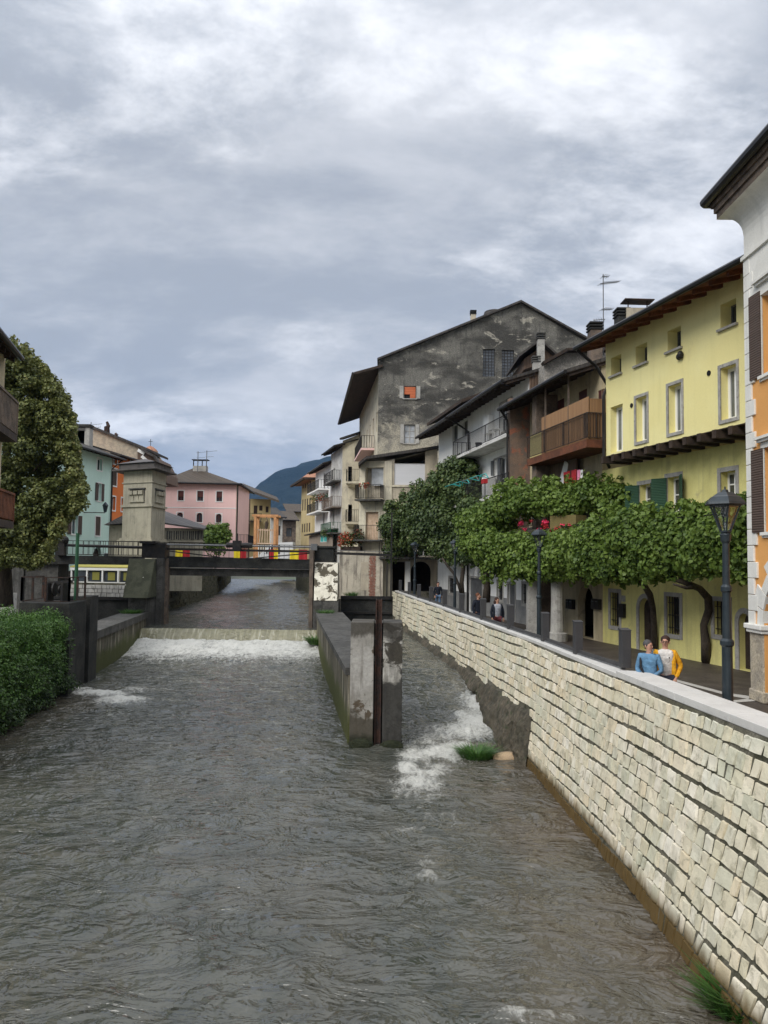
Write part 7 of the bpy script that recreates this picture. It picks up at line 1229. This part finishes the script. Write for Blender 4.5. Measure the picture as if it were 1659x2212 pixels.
mg = bpy.data.materials.new('clear_lantern_glass'); mg.use_nodes = True; mg.node_tree.nodes.clear(); n_ = NT(mg.node_tree); n_('ShaderNodeOutputMaterial', {0: n_('ShaderNodeMixShader', {0: .16, 1: n_('ShaderNodeBsdfTransparent').outputs[0], 2: n_('ShaderNodeBsdfGlossy', {'Roughness': .05}).outputs[0]}).outputs[0]})
mb = MB()
for a, b in zip(A6, A6[1:]+A6[:1]): mb.face((.07*math.cos(a), .07*math.sin(a), 3.575), (.07*math.cos(b), .07*math.sin(b), 3.575), (.225*math.cos(b), .225*math.sin(b), 3.975), (.225*math.cos(a), .225*math.sin(a), 3.975))
mb.build('lantern_glass', mg, lf_)
mb = MB(); mb.lathe((0, 0, 3.99), [(.30, 0), (.325, .012), (.31, .05), (.24, .13), (.20, .15), (.12, .205), (.06, .21), (.05, .245), (.015, .26), (.012, .30)], 6, .3); mb.lathe((0, 0, 3.80), [(.05, 0), (.07, .06), (.07, .15), (.04, .18)], 10); mb.build('lantern_roof', M['lamp'], lp)
LMP = [(5.45, 12.75, 'nearest street lamp with a blue-black lantern, in front of the apricot house'), (5.5, 28.3, 'middle street lamp with its lantern against the bright vine'), (3.93, 44, 'third street lamp, its lantern in the dark creeper'), (1.97, 50.2, 'farthest street lamp standing before the dark arch')]
for i, (x, y, lb) in enumerate(LMP):
    o = lp if i == 0 else dup(lp, (0, 0, 0)); o.location = (x, y, .0); o['label'] = lb
# ------------------------------------------------------------------ people
def skin(name, chains, mat, parent, sub=1, root_i=0):
    me = bpy.data.meshes.new(name); idx = {}; vs, rr, es = [], [], []
    for ch in chains:
        prev = None
        for (p, r) in ch:
            k = tuple(round(c_, 3) for c_ in p)
            if k not in idx: idx[k] = len(vs); vs.append(tuple(p)); rr.append(r if isinstance(r, tuple) else (r, r))
            if prev is not None and prev != idx[k]: es.append((prev, idx[k]))
            prev = idx[k]
    me.from_pydata(vs, es, []); bm = bmesh.new(); bm.from_mesh(me); lay = bm.verts.layers.skin.verify(); bm.verts.ensure_lookup_table()
    for v_, r in zip(bm.verts, rr): v_[lay].radius = r
    bm.verts[root_i][lay].use_root = True; bm.to_mesh(me); bm.free(); me.materials.append(mat); o = bpy.data.objects.new(name, me); COL.objects.link(o); o.parent = parent
    m = o.modifiers.new('skin', 'SKIN'); m.use_smooth_shade = True
    if sub: s = o.modifiers.new('sub', 'SUBSURF'); s.levels = s.render_levels = sub
    return o
def person(loc, rz, h, label, arms, hair, hairm, top, legs, open_=None, lean=0.0, head=0.0, step=.06, glasses=False, collar=False, belly=1.0):
    """local frame: faces -y, built 1.70 m tall and scaled; arms: two lists elbow, wrist"""
    rt = root('person', loc, label, 'person', 'people on the promenade'); rt.rotation_euler = (0, 0, rz); k = h/1.70; rt.scale = (k, k, k)
    sh = [V((-.17, 0, 1.39)), V((.17, 0, 1.39))]; hip = [V((-.085, 0, .88)), V((.085, 0, .88))]
    hc = V((0, -.015, 1.585)); R = Matrix.Rotation(head, 3, 'Z'); ch = []
    tor = [(V((0, 0, .90)), (.145*belly, .10*belly)), (V((0, .0, 1.08)), (.13*belly, .095*belly)), (V((0, 0, 1.25)), (.13, .085)), (V((0, 0, 1.38)), (.085, .06)), (V((0, 0, 1.46)), .050), (V((0, -.005, 1.50)), .05)]
    ch.append(tor); ch.append([tor[-1], (hc+V((0, .01, -.02)), (.072, .085)), (hc+V((0, .012, .05)), (.076, .09)), (hc+V((0, .012, .09)), (.055, .065))])
    lg = []
    for i, s in enumerate((-1, 1)):
        kn = V((s*.095, -.02-(step if i else -step)*.5, .48)); an = V((s*.10, .02-(step if i else -step), .08)); lg.append([(V((0, 0, .90)), (.14, .10)), (hip[i], .088), (kn, .058), (an, .04)]); ch.append(lg[-1]); ch.append([lg[-1][-1], (an+V((0, -.13, -.045)), .034)])
    sl = []
    for i in range(2):
        el, wr = V(arms[i][0]), V(arms[i][1]); d = (wr-el).normalized(); hd = wr+d*.05; ch.append([(V((0, 0, 1.38)), (.085, .06)), (sh[i], .048), (el, .037), (wr, .026), (hd, (.036, .022))]); sl.append([(V((0, 0, 1.38)), (.13, .09)), (sh[i], .068), (el, .053), (wr-d*.02, .042)])
        sx = d.cross(V((0, 1, .2))).normalized(); up = sx.cross(d)
        for f, L in enumerate((.055, .066, .062, .05)):
            b = hd+sx*(.027-.018*f); c1_ = b+d*L*.55+up*.004; ch.append([(hd, (.036, .022)), (b+d*.018, .0095), (c1_, .0085), (b+d*L*.95-V((0, 0, .014)), .0075)])
        th = hd+sx*.034*(1 if i else 1)-d*.02; ch.append([(hd, (.036, .022)), (th, .011), (th+d*.035+sx*.012, .0085)])
    bd_ = skin('body', ch, M['skin'], rt)
    # face
    f = hc+R@V((0, -.078, 0)); mb = MB(); mb.ell(hc+R@V((0, -.092, -.005)), (.011, .018, .02), 6, 5); mb.build('nose', M['skin'], rt, True).matrix_parent_inverse = Matrix()
    for s in (-1, 1):
        e_ = mb = MB(); mb.ell(hc+R@V((s*.03, -.078, .022)), (.011, .008, .008), 8, 5); o = mb.build('eye', M['dark'], rt, True); o.matrix_parent_inverse = Matrix()
        mb = MB(); mb.ell(hc+R@V((s*.08, .012, .0)), (.012, .02, .03), 6, 5); o = mb.build('ear', M['skin'], rt, True); o.matrix_parent_inverse = Matrix()
    mb = MB(); mb.ell(hc+R@V((0, -.078, -.047)), (.024, .008, .006), 8, 5); o = mb.build('mouth', mk_lip, rt, True); o.matrix_parent_inverse = Matrix()
    mb = MB()
    if hair == 'short': mb.ell(hc+R@V((0, .034, .048)), (.088, .09, .085), 14, 9, .04)
    elif hair == 'bun': mb.ell(hc+R@V((0, .036, .05)), (.09, .092, .088), 14, 9, .05); mb.ell(hc+R@V((0, .12, .06)), (.05, .05, .05), 10, 6, .05)
    else: mb.ell(hc+R@V((0, .038, .05)), (.092, .092, .09), 14, 9, .06); mb.ell(hc+R@V((0, .06, -.07)), (.11, .065, .12), 12, 8, .1)
    o = mb.build('hair', hairm, rt, True); o.matrix_parent_inverse = Matrix()
    if glasses:
        mb = MB()
        for s in (-1, 1):
            c_ = hc+R@V((s*.032, -.092, .02))
            for a in range(8): t0, t1 = a*math.pi/4, (a+1)*math.pi/4; mb.bar(c_+R@V((.026*math.cos(t0), 0, .02*math.sin(t0))), c_+R@V((.026*math.cos(t1), 0, .02*math.sin(t1))), .007)
        mb.bar(hc+R@V((-.007, -.094, .022)), hc+R@V((.007, -.094, .022)), .006); o = mb.build('glasses', M['dark'], rt); o.matrix_parent_inverse = Matrix()
    if hair == 'beard' or glasses == 'beard': pass
    # clothes
    tt = [(V((0, 0, .86)), (.165*belly, .12*belly)), (V((0, 0, 1.08)), (.155*belly, .112*belly)), (V((0, 0, 1.25)), (.168, .118)), (V((0, 0, 1.38)), (.13, .09)), (V((0, .002, 1.43)), (.10, .078)), (V((0, .005, 1.47)), .062)]
    skin('jumper' if open_ else 'jacket', [tt]+([[(V((0, 0, 1.38)), (.13, .09)), (sh[0]*.9+V((0, 0, .13)), .058)], [(V((0, 0, 1.38)), (.13, .09)), (sh[1]*.9+V((0, 0, .13)), .058)]] if open_ else sl), top, rt)
    if open_:
        ja = []
        for i, s in enumerate((-1, 1)): ja.append([(V((s*.02, .06, 1.40)), (.07, .05)), (V((s*.115, .02, 1.36)), (.075, .105)), (V((s*.125, .0, 1.12)), (.06, .125)), (V((s*.13, .0, .84)), (.065, .13))]); ja.append([(V((s*.115, .02, 1.36)), (.075, .105)), (sh[i], .07), sl[i][2], sl[i][3]])
        ja.append([(V((0, .07, .9)), (.15, .06)), (V((0, .07, 1.2)), (.15, .06)), (V((0, .06, 1.40)), (.12, .05)), (V((-.02, .06, 1.40)), (.07, .05))]); ja.append([(V((0, .06, 1.40)), (.12, .05)), (V((.02, .06, 1.40)), (.07, .05))])
        skin('cardigan', ja, open_, rt)
    if collar: skin('collar', [[(V((-.06, .02, 1.46)), .022), (V((-.03, .06, 1.48)), .025), (V((.03, .06, 1.48)), .025), (V((.06, .02, 1.46)), .022), (V((.03, -.05, 1.43)), .018)]], top, rt)
    tz = [[(a, (r[0]*1.06, r[1]*1.08) if isinstance(r, tuple) else r*1.2) for a, r in l_] for l_ in lg]; skin('trousers', tz, legs, rt)
    for i, s in enumerate((-1, 1)):
        an = lg[i][-1][0]; mb = MB(); mb.ell(an+V((0, -.055, -.035)), (.048, .125, .045), 12, 6); o = mb.build('shoe', M['dark'], rt, True); o.matrix_parent_inverse = Matrix()
    return rt
mk_lip = flat('lips', (.32, .10, .09))
pA = (5.92+.0, 15.35, 0)
pa = at(1402, 1420, 15.2); pb = at(1437, 1420, 15.4)
r1 = person((pa.x, 15.2, 0), R_(-32), 1.60, 'grey-haired woman in a blue jacket with a dark shoulder strap and red bag', [((-.24, .02, 1.12), (-.10, -.2, 1.0)), ((.25, .0, 1.12), (.08, -.24, .97))], 'short', M['hair_grey'], M['j_blue'], M['denim'], head=R_(62), collar=True, belly=1.12)
def addp(rt, name, mb, mat, smooth=False): o = mb.build(name, mat, rt, smooth); o.matrix_parent_inverse = Matrix(); return o
mb = MB(); mb.tube([(-.13, .06, 1.43), (-.15, -.06, 1.37), (-.13, -.145, 1.2), (-.05, -.165, 1.02), (.08, -.17, .92)], .022, 6); mb.tube([(-.13, .06, 1.43), (-.1, .15, 1.3), (.0, .17, 1.1)], .022, 6); addp(r1, 'shoulder_strap', mb, M['dark'])
bg = root('handbag', r1.matrix_basis@V((.14, -.24, .74)), 'dark red bag held in front by the woman in the blue jacket', 'bag'); mb = MB(); c_ = V(bg.location); mb.ell(c_+V((0, 0, .1)), (.17, .09, .12), 12, 7); mb.build('bag_body', M['bagred'], bg, True); mb = MB(); mb.tube([c_+V((-.08, 0, .2)), c_+V((0, 0, .28)), c_+V((.08, 0, .2))], .012, 6); mb.build('handle', M['bagred'], bg)
r2 = person((pb.x, 15.4, 0), R_(-12), 1.66, 'smiling woman with glasses in a yellow cardigan over a white jumper', [((-.27, .03, 1.14), (-.19, -.13, .93)), ((.30, .05, 1.13), (.17, -.12, .90))], 'bun', M['hair_brown'], M['s_white'], M['denim'], M['j_yellow'], head=R_(-14), glasses=True)
mb = MB(); mb.ell((.06, -.115, 1.30), (.014, .006, .014), 8, 5); addp(r2, 'brooch', mb, M['dark'])
pc = at(1033, 1330, 32); pdv = at(1074, 1330, 31); pe = at(946, 1300, 49)
r3 = person((pc.x, 32, 0), R_(25), 1.78, 'bearded man in a navy jacket looking up, left of the dark-haired woman', [((-.25, .0, 1.12), (-.2, -.1, .9)), ((.25, .02, 1.12), (.2, -.08, .88))], 'short', M['hair_ginger'], M['navy'], M['denim'], head=R_(30), belly=1.1)
mb = MB(); mb.ell((.03, -.065, 1.525), (.062, .05, .05), 10, 7); addp(r3, 'beard', mb, M['hair_ginger'], True)
r4 = person((pdv.x, 31, 0), R_(10), 1.66, 'dark-haired woman in an open navy jacket and pale grey shirt looking up', [((-.25, .0, 1.12), (-.22, -.05, .88)), ((.26, .02, 1.12), (.24, -.04, .88))], 'long', M['hair_brown'], M['shirt_grey'], M['trouser_red'], M['navy'], head=R_(28))
r5 = person((pe.x, 49, 0), R_(5), 1.74, 'man in a dark jacket and blue jeans walking past the dark arch', [((-.24, .02, 1.12), (-.2, -.08, .88)), ((.25, .0, 1.12), (.22, .02, .86))], 'short', M['hair_brown'], M['navy'], M['jeans'], step=.12)

# ------------------------------------------------------------------ the damp valley air
hm = bpy.data.materials.new('valley_air'); hm.use_nodes = True; hm.node_tree.nodes.clear(); n_ = NT(hm.node_tree)
pvn = n_('ShaderNodeVolumePrincipled', {'Color': (.27, .52, 1.0, 1), 'Density': .000068, 'Anisotropy': .2}); ho = n_('ShaderNodeOutputMaterial'); n_.l.new(pvn.outputs[0], ho.inputs['Volume'])
mb = MB(); mb.box(-4100, 4100, -520, 8100, -10, 900); tag(mb.build('haze', hm), kind='stuff')
